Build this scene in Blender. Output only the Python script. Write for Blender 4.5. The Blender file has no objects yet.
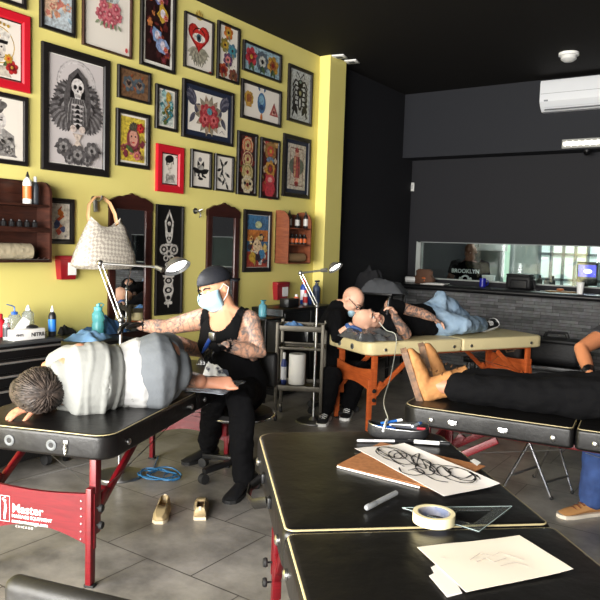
import bpy, bmesh, math, random
from mathutils import Vector, Matrix, Euler, Quaternion, noise
random.seed(7)
SC = bpy.context.scene
COL = SC.collection
R = math.radians
V3 = Vector

# ---------------------------------------------------------------- camera
H = 1.6
YAW, PITCH, ROLL, FPX = R(34.483), R(-4.523), R(1.857), 686.0
_f = V3((-math.sin(YAW)*math.cos(PITCH), math.cos(YAW)*math.cos(PITCH), math.sin(PITCH)))
_r = V3((math.cos(YAW), math.sin(YAW), 0)); _u = _r.cross(_f)
CR = math.cos(ROLL)*_r + math.sin(ROLL)*_u
CU = -math.sin(ROLL)*_r + math.cos(ROLL)*_u
CAM = V3((0, 0, H))
def ray(x, y): return CR*((x-300)/FPX) - CU*((y-300)/FPX) + _f
def atz(x, y, z): d = ray(x, y); return CAM + d*((z-H)/d.z)
def atx(x, y, X): d = ray(x, y); return CAM + d*(X/d.x)
def aty(x, y, Y): d = ray(x, y); return CAM + d*(Y/d.y)
def atd(x, y, dep): return CAM + ray(x, y)*dep
cd = bpy.data.cameras.new('camera'); cam = bpy.data.objects.new('camera', cd); COL.objects.link(cam)
cd.sensor_width = 36; cd.lens = FPX/600*36; cd.clip_start = .05; cd.clip_end = 200
m = Matrix.Identity(4)
for i, a in enumerate((CR, CU, -_f)): m.col[i][:3] = a
m.col[3][:3] = CAM
cam.matrix_world = m
SC.camera = cam

# ---------------------------------------------------------------- materials
def lin(c):
    return tuple(((v/255)/12.92 if v/255 <= .04045 else ((v/255+.055)/1.055)**2.4) for v in c)
MATS = {}
def mat(name, rgb, rough=.5, metal=0, spec=.5, bump=None, var=None, trans=0, ior=1.45, emit=None, coat=0, alpha=1, sheen=0):
    """bump=(scale, strength, kind)  var=(scale, rgb2, lo, hi)"""
    if name in MATS: return MATS[name]
    m = bpy.data.materials.new(name); m.use_nodes = True
    nt = m.node_tree; b = nt.nodes['Principled BSDF']
    c = (*lin(rgb), 1)
    b.inputs['Base Color'].default_value = c
    b.inputs['Roughness'].default_value = rough
    b.inputs['Metallic'].default_value = metal
    b.inputs['Specular IOR Level'].default_value = spec
    b.inputs['IOR'].default_value = ior
    b.inputs['Transmission Weight'].default_value = trans
    b.inputs['Coat Weight'].default_value = coat
    b.inputs['Sheen Weight'].default_value = sheen
    b.inputs['Alpha'].default_value = alpha
    m.diffuse_color = c
    if emit:
        b.inputs['Emission Color'].default_value = (*lin(emit[0]), 1); b.inputs['Emission Strength'].default_value = emit[1]
    tc = None
    if bump or var: tc = nt.nodes.new('ShaderNodeTexCoord')
    if var:
        n = nt.nodes.new('ShaderNodeTexNoise'); n.inputs['Scale'].default_value = var[0]; n.inputs['Detail'].default_value = 5
        nt.links.new(tc.outputs['Object'], n.inputs['Vector'])
        r = nt.nodes.new('ShaderNodeValToRGB')
        r.color_ramp.elements[0].position = var[2]; r.color_ramp.elements[1].position = var[3]
        r.color_ramp.elements[0].color = c; r.color_ramp.elements[1].color = (*lin(var[1]), 1)
        nt.links.new(n.outputs['Fac'], r.inputs['Fac']); nt.links.new(r.outputs['Color'], b.inputs['Base Color'])
    if bump:
        k = bump[2] if len(bump) > 2 else 'noise'
        if k == 'voronoi': n = nt.nodes.new('ShaderNodeTexVoronoi')
        elif k == 'wave': n = nt.nodes.new('ShaderNodeTexWave'); n.inputs['Distortion'].default_value = 6; n.inputs['Detail'].default_value = 2
        else: n = nt.nodes.new('ShaderNodeTexNoise'); n.inputs['Detail'].default_value = 4
        n.inputs['Scale'].default_value = bump[0]
        nt.links.new(tc.outputs['Object'], n.inputs['Vector'])
        bp = nt.nodes.new('ShaderNodeBump'); bp.inputs['Strength'].default_value = bump[1]; bp.inputs['Distance'].default_value = .02
        nt.links.new(n.outputs[0], bp.inputs['Height']); nt.links.new(bp.outputs['Normal'], b.inputs['Normal'])
    MATS[name] = m
    return m
def wood(name, a, b_, rough=.45, scale=6, axis=(1, 1, 8)):
    if name in MATS: return MATS[name]
    m = mat(name, a, rough)
    nt = m.node_tree; b = nt.nodes['Principled BSDF']
    tc = nt.nodes.new('ShaderNodeTexCoord'); mp = nt.nodes.new('ShaderNodeMapping'); mp.inputs['Scale'].default_value = axis
    n = nt.nodes.new('ShaderNodeTexNoise'); n.inputs['Scale'].default_value = scale; n.inputs['Detail'].default_value = 6; n.inputs['Distortion'].default_value = 1.5
    r = nt.nodes.new('ShaderNodeValToRGB'); r.color_ramp.elements[0].position = .35; r.color_ramp.elements[1].position = .7
    r.color_ramp.elements[0].color = (*lin(a), 1); r.color_ramp.elements[1].color = (*lin(b_), 1)
    nt.links.new(tc.outputs['Object'], mp.inputs['Vector']); nt.links.new(mp.outputs['Vector'], n.inputs['Vector'])
    nt.links.new(n.outputs['Fac'], r.inputs['Fac']); nt.links.new(r.outputs['Color'], b.inputs['Base Color'])
    return m
def tattoo(name, skin, ink, lo=.47, hi=.53, scale=14):
    if name in MATS: return MATS[name]
    m = mat(name, skin, .5)
    nt = m.node_tree; b = nt.nodes['Principled BSDF']
    tc = nt.nodes.new('ShaderNodeTexCoord')
    n = nt.nodes.new('ShaderNodeTexNoise'); n.inputs['Scale'].default_value = scale; n.inputs['Detail'].default_value = 3; n.inputs['Distortion'].default_value = 2.5
    r = nt.nodes.new('ShaderNodeValToRGB'); r.color_ramp.elements[0].position = lo; r.color_ramp.elements[1].position = hi
    r.color_ramp.elements[0].color = (*lin(skin), 1); r.color_ramp.elements[1].color = (*lin(ink), 1)
    n2 = nt.nodes.new('ShaderNodeTexWave'); n2.inputs['Scale'].default_value = scale*.8; n2.inputs['Distortion'].default_value = 9; n2.inputs['Detail'].default_value = 3
    r2 = nt.nodes.new('ShaderNodeValToRGB'); r2.color_ramp.elements[0].position = .78; r2.color_ramp.elements[1].position = .9
    r2.color_ramp.elements[0].color = (0, 0, 0, 1); r2.color_ramp.elements[1].color = (.34, .34, .34, 1)
    mx = nt.nodes.new('ShaderNodeMixRGB'); mx.inputs[2].default_value = (*lin((52, 54, 58)), 1)
    for q in (n, n2): nt.links.new(tc.outputs['Object'], q.inputs['Vector'])
    nt.links.new(n.outputs['Fac'], r.inputs['Fac']); nt.links.new(n2.outputs['Fac'], r2.inputs['Fac'])
    nt.links.new(r2.outputs['Color'], mx.inputs[0]); nt.links.new(r.outputs['Color'], mx.inputs[1])
    nt.links.new(mx.outputs[0], b.inputs['Base Color'])
    return m

# ---------------------------------------------------------------- mesh builder
class MB:
    def __init__(s, mats=None):
        s.v, s.f, s.mi, s.mats = [], [], [], []
        s.X = Matrix.Identity(4)
    def _m(s, m):
        if m not in s.mats: s.mats.append(m)
        return s.mats.index(m)
    def add(s, vs, fs, m, X=None):
        o = len(s.v); T = s.X if X is None else s.X @ X
        s.v += [T @ V3(p) for p in vs]; k = s._m(m)
        for f in fs: s.f.append([i+o for i in f]); s.mi.append(k)
        return s
    def addbm(s, bm, m, X=None):
        bm.verts.index_update()
        s.add([v.co.copy() for v in bm.verts], [[v.index for v in f.verts] for f in bm.faces], m, X); bm.free(); return s
    def box(s, c, size, m, bev=0, X=None, seg=2):
        bm = bmesh.new(); bmesh.ops.create_cube(bm, size=1)
        for v in bm.verts: v.co = V3((v.co.x*size[0], v.co.y*size[1], v.co.z*size[2]))
        if bev > 0: bmesh.ops.bevel(bm, geom=bm.edges[:], offset=min(bev, .49*min(size)), segments=seg, affect='EDGES', profile=.5)
        for v in bm.verts: v.co += V3(c)
        return s.addbm(bm, m, X)
    def bar(s, a, b, w, h, m, up=(0, 0, 1), bev=.003):
        """box running from a to b, w wide, h tall"""
        a, b = V3(a), V3(b); d = b-a; L = d.length; d.normalize(); up = V3(up)
        if abs(d.dot(up.normalized())) > .98: up = V3((1, 0, 0)) if abs(d.x) < .9 else V3((0, 1, 0))
        sd = d.cross(up).normalized(); u = sd.cross(d)
        X = Matrix.Identity(4)
        for i, q in enumerate((d, sd, u)): X.col[i][:3] = q
        X.col[3][:3] = (a+b)/2
        return s.box((0, 0, 0), (L, w, h), m, bev, X)
    def tube(s, pts, r, m, seg=8, cap=True, round_=False, side=None, closed=False):
        """sweep; r is number / list / list of (a,b); rounded ends when round_"""
        pts = [V3(p) for p in pts]; n = len(pts)
        rr = list(r) if isinstance(r, (list, tuple)) and len(r) == n else [r]*n
        rr = [(q, q) if not isinstance(q, (tuple, list)) else tuple(q) for q in rr]
        tg = []
        for i in range(n):
            a = pts[i-1] if (i > 0 or closed) else pts[i]; b = pts[(i+1) % n] if (i < n-1 or closed) else pts[i]
            t = (b-a); tg.append(t.normalized() if t.length > 1e-9 else V3((0, 0, 1)))
        if round_:
            np_, nr, nt_ = [], [], []
            for k in (1, .85, .5): # start cap
                q = math.sqrt(max(0, 1-k*k)); np_.append(pts[0]-tg[0]*min(rr[0])*k); nr.append((max(rr[0][0]*q, 1e-4), max(rr[0][1]*q, 1e-4))); nt_.append(tg[0])
            np_ += pts; nr += rr; nt_ += tg
            for k in (.5, .85, 1):
                q = math.sqrt(max(0, 1-k*k)); np_.append(pts[-1]+tg[-1]*min(rr[-1])*k); nr.append((max(rr[-1][0]*q, 1e-4), max(rr[-1][1]*q, 1e-4))); nt_.append(tg[-1])
            pts, rr, tg = np_, nr, nt_; n = len(pts)
        t0 = tg[0]
        if side is None:
            side = t0.orthogonal()
        side = V3(side); vs = []; fs = []
        nrm = (side - t0*side.dot(t0)).normalized()
        prev = t0
        for i in range(n):
            t = tg[i]
            if i: nrm = (prev.rotation_difference(t) @ nrm); nrm = (nrm - t*nrm.dot(t)).normalized(); prev = t
            bi = t.cross(nrm)
            for k in range(seg):
                a = 2*math.pi*k/seg
                vs.append(pts[i] + nrm*math.cos(a)*rr[i][0] + bi*math.sin(a)*rr[i][1])
        for i in range(n if closed else n-1):
            j = (i+1) % n
            for k in range(seg):
                fs.append([i*seg+k, i*seg+(k+1) % seg, j*seg+(k+1) % seg, j*seg+k])
        if cap and not closed:
            fs.append(list(range(seg))[::-1]); fs.append([(n-1)*seg+k for k in range(seg)])
        return s.add(vs, fs, m)
    def lathe(s, prof, m, c=(0, 0, 0), seg=16, X=None, cap=True, sx=1, sy=1):
        vs, fs = [], []; n = len(prof); c = V3(c)
        for r, z in prof:
            for k in range(seg):
                a = 2*math.pi*k/seg; vs.append(c+V3((r*math.cos(a)*sx, r*math.sin(a)*sy, z)))
        for i in range(n-1):
            for k in range(seg): fs.append([i*seg+k, i*seg+(k+1) % seg, (i+1)*seg+(k+1) % seg, (i+1)*seg+k])
        if cap: fs.append(list(range(seg))[::-1]); fs.append([(n-1)*seg+k for k in range(seg)])
        return s.add(vs, fs, m, X)
    def prism(s, poly, z0, z1, m, X=None):
        n = len(poly)
        vs = [(x, y, z0) for x, y in poly]+[(x, y, z1) for x, y in poly]
        fs = [list(range(n))[::-1], list(range(n, 2*n))]+[[i, (i+1) % n, n+(i+1) % n, n+i] for i in range(n)]
        return s.add(vs, fs, m, X)
    def ell(s, c, rad, m, rot=None, seg=16, rings=10):
        bm = bmesh.new(); bmesh.ops.create_uvsphere(bm, u_segments=seg, v_segments=rings, radius=1)
        X = Matrix.Translation(V3(c)) @ (rot.to_4x4() if rot is not None else Matrix.Identity(4)) @ Matrix.Diagonal((*(rad if isinstance(rad, (tuple, list)) else (rad,)*3), 1))
        return s.addbm(bm, m, X)
    def mesh(s, name, smooth=True, angle=38):
        me = bpy.data.meshes.new(name); me.from_pydata([tuple(p) for p in s.v], [], s.f)
        for q in s.mats: me.materials.append(q)
        me.polygons.foreach_set('material_index', s.mi)
        bm = bmesh.new(); bm.from_mesh(me); bmesh.ops.recalc_face_normals(bm, faces=bm.faces); bm.to_mesh(me); bm.free()
        if smooth:
            me.shade_smooth(); me.set_sharp_from_angle(angle=R(angle))
        me.update(); return me

# ---------------------------------------------------------------- scene tree
ROOTM = {}
def tag(o, label=None, cat=None, group=None, kind=None):
    for k, v in (('label', label), ('category', cat), ('group', group), ('kind', kind)):
        if v: o[k] = v
    return o
def thing(name, label, cat, loc=(0, 0, 0), rz=0, group=None):
    o = bpy.data.objects.new(name, None); COL.objects.link(o); o.empty_display_size = .05
    o.location = loc; o.rotation_euler = (0, 0, rz)
    ROOTM[o.name] = Matrix.Translation(V3(loc)) @ Matrix.Rotation(rz, 4, 'Z')
    return tag(o, label, cat, group)
def rootm(o):
    while o.parent: o = o.parent
    return ROOTM.get(o.name, Matrix.Identity(4))
def part(name, mb, parent, label=None, world=False, smooth=True, angle=38, kind=None):
    me = mb.mesh(name, smooth, angle) if isinstance(mb, MB) else mb
    if world: me.transform(rootm(parent).inverted())
    o = bpy.data.objects.new(name, me); COL.objects.link(o); o.parent = parent
    return tag(o, label, kind=kind)
def single(name, mb, label, cat, loc=(0, 0, 0), rz=0, group=None, kind=None, smooth=True, angle=38):
    me = mb.mesh(name, smooth, angle) if isinstance(mb, MB) else mb
    o = bpy.data.objects.new(name, me); COL.objects.link(o); o.location = loc; o.rotation_euler = (0, 0, rz)
    ROOTM[o.name] = Matrix.Translation(V3(loc)) @ Matrix.Rotation(rz, 4, 'Z')
    return tag(o, label, cat, group, kind)
def struct(name, mb, parent=None, smooth=False):
    me = mb.mesh(name, smooth)
    o = bpy.data.objects.new(name, me); COL.objects.link(o)
    if parent: o.parent = parent
    else: o['kind'] = 'structure'
    return o
def copy_tree(o, parent=None):
    c = o.copy(); COL.objects.link(c)
    if parent: c.parent = parent
    for ch in [q for q in bpy.data.objects if q.parent == o]: copy_tree(ch, c)
    return c
def text_mesh(txt, size, X, m, ext=.0006, align='LEFT', bold=0, space=1.0):
    cu = bpy.data.curves.new('t', 'FONT'); cu.body = txt; cu.size = size; cu.extrude = ext; cu.align_x = align; cu.offset = bold; cu.space_character = space
    cu.resolution_u = 3
    ob = bpy.data.objects.new('t', cu); COL.objects.link(ob)
    dg = bpy.context.evaluated_depsgraph_get()
    me = bpy.data.meshes.new_from_object(ob.evaluated_get(dg))
    vs = [v.co.copy() for v in me.vertices]; fs = [list(p.vertices) for p in me.polygons]
    bpy.data.objects.remove(ob); bpy.data.curves.remove(cu); bpy.data.meshes.remove(me)
    return MB().add(vs, fs, m, X)
def frame_X(o, x, y):
    """matrix with columns x,y,x*y at origin o"""
    x = V3(x).normalized(); y = V3(y); y = (y-x*y.dot(x)).normalized(); z = x.cross(y)
    X = Matrix.Identity(4)
    for i, a in enumerate((x, y, z)): X.col[i][:3] = a
    X.col[3][:3] = V3(o); return X
def merge(a, b):
    o = len(a.v); a.v += b.v
    for f, k in zip(b.f, b.mi): a.f.append([i+o for i in f]); a.mi.append(a._m(b.mats[k]))
    return a
def rrect(x0, y0, x1, y1, r, n=6):
    out = []
    for cx, cy, a0 in ((x1-r, y1-r, 0), (x0+r, y1-r, 90), (x0+r, y0+r, 180), (x1-r, y0+r, 270)):
        for k in range(n+1):
            a = R(a0+90*k/n); out.append((cx+r*math.cos(a), cy+r*math.sin(a)))
    return out

# ---------------------------------------------------------------- the room
XW, YB, YS, ZC = -4.63, 9.64, 9.30, 3.86     # left wall, back wall, soffit front, ceiling
XR, YF = 3.2, -2.6
YEL = mat('yellow_wall_paint', (230, 217, 132), .55, var=(1.2, (223, 209, 122), .3, .7), bump=(60, .03))
DARK = mat('charcoal_wall_paint', (37, 37, 40), .7, spec=.15, bump=(60, .03))
BLK = mat('black_ceiling_paint', (24, 22, 21), .8, spec=.2)
def floor_mat():
    m = mat('grey_floor_tiles', (128, 121, 112), .32)
    nt = m.node_tree; b = nt.nodes['Principled BSDF']; L = nt.links.new
    tc = nt.nodes.new('ShaderNodeTexCoord')
    mp = nt.nodes.new('ShaderNodeMapping'); mp.inputs['Location'].default_value = (.1, .05, 0)
    L(tc.outputs['Object'], mp.inputs['Vector'])
    br = nt.nodes.new('ShaderNodeTexBrick'); br.offset = 0.5; br.squash = 1
    br.inputs['Scale'].default_value = 1; br.inputs['Brick Width'].default_value = .6; br.inputs['Row Height'].default_value = .6
    br.inputs['Mortar Size'].default_value = .0035; br.inputs['Mortar Smooth'].default_value = .1
    L(mp.outputs['Vector'], br.inputs['Vector'])
    n = nt.nodes.new('ShaderNodeTexNoise'); n.inputs['Scale'].default_value = 2.6; n.inputs['Detail'].default_value = 8; n.inputs['Roughness'].default_value = .65
    L(tc.outputs['Object'], n.inputs['Vector'])
    r = nt.nodes.new('ShaderNodeValToRGB'); r.color_ramp.elements[0].position = .34; r.color_ramp.elements[1].position = .68
    r.color_ramp.elements[0].color = (*lin((98, 95, 91)), 1); r.color_ramp.elements[1].color = (*lin((160, 155, 148)), 1)
    L(n.outputs['Fac'], r.inputs['Fac'])
    L(r.outputs['Color'], br.inputs['Color1'])
    hs = nt.nodes.new('ShaderNodeHueSaturation'); hs.inputs['Value'].default_value = .88; L(r.outputs['Color'], hs.inputs['Color']); L(hs.outputs['Color'], br.inputs['Color2'])
    br.inputs['Mortar'].default_value = (*lin((62, 58, 54)), 1)
    L(br.outputs['Color'], b.inputs['Base Color'])
    bp = nt.nodes.new('ShaderNodeBump'); bp.inputs['Strength'].default_value = .25; bp.inputs['Distance'].default_value = .004; bp.invert = True
    L(br.outputs['Fac'], bp.inputs['Height']); L(bp.outputs['Normal'], b.inputs['Normal'])
    return m
def brick_mat():
    m = mat('ledge_stone', (70, 72, 78), .7)
    nt = m.node_tree; b = nt.nodes['Principled BSDF']; L = nt.links.new
    tc = nt.nodes.new('ShaderNodeTexCoord'); mp = nt.nodes.new('ShaderNodeMapping'); mp.inputs['Rotation'].default_value = (R(-90), 0, 0)
    L(tc.outputs['Object'], mp.inputs['Vector'])
    br = nt.nodes.new('ShaderNodeTexBrick'); br.offset = .37; br.offset_frequency = 2; br.squash = 1.6; br.squash_frequency = 3
    br.inputs['Scale'].default_value = 1; br.inputs['Brick Width'].default_value = .24; br.inputs['Row Height'].default_value = .042
    br.inputs['Mortar Size'].default_value = .002; br.inputs['Bias'].default_value = -.1
    br.inputs['Color1'].default_value = (*lin((100, 102, 108)), 1); br.inputs['Color2'].default_value = (*lin((58, 60, 65)), 1); br.inputs['Mortar'].default_value = (*lin((22, 22, 24)), 1)
    L(mp.outputs['Vector'], br.inputs['Vector'])
    n = nt.nodes.new('ShaderNodeTexNoise'); n.inputs['Scale'].default_value = 14; n.inputs['Detail'].default_value = 6
    L(tc.outputs['Object'], n.inputs['Vector'])
    mx = nt.nodes.new('ShaderNodeMixRGB'); mx.blend_type = 'OVERLAY'; mx.inputs[0].default_value = .7
    L(br.outputs['Color'], mx.inputs[1]); L(n.outputs['Color'], mx.inputs[2])
    hs = nt.nodes.new('ShaderNodeHueSaturation'); hs.inputs['Saturation'].default_value = .25; L(mx.outputs[0], hs.inputs['Color'])
    L(hs.outputs['Color'], b.inputs['Base Color'])
    bp = nt.nodes.new('ShaderNodeBump'); bp.inputs['Strength'].default_value = .8; bp.inputs['Distance'].default_value = .02
    L(hs.outputs['Color'], bp.inputs['Height']); L(bp.outputs['Normal'], b.inputs['Normal'])
    return m
struct('floor', MB().box(((XW+XR)/2, 5, -.05), (XR-XW+.4, 15.8, .1), floor_mat()))
struct('ceiling', MB().box(((XW+XR)/2, (YF+YB)/2, ZC+.05), (XR-XW+.4, YB-YF+.3, .1), BLK))
PIL0, PIL1 = 7.0, 7.36
struct('wall_left', MB().box((XW-.075, (YF+PIL1-.1)/2, ZC/2), (.15, PIL1-.1-YF, ZC), YEL))
struct('wall_left_rear', MB().box((XW-.075, (PIL1-.1+12.7)/2, ZC/2), (.15, 12.7-PIL1+.1, ZC), DARK))
struct('trim_pillar', MB().box((XW+.075, (PIL0+PIL1)/2, ZC/2), (.15, PIL1-PIL0, ZC), YEL))
struct('wall_right', MB().box((XR+.075, (YF+12.7)/2, ZC/2), (.15, 12.7-YF, ZC), DARK))
# back wall with the long window over the bar
WZ0, WZ1, WX0, WX1 = 1.165, 1.722, -4.47, 1.6
mb = MB()
mb.box(((XW+XR)/2, YB+.06, WZ0/2), (XR-XW, .12, WZ0), DARK)
mb.box(((XW+XR)/2, YB+.06, (WZ1+ZC)/2), (XR-XW, .12, ZC-WZ1), DARK)
mb.box(((XW+WX0)/2, YB+.06, (WZ0+WZ1)/2), (WX0-XW, .12, WZ1-WZ0), DARK)
mb.box(((WX1+XR)/2, YB+.06, (WZ0+WZ1)/2), (XR-WX1, .12, WZ1-WZ0), DARK)
struct('wall_back', mb)
struct('trim_soffit', MB().box(((XW+XR)/2, (YS+YB)/2, (2.94+ZC)/2), (XR-XW, YB-YS, ZC-2.94), mat('charcoal_soffit_paint', (40, 41, 45), .7, spec=.15)))
# shop front behind the camera: a big opening to the street
mb = MB()
mb.box(((XW+XR)/2, YF-.075, .15), (XR-XW, .15, .3), DARK)
mb.box(((XW+XR)/2, YF-.075, (3.2+ZC)/2), (XR-XW, .15, ZC-3.2), DARK)
for x in (XW+.1, -1.9, .7, XR-.1): mb.box((x, YF-.075, 1.75), (.12, .15, 2.9), DARK)
struct('wall_front', mb)
# window over the bar: frame, glass
WHT = mat('white_paint', (225, 226, 222), .45)
GLASS = mat('clear_glass', (235, 242, 240), .02, trans=1, ior=1.45)
mb = MB()
FRG = mat('pale_grey_frame', (150, 154, 150), .5)
mb.box((WX0+.012, YB+.03, (WZ0+WZ1)/2), (.07, .10, WZ1-WZ0), FRG)
mb.box(((WX0+WX1)/2, YB+.03, WZ0+.008), (WX1-WX0, .10, .016), FRG)
mb.box(((WX0+WX1)/2, YB+.03, WZ1-.006), (WX1-WX0, .10, .012), mat('grey_paint', (120, 124, 124), .5))
w = struct('window_1', mb)
struct('window_glass', MB().box(((WX0+WX1)/2, YB+.05, (WZ0+WZ1)/2), (WX1-WX0-.08, .006, WZ1-WZ0-.03), GLASS), w)
# room behind it
mb = MB()
BKR = mat('backroom_paint', (150, 158, 152), .6)
mb.box(((XW+XR)/2, 12.7, ZC/2), (XR-XW, .1, ZC), BKR)
struct('wall_rear', mb)
struct('ceiling_rear', MB().box(((XW+XR)/2, 11.2, 2.75), (XR-XW, 2.9, .1), WHT))

# ---------------------------------------------------------------- light
SC.view_settings.view_transform = 'Standard'; SC.view_settings.look = 'None'; SC.view_settings.gamma = 1
SC.view_settings.exposure = 0.0
SC.view_settings.use_curve_mapping = False
wd = bpy.data.worlds.new('sky'); SC.world = wd; wd.use_nodes = True
wd.node_tree.nodes['Background'].inputs['Color'].default_value = (.82, .9, 1, 1); wd.node_tree.nodes['Background'].inputs['Strength'].default_value = 1.2
def area(name, loc, rot, sx, sy, e, col=(1, 1, 1)):
    l = bpy.data.lights.new(name, 'AREA'); l.shape = 'RECTANGLE'; l.size = sx; l.size_y = sy; l.energy = e; l.color = col
    o = bpy.data.objects.new(name, l); COL.objects.link(o); o.location = loc; o.rotation_euler = rot; return o
area('shopfront_daylight', (-1.5, YF-.2, 1.75), (R(90), 0, 0), 5.8, 2.8, 1750, (1, .97, .92))
area('backroom_fill', (-2.6, 11.4, 2.65), (0, 0, 0), 1.6, .6, 80, (.92, 1, .96))  # added fill without a fixture, brightens the room behind the window
# ---------------------------------------------------------------- massage tables
BVINYL = mat('black_vinyl', (17, 16, 16), .36, spec=.45, bump=(9, .25))
CREAM = mat('cream_vinyl', (222, 206, 158), .42, bump=(9, .2))
PIPE_W = mat('cream_piping', (176, 162, 122), .5)
CHERRY = wood('cherry_red_wood', (92, 8, 17), (108, 12, 22), .35, 5)
ORANGEW = wood('orange_stained_wood', (172, 78, 36), (196, 98, 48), .4, 5)
STEEL = mat('steel', (200, 200, 200), .28, 1)
CHROME = mat('chrome', (225, 225, 228), .12, 1)
DSTEEL = mat('dull_steel', (150, 150, 150), .4, 1)
BPLAST = mat('black_plastic', (20, 20, 21), .4)
WPLAST = mat('white_plastic', (235, 235, 232), .4)
GREYP = mat('grey_plastic', (95, 98, 100), .5)
RUB = mat('rubber', (24, 24, 25), .7)
def slab(mb, outline_fn, z0, z1, m, er=.03, n=5, bulge=.0):
    """padded slab; outline_fn(inset) -> polygon"""
    rings = []
    for k in range(n+1):
        a = R(90*k/n); rings.append((er*(1-math.sin(a)), z0+er*(1-math.cos(a))*.8))
    for k in range(n+1):
        a = R(90*k/n); rings.append((er*(1-math.cos(a)), z1-er*(1-math.sin(a))))
    polys = [outline_fn(i) for i, z in rings]; N = len(polys[0]); vs = []; fs = []
    for (i, z), p in zip(rings, polys): vs += [(x, y, z) for x, y in p]
    for a in range(len(rings)-1):
        for k in range(N): fs.append([a*N+k, a*N+(k+1) % N, (a+1)*N+(k+1) % N, (a+1)*N+k])
    fs.append(list(range(N))[::-1])
    # crowned top as concentric rings
    cx = sum(x for x, y in polys[-1])/N; cy = sum(y for x, y in polys[-1])/N; base = (len(rings)-1)*N; last = base
    for t in (.85, .6, .3):
        s0 = len(vs); vs += [(cx+(x-cx)*t, cy+(y-cy)*t, z1+bulge*(1-t*t)) for x, y in polys[-1]]
        for k in range(N): fs.append([last+k, last+(k+1) % N, s0+(k+1) % N, s0+k])
        last = s0
    fs.append([last+k for k in range(N)])
    mb.add(vs, fs, m); return mb
def massage_table(label, A, ang, L, W, top, th, vinyl, piping, wd_, board=(0, 1), boardz=.4, zfoot=0, holes=True, screws=False, inx=.13, iny=.085, infar=None, bh=(.11, .03, .10, .055)):
    e = V3((math.cos(ang), math.sin(ang), 0))
    t = thing('massage_table', label, 'massage table', (A.x, A.y, 0), ang)
    z0 = top-th
    for h in (0, 1):
        x0, x1 = (0, L/2-.003) if h == 0 else (L/2+.003, L)
        def fn(i, x0=x0, x1=x1, h=h):
            rA, rB = (.09, .025) if h == 0 else (.025, .09)
            X0, X1, Y0, Y1 = x0+i, x1-i, i, W-i; out = []
            for cx, cy, a0, r in ((X1, Y1, 0, rB), (X0, Y1, 90, rA), (X0, Y0, 180, rA), (X1, Y0, 270, rB)):
                r = max(r-i*.5, .006); sx = -1 if cx == X1 else 1; sy = -1 if cy == Y1 else 1
                for k in range(6):
                    a = R(a0+90*k/5); out.append((cx+sx*r+r*math.cos(a), cy+sy*r+r*math.sin(a)))
            return out
        p = part('padded_top', slab(MB(), fn, z0, top, vinyl, .022, bulge=.006), t)
        if piping:
            pl = fn(.010); q = MB(); q.tube([(x, y, top-.006) for x, y in pl], .0034, piping, 6, closed=True)
            part('piping', q, p, 'cream piping')
    # frame under the pad
    fr = MB(); fz = z0-.012
    for y in (.12, W-.12): fr.bar((.06, y, fz), (L-.06, y, fz), .022, .03, wd_)
    for x in (.12, L/2-.02, L/2+.02, L-.12): fr.bar((x, .12, fz), (x, W-.12, fz), .022, .03, wd_)
    part('underframe', fr, t)
    for k, xe in enumerate((inx, L-(infar or inx))):
        sg = 1 if k == 0 else -1
        for y in (iny, W-iny):
            lg = MB(); lg.bar((xe, y, z0-.01), (xe, y, .24), .034, .05, wd_, bev=.004)
            lp = part('leg', lg, t)
            ex = MB(); ex.bar((xe-sg*.038, y, .47), (xe-sg*.038, y, zfoot+.012), .03, .046, wd_, bev=.006); ex.box((xe-sg*.038, y, zfoot+.006), (.034, .05, .012), RUB, .003)
            part('leg_extension', ex, lp)
            for z in (.29, .37):
                kb = MB(); kb.lathe([(.004, -.02), (.004, 0), (.016, .001), (.019, .008), (.016, .018), (.004, .02)], RUB, seg=10, X=Matrix.Translation((xe-sg*.02, y+(-.034 if y < W/2 else .034), z)) @ Matrix.Rotation(R(90 if y < W/2 else -90), 4, 'X'))
                part('height_knob', kb, lp)
            br = MB(); br.bar((xe+sg*.02, y, .34), (xe+sg*.40, y, z0-.03), .022, .04, wd_, bev=.004)
            br.bar((xe+sg*.015, y+.0, .33), (xe+sg*.09, y, .43), .03, .05, wd_, bev=.004)
            part('diagonal_brace', br, t)
        for y in (.1, W-.1):
            cb = MB(); cb.tube([(xe, y, .42), (L/2-sg*.05, y, z0-.03)], .0022, DSTEEL, 6); part('support_cable', cb, t)
            cb = MB(); cb.tube([(xe+sg*.36, y, z0-.08), (xe+sg*.1, W-y, .36)], .002, DSTEEL, 6); part('support_cable', cb, t)
        if k in board:
            n = 14; bz = boardz
            ym = iny-.02
            top_ = [(ym+(W-2*ym)*i/n, bz+bh[0]-bh[1]*math.sin(math.pi*i/n)) for i in range(n+1)]
            bot = [(ym+(W-2*ym)*i/n, bz-bh[2]+bh[3]*math.sin(math.pi*i/n)) for i in range(n+1)]
            poly = bot+top_[::-1]
            X = frame_X((xe-sg*.03, 0, 0), (0, 1, 0), (0, 0, 1))
            bd = MB().prism(poly, -.008, .008, wd_, X)
            b = part('end_board', bd, t, smooth=True)
            t['board%d' % k] = xe-sg*.038
            if not screws: continue
            for y in (iny+.048, W-iny-.048):
                for i in range(6): part('screw', MB().ell((xe-sg*.04, y, bz-.09+.036*i), .005, STEEL, seg=8, rings=6), b)
    # end fittings
    for k, xe in enumerate((0, L)):
        sg = -1 if k == 0 else 1
        if holes:
            for y in (W/2-.11, W/2+.11):
                g = MB()
                g.lathe([(.008, .0), (.008, -.01), (.026, -.004), (.026, .003), (.02, .006), (.012, .003)], GREYP, seg=16, X=Matrix.Translation((xe+sg*.001, y, z0+th*.45)) @ Matrix.Rotation(R(90*sg), 4, 'Y'))
                g.lathe([(.0125, .002), (.0125, .0045)], BPLAST, seg=12, X=Matrix.Translation((xe+sg*.001, y, z0+th*.45)) @ Matrix.Rotation(R(90*sg), 4, 'Y'))
                part('headrest_socket', g, t)
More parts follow.
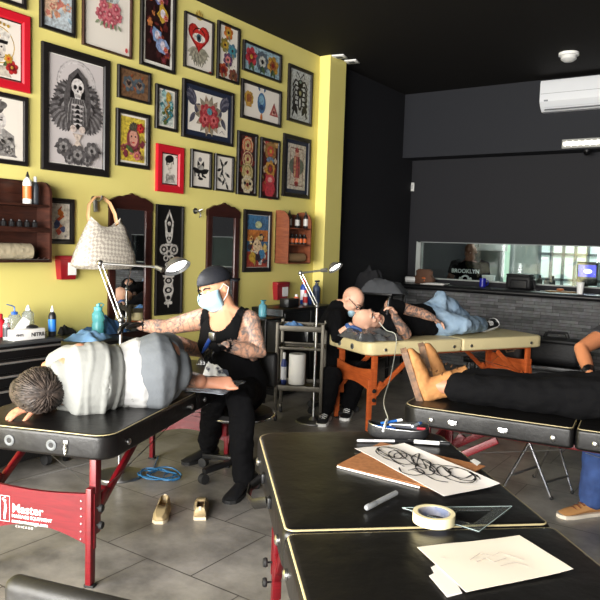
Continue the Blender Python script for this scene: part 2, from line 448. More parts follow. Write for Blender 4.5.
    for x in (.18, L/2-.1, L/2+.1, L-.18):
        for y, s_ in ((0, -1), (W, 1)):
            st = MB(); st.lathe([(.003, 0), (.015, .001), (.015, .007), (.009, .011)], STEEL, seg=10, X=Matrix.Translation((x, y, z0+th*.42)) @ Matrix.Rotation(R(90 if s_ < 0 else -90), 4, 'X'))
            part('strap_button', st, t)
    return t
# left black table
LTOP = .725; LA = atz(109, 437, LTOP); LA.z = 0; LANG = R(110.5)
tl = massage_table('black massage table with printed cherry red end board, under the sleeper in light shirt', LA, LANG, 2.05, .80, LTOP, .12, BVINYL, PIPE_W, CHERRY, boardz=.31, screws=True, inx=.075, iny=.11, infar=.24, bh=(.13, .02, .13, .075))
LM = ROOTM[tl.name]
# printed end board
bx = tl['board0']-.0012; del tl['board0'], tl['board1']
PRW = mat('white_print', (236, 228, 224), .5)
bd = [c for c in tl.children if c.name.startswith('end_board')][0]
def onboard(y, z): return frame_X((bx, y, z), (0, -1, 0), (0, 0, 1))
lg = MB()
y0 = .525
merge(lg, text_mesh('Master', .060, onboard(y0, .302), PRW, bold=.0008))
merge(lg, text_mesh('MASSAGE EQUIPMENT', .0215, onboard(y0, .277), PRW, bold=.0004))
merge(lg, text_mesh('mastermassage.com', .024, onboard(y0, .252), PRW, bold=.0004))
merge(lg, text_mesh('C H I C A G O', .015, onboard(y0-.02, .230), PRW))
for a, b in (((y0+.062, 00.253), (y0+.062, 00.376)), ((y0+.012, 00.253), (y0+.012, 00.376)), ((y0+.062, 00.253), (y0+.012, 00.253)), ((y0+.062, 00.376), (y0+.012, 00.376))):
    lg.bar((bx, a[0], a[1]), (bx, b[0], b[1]), .0015, .0025, PRW, bev=0, up=(1, 0, 0))
lg.tube([(bx, y0+.040, 00.262), (bx, y0+.038, 00.292), (bx, y0+.034, 00.318), (bx, y0+.037, 00.344)], [(.004, .001), (.006, .001), (.007, .001), (.004, .001)], PRW, 8, side=(0, 1, 0))
lg.tube([(bx, y0+.037, 00.344), (bx, y0+.052, 00.360), (bx, y0+.034, 00.371)], [(.003, .001)]*3, PRW, 6, side=(0, 1, 0))
lg.ell((bx, y0+.036, 00.353), (.001, .005, .006), PRW)
part('printed_logo', lg, bd, 'white printed lettering and emblem', smooth=False)
hg = MB()
for q in range(3): hg.tube([(-.008, .215+.008*math.cos(a)*(1 if q % 2 else .5), LTOP-.06-.014*q+.011*math.sin(a)) for a in [i*math.pi/5 for i in range(10)]], .0022, STEEL, 6, closed=True)
hg.box((-.004, .215, LTOP-.045), (.008, .022, .018), STEEL, .002)
part('chain_clip', hg, tl, 'steel clip')
# beige table
BZ = .80; pA = atz(368, 343, BZ); pB = atz(545, 335.5, BZ)
BANG = math.atan2(pB.y-pA.y, pB.x-pA.x); BL = (pB-pA).length
tb = massage_table('cream massage table with orange wooden legs in front of the stone bar', pA, BANG, BL, .72, BZ, .115, CREAM, None, ORANGEW, boardz=.45)
BM = ROOTM[tb.name]; del tb['board0'], tb['board1']
# right black table
RA = atz(401, 404, .72); RANG = R(7.5)
tr = massage_table('black massage table under the outstretched legs in tan boots', RA, RANG, 1.85, .70, .72, .115, BVINYL, PIPE_W, CHERRY, boardz=.38)
RM = ROOTM[tr.name]; del tr['board0'], tr['board1']
for x in (.30, .57):
    lt = MB()
    lt.box((x, -.004, .655), (.05, .008, .026), CHROME, .003); lt.box((x, -.010, .648), (.026, .008, .016), CHROME, .003)
    lt.tube([(x-.012, -.012, .655), (x, -.02, .66), (x+.012, -.012, .655)], .002, CHROME, 6)
    part('case_latch', lt, tr, 'chrome latch')
# foreground table
GZ = .86; gA = atz(256, 431, GZ); GANG = R(-47.5)
tg_ = massage_table('black massage table nearest the camera strewn with drawing papers', gA, GANG, 1.92, .75, GZ, .115, BVINYL, PIPE_W, CHERRY, boardz=.42)
GM = ROOTM[tg_.name]; del tg_['board0'], tg_['board1']
hs = MB(); hs.tube([(.42, -.012, GZ-.045), (.45, -.05, GZ-.065), (.52, -.062, GZ-.075), (.60, -.05, GZ-.065), (.64, -.012, GZ-.045)], [(.017, .005)]*5, BVINYL, 10, side=(0, 0, 1))
hd = part('carry_handle', hs, tg_)
for x in (.42, .64): part('handle_plate', MB().box((x, -.006, GZ-.045), (.03, .012, .034), BPLAST, .003), hd)
# ---------------------------------------------------------------- framed pictures on the yellow wall
def col(r, g, b):
    return mat('ink_%d_%d_%d' % (r, g, b), (r, g, b), .35, var=(38, (int(r*.74), int(g*.72), int(b*.72)), .42, .66) if (r, g, b) not in ((226, 218, 206), (196, 188, 186)) else None)
K = (28, 26, 26); PAPER = (226, 218, 206); RED = (178, 44, 44); PNK = (206, 128, 122); GRN = (82, 104, 62); TEAL = (70, 140, 150); ORG = (210, 120, 48); GLD = (198, 160, 62); BLU = (70, 110, 170); GRY = (128, 124, 124); LG = (176, 172, 172); BRN = (112, 76, 50); DRED = (120, 30, 34); PUR = (98, 66, 98)
class Art:
    """flat drawing; coordinates u,v in 0..1 across the sheet"""
    def __init__(s, w, h): s.w, s.h, s.mb, s.k = w, h, MB(), 0
    def poly(s, pts, c):
        s.k += 1; y = -.00012*s.k
        s.mb.add([((u-.5)*s.w, y, (v-.5)*s.h) for u, v in pts], [list(range(len(pts)))], col(*c)); return s
    def ell(s, u, v, ru, rv, c, rot=0, n=14):
        a = s.w/s.h; o = []
        for i in range(n):
            t = 2*math.pi*i/n; x, y = ru*math.cos(t), rv*math.sin(t)/a
            o.append((u+x*math.cos(rot)-y*math.sin(rot), v+(x*math.sin(rot)+y*math.cos(rot))*a))
        return s.poly(o, c)
    def line(s, pts, wd, c, taper=True):
        a = s.w/s.h; n = len(pts); L, Rr = [], []
        for i, (u, v) in enumerate(pts):
            p, q = pts[max(i-1, 0)], pts[min(i+1, n-1)]; dx, dy = q[0]-p[0], (q[1]-p[1])/a; l = math.hypot(dx, dy) or 1
            k = wd*(math.sin(math.pi*(i+.4)/(n-.2)) if taper else 1)/2
            L.append((u-dy/l*k, v+dx/l*k*a)); Rr.append((u+dy/l*k, v-dx/l*k*a))
        for i in range(n-1): s.k += 0; s._q([L[i], L[i+1], Rr[i+1], Rr[i]], c)
        s.k += 1; return s
    def _q(s, pts, c):
        y = -.00012*(s.k+1); s.mb.add([((u-.5)*s.w, y, (v-.5)*s.h) for u, v in pts], [[0, 1, 2, 3]], col(*c))
    def ring(s, u, v, r, wd, c, n=20, a0=0, a1=360):
        a = s.w/s.h; return s.line([(u+r*math.cos(R(a0+(a1-a0)*i/n)), v+r*math.sin(R(a0+(a1-a0)*i/n))*a) for i in range(n+1)], wd, c, False)
    def flower(s, u, v, r, c1, c2, c3, n=6):
        a = s.w/s.h
        for k in range(n):
            t = 2*math.pi*k/n+.3; s.ell(u+.62*r*math.cos(t), v+.62*r*math.sin(t)*a, .5*r, .42*r*a, c1, t)
        for k in range(n):
            t = 2*math.pi*k/n+.8; s.ell(u+.3*r*math.cos(t), v+.3*r*math.sin(t)*a, .34*r, .26*r*a, c2, t)
        return s.ell(u, v, .24*r, .24*r*a, c3)
    def leaf(s, u, v, L, ang, c):
        a = s.w/s.h; o = []
        for t, w in ((0, 0), (.25, .16), (.5, .2), (.75, .13), (1, 0), (.75, -.13), (.5, -.2), (.25, -.16)):
            x, y = t*L, w*L; o.append((u+x*math.cos(ang)-y*math.sin(ang), v+(x*math.sin(ang)+y*math.cos(ang))*a))
        return s.poly(o, c)
    def wing(s, u, v, L, a0, a1, n, c1, c2):
        for k in range(n):
            t = a0+(a1-a0)*k/(n-1); s.leaf(u, v, L*(.75+.25*math.sin(math.pi*k/(n-1))), t, c1 if k % 2 else c2)
        return s
    def skull(s, u, v, r, c, d):
        a = s.w/s.h
        s.ell(u, v, r, r*1.05*a, c); s.poly([(u-.62*r, v-.6*r*a), (u+.62*r, v-.6*r*a), (u+.42*r, v-1.55*r*a), (u-.42*r, v-1.55*r*a)], c)
        for k in (-1, 1): s.ell(u+.4*r*k, v-.12*r*a, .27*r, .3*r*a, d)
        s.poly([(u, v-.35*r*a), (u+.15*r, v-.7*r*a), (u-.15*r, v-.7*r*a)], d)
        for k in range(-2, 3): s.line([(u+.15*r*k, v-.95*r*a), (u+.15*r*k, v-1.4*r*a)], .05*r, d, False)
        return s
    def blob(s, u, v, r, c, n=11, j=.35, rnd=random):
        a = s.w/s.h
        return s.poly([(u+r*(1+j*(rnd.random()-.5)*2)*math.cos(2*math.pi*i/n), v+r*(1+j*(rnd.random()-.5)*2)*math.sin(2*math.pi*i/n)*a) for i in range(n)], c)
    def star(s, u, v, r, c, n=5, q=.42):
        a = s.w/s.h; return s.poly([(u+r*(1 if i % 2 == 0 else q)*math.cos(math.pi*i/n+math.pi/2), v+r*(1 if i % 2 == 0 else q)*math.sin(math.pi*i/n+math.pi/2)*a) for i in range(2*n)], c)
    def heart(s, u, v, r, c):
        a = s.w/s.h; o = []
        for i in range(24):
            t = 2*math.pi*i/24; o.append((u+r*math.sin(t)**3, v+r*a*(13*math.cos(t)-5*math.cos(2*t)-2*math.cos(3*t)-math.cos(4*t))/16))
        return s.poly(o, c)
def scribble(A, rnd, u0, v0, u1, v1, n, cols, r0, r1):
    for k in range(n):
        c = rnd.choice(cols); u = rnd.uniform(u0, u1); v = rnd.uniform(v0, v1)
        if k % 3 == 0: A.blob(u, v, rnd.uniform(r0, r1), c, rnd=rnd)
        elif k % 3 == 1: A.leaf(u, v, rnd.uniform(r0, r1)*2, rnd.uniform(0, 6.3), c)
        else: A.flower(u, v, rnd.uniform(r0, r1), c, rnd.choice(cols), rnd.choice(cols), 5)
# the drawings
def d_sailor(A, q):
    A.ring(.5, .55, .36, .02, GLD); A.poly([(.33, .2), (.67, .2), (.8, .02), (.2, .02)], (206, 196, 180)); A.ell(.5, .5, .17, .21, (214, 206, 196)); A.ell(.5, .36, .13, .12, (200, 190, 180))
    A.poly([(.3, .62), (.7, .62), (.78, .78), (.5, .86), (.22, .78)], (220, 214, 204)); A.poly([(.3, .58), (.7, .58), (.72, .64), (.28, .64)], K); A.ell(.5, .71, .05, .05, GLD)
    for k in (-1, 1): A.ell(.5+.07*k, .52, .025, .018, K)
    A.line([(.43, .37), (.5, .4), (.57, .37)], .025, K); A.ring(.56, .42, .1, .012, K, a0=200, a1=330); A.leaf(.6, .2, .25, .6, GRN); A.flower(.8, .2, .13, RED, DRED, GLD); A.flower(.72, .34, .09, GLD, ORG, RED); A.flower(.14, .22, .11, RED, DRED, GLD)
    for k in range(6): A.ell(.26+.09*k, .93-.012*abs(k-2.5), .03, .03, GLD)
def d_bust(A, q):
    A.poly([(.2, .05), (.85, .05), (.82, .4), (.62, .5), (.42, .5), (.22, .38)], (150, 146, 142)); A.ell(.5, .62, .17, .16, (214, 208, 202)); A.poly([(.44, .4), (.58, .4), (.58, .55), (.44, .55)], (196, 190, 184))
    A.ell(.46, .80, .17, .10, (70, 66, 64), .3); A.ell(.54, .86, .15, .07, (104, 100, 98), .2); A.leaf(.32, .62, .34, 1.35, (60, 58, 56)); A.leaf(.42, .78, .26, .9, (130, 126, 122))
    for k in (-1, 1): A.ell(.5+.07*k, .63, .03, .014, K); A.line([(.44+.12*(k > 0), .66), (.5+.1*k, .67)], .016, K)
    A.line([(.45, .54), (.5, .535), (.55, .545)], .025, (90, 60, 60)); scribble(A, q, .28, .08, .78, .36, 26, [(110, 106, 104), (84, 82, 80), (180, 176, 170), (60, 58, 56)], .03, .07)
def d_flame(A, q):
    A.poly([(0, 0), (1, 0), (1, 1), (0, 1)], (196, 206, 210)); scribble(A, q, .1, .1, .9, .6, 12, [(214, 150, 120), (196, 120, 104), (150, 176, 190), (224, 190, 160)], .1, .22)
def d_death(A, q):
    for r in (.3, .27): A.ring(.5, .74, r, .02, (186, 180, 178) if r > .28 else (206, 200, 198))
    A.wing(.42, .5, .36, R(118), R(258), 18, (84, 80, 80), (124, 120, 120)); A.wing(.58, .5, .36, R(62), R(-78), 18, (84, 80, 80), (124, 120, 120)); A.wing(.43, .62, .30, R(105), R(245), 14, (104, 100, 100), (70, 66, 66)); A.wing(.57, .62, .30, R(75), R(-65), 14, (104, 100, 100), (70, 66, 66))
    A.wing(.44, .6, .24, R(110), R(240), 9, (60, 57, 57), (140, 136, 136)); A.wing(.56, .6, .24, R(70), R(-60), 9, (60, 57, 57), (140, 136, 136))
    A.poly([(.5, .88), (.64, .8), (.72, .6), (.66, .36), (.34, .36), (.28, .6), (.36, .8)], (86, 82, 82)); A.poly([(.5, .84), (.6, .76), (.62, .62), (.38, .62), (.4, .76)], K)
    for k in range(7): A.line([(.34+.05*k, .4), (.36+.045*k, .55), (.4+.03*k, .62)], .012, (160, 156, 154))
    A.skull(.5, .72, .1, (214, 208, 204), K)
    for k in range(5): A.ell(.5, .56-.04*k, .1-.008*k, .012, (196, 190, 188)); A.ell(.5, .545-.04*k, .03, .02, K)
    A.poly([(.42, .32), (.58, .32), (.52, .26), (.58, .2), (.42, .2), (.48, .26)], (206, 190, 176)); A.ell(.43, .36, .05, .03, (206, 190, 180)); A.ell(.57, .36, .05, .03, (206, 190, 180))
    for u, v, r in ((.5, .14, .12), (.28, .19, .11), (.72, .19, .11), (.36, .1, .07), (.64, .1, .07)): A.flower(u, v, r, (96, 92, 92), (150, 146, 144), (60, 57, 57), 7)
    for k in range(8): A.leaf(.22+.08*k, .1+.1*abs(k-3.5)/3.5, .1, R(200+20*k), (76, 73, 73))
def d_skullrose(A, q):
    A.ell(.52, .8, .3, .3, (196, 206, 204)); A.skull(.52, .8, .24, (206, 214, 210), (120, 128, 126)); A.flower(.4, .78, .12, (222, 150, 110), (204, 110, 80), (150, 60, 50)); A.flower(.64, .78, .12, (222, 150, 110), (204, 110, 80), (150, 60, 50))
    A.poly([(.42, .56), (.62, .56), (.6, .49), (.44, .49)], (206, 160, 120))
    for u, v in ((.34, .4), (.46, .32), (.58, .33), (.7, .42), (.4, .5), (.66, .5), (.52, .42)): A.flower(u, v, .1, (204, 116, 124), (180, 78, 92), (226, 170, 168), 6)
    for k in range(6): A.leaf(.3+.08*k, .32, .12, R(220+18*k), (140, 150, 120))
    A.ell(.9, .06, .03, .03, (206, 80, 80))
def d_color(A, q):
    A.poly([(0, 0), (1, 0), (1, 1), (0, 1)], (44, 26, 26)); scribble(A, q, .1, .04, .9, .96, 34, [(96, 40, 36), (150, 70, 50), (70, 34, 34), (190, 120, 70), (120, 50, 70)], .05, .12)
    for u, v, c in ((.6, .9, (130, 140, 190)), (.45, .72, (110, 120, 170)), (.62, .56, GLD), (.4, .3, (120, 150, 190)), (.62, .2, (140, 160, 200))): A.blob(u, v, .22, c, rnd=q); A.ell(u, v, .1, .05, (220, 210, 220)); A.flower(u+.12, v-.04, .09, PNK, RED, GLD)
def d_brown(A, q):
    A.poly([(0, 0), (1, 0), (1, 1), (0, 1)], (122, 90, 64))
    for u in (.32, .68): A.flower(u, .5, .19, (84, 96, 104), (130, 110, 96), (60, 48, 44)); A.heart(u, .52, .08, (58, 46, 44)); A.leaf(u-.1, .3, .16, 2.4, (150, 80, 50)); A.leaf(u+.06, .74, .14, .9, (150, 80, 50))
def d_lady(A, q):
    A.poly([(0, 0), (1, 0), (1, 1), (0, 1)], (222, 196, 74)); scribble(A, q, .1, .1, .9, .5, 16, [(150, 70, 76), (120, 50, 60), (196, 120, 110), (170, 150, 60)], .08, .15)
    A.ell(.48, .5, .26, .27, (132, 60, 70)); A.ell(.5, .54, .18, .2, (206, 150, 130))
    for k in (-1, 1): A.ell(.5+.08*k, .57, .035, .02, K)
    A.ell(.5, .43, .06, .02, RED); A.wing(.5, .7, .3, R(20), R(160), 9, (96, 90, 70), (70, 66, 56)); A.flower(.78, .78, .15, RED, (220, 70, 60), DRED); A.flower(.64, .14, .14, PNK, (180, 80, 84), GLD); A.leaf(.5, .2, .4, 2.6, GRN)
def d_teal(A, q):
    A.poly([(0, 0), (1, 0), (1, 1), (0, 1)], (206, 214, 206)); scribble(A, q, .12, .05, .88, .95, 24, [TEAL, (60, 110, 120), (150, 190, 190), (90, 110, 60)], .08, .17)
    A.line([(.3, .1), (.6, .25), (.35, .45), (.65, .6), (.45, .75), (.6, .9)], .16, (170, 130, 56)); A.line([(.32, .12), (.62, .27), (.37, .47), (.67, .62)], .05, (90, 70, 34)); A.blob(.55, .85, .2, GLD, rnd=q)
def d_hearteye(A, q):
    for k in range(10): A.leaf(.5, .42, .36, R(200+16*k), (150, 146, 128) if k % 2 else (176, 170, 150))
    A.wing(.5, .9, .22, R(40), R(140), 7, GLD, (220, 196, 110)); A.heart(.5, .62, .33, (150, 30, 32)); A.heart(.5, .63, .29, (200, 52, 46)); A.ell(.5, .6, .2, .075, (232, 226, 214)); A.ell(.5, .6, .075, .07, (70, 96, 110)); A.ell(.5, .6, .035, .033, K); A.ring(.5, .6, .2, .02, K, a0=20, a1=160)
    for k in range(-2, 3): A.line([(.5+.12*k, .3), (.5+.05*k, .12)], .03, (130, 126, 112))
    A.ell(.88, .07, .05, .03, RED)
def d_flowers6(A, q):
    for u, v, c, d in ((.5, .85, ORG, GLD), (.35, .62, (150, 140, 70), GLD), (.68, .56, (90, 130, 150), TEAL), (.48, .38, PUR, PNK), (.28, .18, (170, 80, 50), DRED), (.72, .13, (120, 70, 56), BRN)): A.flower(u, v, .19, c, d, (60, 44, 44)); A.leaf(u, v-.04, .2, -1.2, (140, 140, 110))
    for k in range(8): A.ell(.2+.08*k, .72-.06*k, .012, .012, BRN)
def d_swallows(A, q):
    for k, sg in ((.2, 1), (.78, -1)):
        A.wing(k, .62, .3, R(100 if sg > 0 else 80), R(150 if sg > 0 else 30), 6, (66, 66, 82), (110, 108, 120)); A.ell(k+.05*sg, .55, .07, .12, (84, 82, 96), .5*sg); A.ell(k+.08*sg, .62, .04, .06, (70, 70, 86)); A.leaf(k, .48, .22, R(235 if sg > 0 else 305), (90, 88, 100))
    for k in range(14): A.leaf(.5, .45, .32, R(26*k), (150, 140, 120) if k % 2 else (170, 150, 130))
    for u, v in ((.42, .52), (.57, .52), (.5, .38), (.4, .36), (.6, .37)): A.flower(u, v, .12, (170, 60, 66), (200, 100, 100), DRED)
    A.ell(.5, .55, .06, .08, (90, 140, 150)); A.line([(.5, .3), (.5, .14), (.5, .08)], .03, (190, 140, 70)); A.line([(.74, .12), (.8, .18), (.86, .11)], .012, (110, 100, 100))
def d_blue3(A, q):
    A.poly([(0, 0), (1, 0), (1, 1), (0, 1)], (158, 186, 196)); A.flower(.2, .55, .15, (190, 66, 76), (150, 40, 50), GLD); A.flower(.5, .5, .16, (90, 100, 110), (196, 196, 186), K, 9); A.flower(.8, .5, .15, (196, 150, 60), (150, 90, 50), DRED)
    for u in (.2, .5, .8): A.leaf(u, .35, .16, -1.2, GRN); A.leaf(u, .35, .16, -2, (60, 80, 70))
    for k in range(12): A.ell(.5+.22*math.cos(k*.52), .5+.4*math.sin(k*.52), .014, .03, (60, 66, 74))
def d_three(A, q):
    A.flower(.2, .55, .1, GLD, ORG, BRN, 8); A.poly([(.14, .35), (.26, .35), (.28, .7), (.12, .7)], (196, 150, 70)); A.ell(.2, .56, .06, .1, (150, 90, 50))
    A.ell(.5, .52, .1, .26, (70, 110, 150)); A.ell(.5, .6, .06, .12, (130, 170, 190)); A.ell(.5, .42, .05, .07, (44, 70, 110)); A.leaf(.5, .28, .14, -1.57, ORG); A.leaf(.45, .8, .1, 2, (60, 90, 130)); A.leaf(.55, .8, .1, 1.1, (60, 90, 130))
    A.poly([(.7, .28), (.92, .28), (.81, .62)], (170, 80, 76)); A.poly([(.75, .32), (.87, .32), (.81, .5)], (214, 170, 150)); A.ell(.81, .38, .03, .04, DRED); A.ell(.93, .08, .02, .03, RED)
def d_insect(A, q):
    A.poly([(0, 0), (1, 0), (1, 1), (0, 1)], (196, 200, 196))
    for sg in (-1, 1):
        for k in range(6): A.line([(.5, .75-.09*k), (.5+sg*.22, .8-.1*k), (.5+sg*.34, .68-.12*k), (.5+sg*.3, .6-.11*k)], .07, K)
        A.line([(.5, .84), (.5+sg*.16, .96), (.5+sg*.2, .86)], .05, K); A.leaf(.5+sg*.1, .1, .4, R(90-sg*30), K)
    A.ell(.5, .74, .13, .09, K); A.ell(.5, .56, .15, .1, K); A.ell(.5, .36, .11, .16, K); A.ell(.5, .78, .06, .03, (120, 140, 130)); A.ell(.5, .55, .06, .05, (150, 150, 110)); A.ell(.5, .36, .04, .1, (196, 200, 196))
def d_pompadour(A, q):
    A.ell(.5, .63, .2, .2, (222, 214, 200)); A.poly([(.44, .35), (.58, .35), (.56, .5), (.46, .5)], (210, 202, 188)); A.ell(.46, .83, .28, .13, K, .2); A.poly([(.26, .62), (.34, .62), (.32, .84), (.24, .84)], K); A.poly([(.68, .7), (.74, .66), (.7, .86)], K)
    for k in (-1, 1): A.line([(.42+.16*(k > 0), .69), (.48+.16*(k > 0), .7)], .03, K); A.ell(.5+.1*k, .65, .03, .014, K)
    A.line([(.46, .53), (.53, .52), (.58, .54)], .03, DRED); A.poly([(.2, .02), (.86, .02), (.82, .3), (.62, .4), (.5, .28), (.38, .4), (.22, .3)], (226, 220, 208))
    for k in range(7): A.line([(.24+.09*k, .05), (.3+.07*k, .18), (.26+.09*k, .32)], .045, K)
    A.ell(.9, .92, .04, .025, RED)
def d_ink1(A, q):
    for a in (20, 70, 110, 160): A.leaf(.5, .42, .36, R(a), K)
    for a in (200, 250, 290, 340): A.line([(.5, .5), (.5+.25*math.cos(R(a)), .5+.14*math.sin(R(a))), (.5+.3*math.cos(R(a+25)), .48+.2*math.sin(R(a+25)))], .08, K)
    A.ell(.5, .55, .12, .06, (170, 168, 160)); A.ell(.5, .3, .1, .03, K); A.ell(.47, .72, .07, .05, GRY)
def d_ink2(A, q):
    for x, y, a in ((.35, .8, 300), (.5, .7, 40), (.4, .6, 200), (.6, .5, 330), (.35, .42, 60), (.55, .35, 240), (.62, .25, 300), (.4, .28, 150)): A.leaf(x, y, .24, R(a), K); A.ell(x, y, .05, .03, (150, 148, 142))
    A.line([(.3, .85), (.45, .7), (.4, .5), (.6, .3)], .06, K)
def d_red1(A, q):
    A.poly([(0, 0), (1, 0), (1, 1), (0, 1)], (60, 36, 34)); scribble(A, q, .12, .03, .88, .97, 22, [(150, 50, 46), (190, 160, 110), (110, 96, 60), (96, 34, 36)], .08, .16)
    for v, c in ((.82, (190, 90, 60)), (.58, (120, 40, 46)), (.36, (150, 140, 80)), (.14, (206, 196, 170))): A.flower(.5, v, .34, c, (196, 170, 120), DRED, 8); A.ring(.5, v, .3, .04, (210, 190, 150))
    for k in (-1, 1): A.ell(.5+.16*k, .16, .08, .03, K)
def d_red2(A, q):
    A.poly([(0, 0), (1, 0), (1, 1), (0, 1)], (84, 34, 34)); scribble(A, q, .12, .03, .88, .97, 22, [(170, 56, 56), (196, 150, 80), (120, 110, 60), (210, 190, 160)], .08, .16)
    A.flower(.5, .82, .33, (150, 110, 60), (190, 80, 60), GLD, 9); A.ell(.5, .66, .24, .06, (110, 130, 150)); A.flower(.5, .5, .3, (190, 140, 60), (120, 60, 46), RED); A.ell(.5, .3, .3, .1, (196, 70, 76)); A.ell(.5, .3, .14, .05, (220, 160, 150)); A.blob(.5, .12, .32, (186, 60, 70), rnd=q)
def d_card(A, q):
    A.poly([(0, 0), (1, 0), (1, 1), (0, 1)], (196, 188, 172)); A.poly([(.14, .08), (.86, .08), (.86, .92), (.14, .92)], (120, 70, 60)); A.poly([(.17, .1), (.83, .1), (.83, .9), (.17, .9)], (200, 190, 172)); A.ell(.5, .52, .42, .2, (96, 104, 92))
    for k in (0, 1):
        f = (lambda v: v) if k == 0 else (lambda v: 1-v)
        A.poly([(.32, f(.5)), (.68, f(.5)), (.66, f(.74)), (.34, f(.74))], (164, 78, 76)); A.ell(.5, f(.79), .12, .06, (206, 160, 140)); A.wing(.5, f(.82), .2, R(30 if k == 0 else 210), R(150 if k == 0 else 330), 5, DRED, (170, 70, 66))
        A.line([(.4, f(.52)), (.4, f(.72))], .05, (206, 180, 130), False); A.line([(.6, f(.52)), (.6, f(.72))], .05, (110, 60, 66), False)
def d_ornate(A, q):
    A.poly([(0, .12), (.14, 0), (.86, 0), (1, .12), (1, .88), (.86, 1), (.14, 1), (0, .88)], (214, 206, 190)); A.line([(.3, .2), (.6, .35), (.35, .5), (.65, .65), (.45, .8), (.6, .92)], .2, (170, 70, 40)); A.line([(.3, .22), (.6, .37), (.36, .52)], .1, ORG); A.blob(.35, .4, .17, (60, 74, 120), rnd=q); A.blob(.65, .28, .15, (60, 70, 110), rnd=q); A.blob(.55, .72, .16, (196, 110, 44), rnd=q); A.blob(.45, .2, .12, (180, 60, 40), rnd=q); A.ell(.8, .08, .06, .03, GRY)
def d_totem(A, q):
    A.poly([(0, 0), (1, 0), (1, 1), (0, 1)], (22, 21, 21)); W = (206, 202, 194)
    for v, s in ((.84, 0), (.58, 1), (.24, 2)):
        if s == 0:
            A.poly([(.5, 1-.03), (.68, .86), (.64, .72), (.58, .66), (.42, .66), (.36, .72), (.32, .86)], W); A.poly([(.5, .93), (.62, .85), (.56, .76), (.44, .76), (.38, .85)], K); A.ell(.5, .84, .07, .02, W); A.heart(.5, .7, .09, K); A.heart(.5, .7, .05, W); A.ell(.5, .645, .2, .012, W)
        elif s == 1:
            for k in (-1, 1): A.ell(.5+.2*k, .6, .17, .05, W); A.ell(.5+.2*k, .6, .11, .03, K); A.ell(.5+.2*k, .6, .05, .015, W); A.ell(.5+.12*k, .52, .1, .03, W); A.ell(.5+.12*k, .52, .06, .015, K)
            A.ell(.5, .56, .12, .035, W); A.ell(.5, .56, .06, .018, K); A.ell(.5, .46, .16, .025, W); A.ell(.5, .46, .1, .012, K)
        else:
            A.poly([(.26, .36), (.74, .36), (.66, .28), (.72, .22), (.5, .05), (.28, .22), (.34, .28)], W); A.ell(.5, .31, .14, .03, K); A.ell(.5, .22, .15, .03, K); A.ell(.5, .31, .07, .015, W); A.ell(.5, .22, .07, .015, W); A.ell(.5, .15, .08, .02, K)
            for k in (-1, 1): A.ell(.5+.2*k, .33, .05, .012, K); A.ell(.5+.1*k, .1, .07, .015, W)
def d_comic(A, q):
    A.poly([(0, 0), (1, 0), (1, 1), (0, 1)], (70, 120, 160)); A.poly([(0, .72), (1, .72), (1, .5), (0, .5)], (196, 120, 60)); A.poly([(0, .3), (1, .3), (1, 0), (0, 0)], (170, 70, 56)); scribble(A, q, .1, .05, .9, .62, 26, [(220, 190, 110), (200, 84, 60), (90, 150, 180), (60, 50, 60), (224, 214, 196)], .07, .13)
    A.ell(.5, .82, .16, .07, (196, 206, 160)); A.blob(.45, .42, .2, (226, 200, 160), rnd=q); A.blob(.7, .25, .15, (70, 130, 170), rnd=q); A.blob(.25, .18, .14, GLD, rnd=q)
    for k in (-1, 1): A.ell(.45+.08*k, .44, .03, .015, K)
def d_blank(A, q): scribble(A, q, .2, .1, .8, .5, 8, [GRY, LG], .06, .12)
BLKW = wood('black_frame_wood', (22, 20, 20), (34, 30, 29), .35, 8)
REDF = mat('red_frame_paint', (190, 26, 40), .35)
NAVY = mat('navy_mat_board', (30, 38, 58), .6); MATW = mat('white_mat_board', (228, 224, 214), .6); MATB = mat('black_mat_board', (26, 25, 25), .6)
def yz(px, py): p = atx(px, py, XW+.02); return p.y, p.z
def picture(label, tl, br, fw, draw, frame=None, paper=PAPER, mats=(), seed=1, group='framed tattoo art on the yellow wall', dep=.028, margin=0):
    (ya, za), (yb, zb) = tl, br
    w, h = yb-ya, za-zb; t = thing('framed_picture', label, 'picture', (XW, (ya+yb)/2, zb), R(90), group)
    fm = frame or BLKW; zc = h/2
    mb = MB(); n = 4
    out = [(-w/2, 0), (w/2, 0), (w/2, h), (-w/2, h)]
    def rg(i, y): return [(x+(i if x < 0 else -i), y, z+(i if z < h/2 else -i)) for x, z in out]
    rings = [rg(0, 0), rg(0, -dep*.8), rg(fw*.15, -dep), rg(fw*.85, -dep*.92), rg(fw, -dep*.5), rg(fw, 0)]
    vs = sum(rings, []); fs = [[a*4+k, a*4+(k+1) % 4, (a+1)*4+(k+1) % 4, (a+1)*4+k] for a in range(5) for k in range(4)]
    mb.add(vs, fs, fm); part('frame', mb, t, angle=25)
    iw, ih = w-2*fw+.004, h-2*fw+.004; y = -.006
    for mm, wd_ in mats:
        part('mat_board', MB().box((0, y, zc), (iw, .003, ih), mm), t); iw -= 2*wd_; ih -= 2*wd_; y -= .002
    A = Art(iw, ih); A.poly([(0, 0), (1, 0), (1, 1), (0, 1)], paper)
    if margin:
        B = Art(iw*(1-2*margin), ih-2*margin*iw); B.k = 3
    else: B = A
    draw(B, random.Random(seed))
    if margin: merge(A.mb, B.mb)
    for i, v in enumerate(A.mb.v): A.mb.v[i] = V3((v.x, v.y+y-.0016, v.z+zc))
    me = A.mb.mesh('artwork', smooth=False)
    bk = MB().box((0, y-.0008, zc), (iw, .0012, ih), col(*paper)).mesh('b')
    bm = bmesh.new(); bm.from_mesh(me); me2 = bk; bpy.data.meshes.remove(bk)
    bm.free()
    part('artwork', me, t)
    return t
def P2(a, b): return yz(*a), yz(*b)
sz = yz
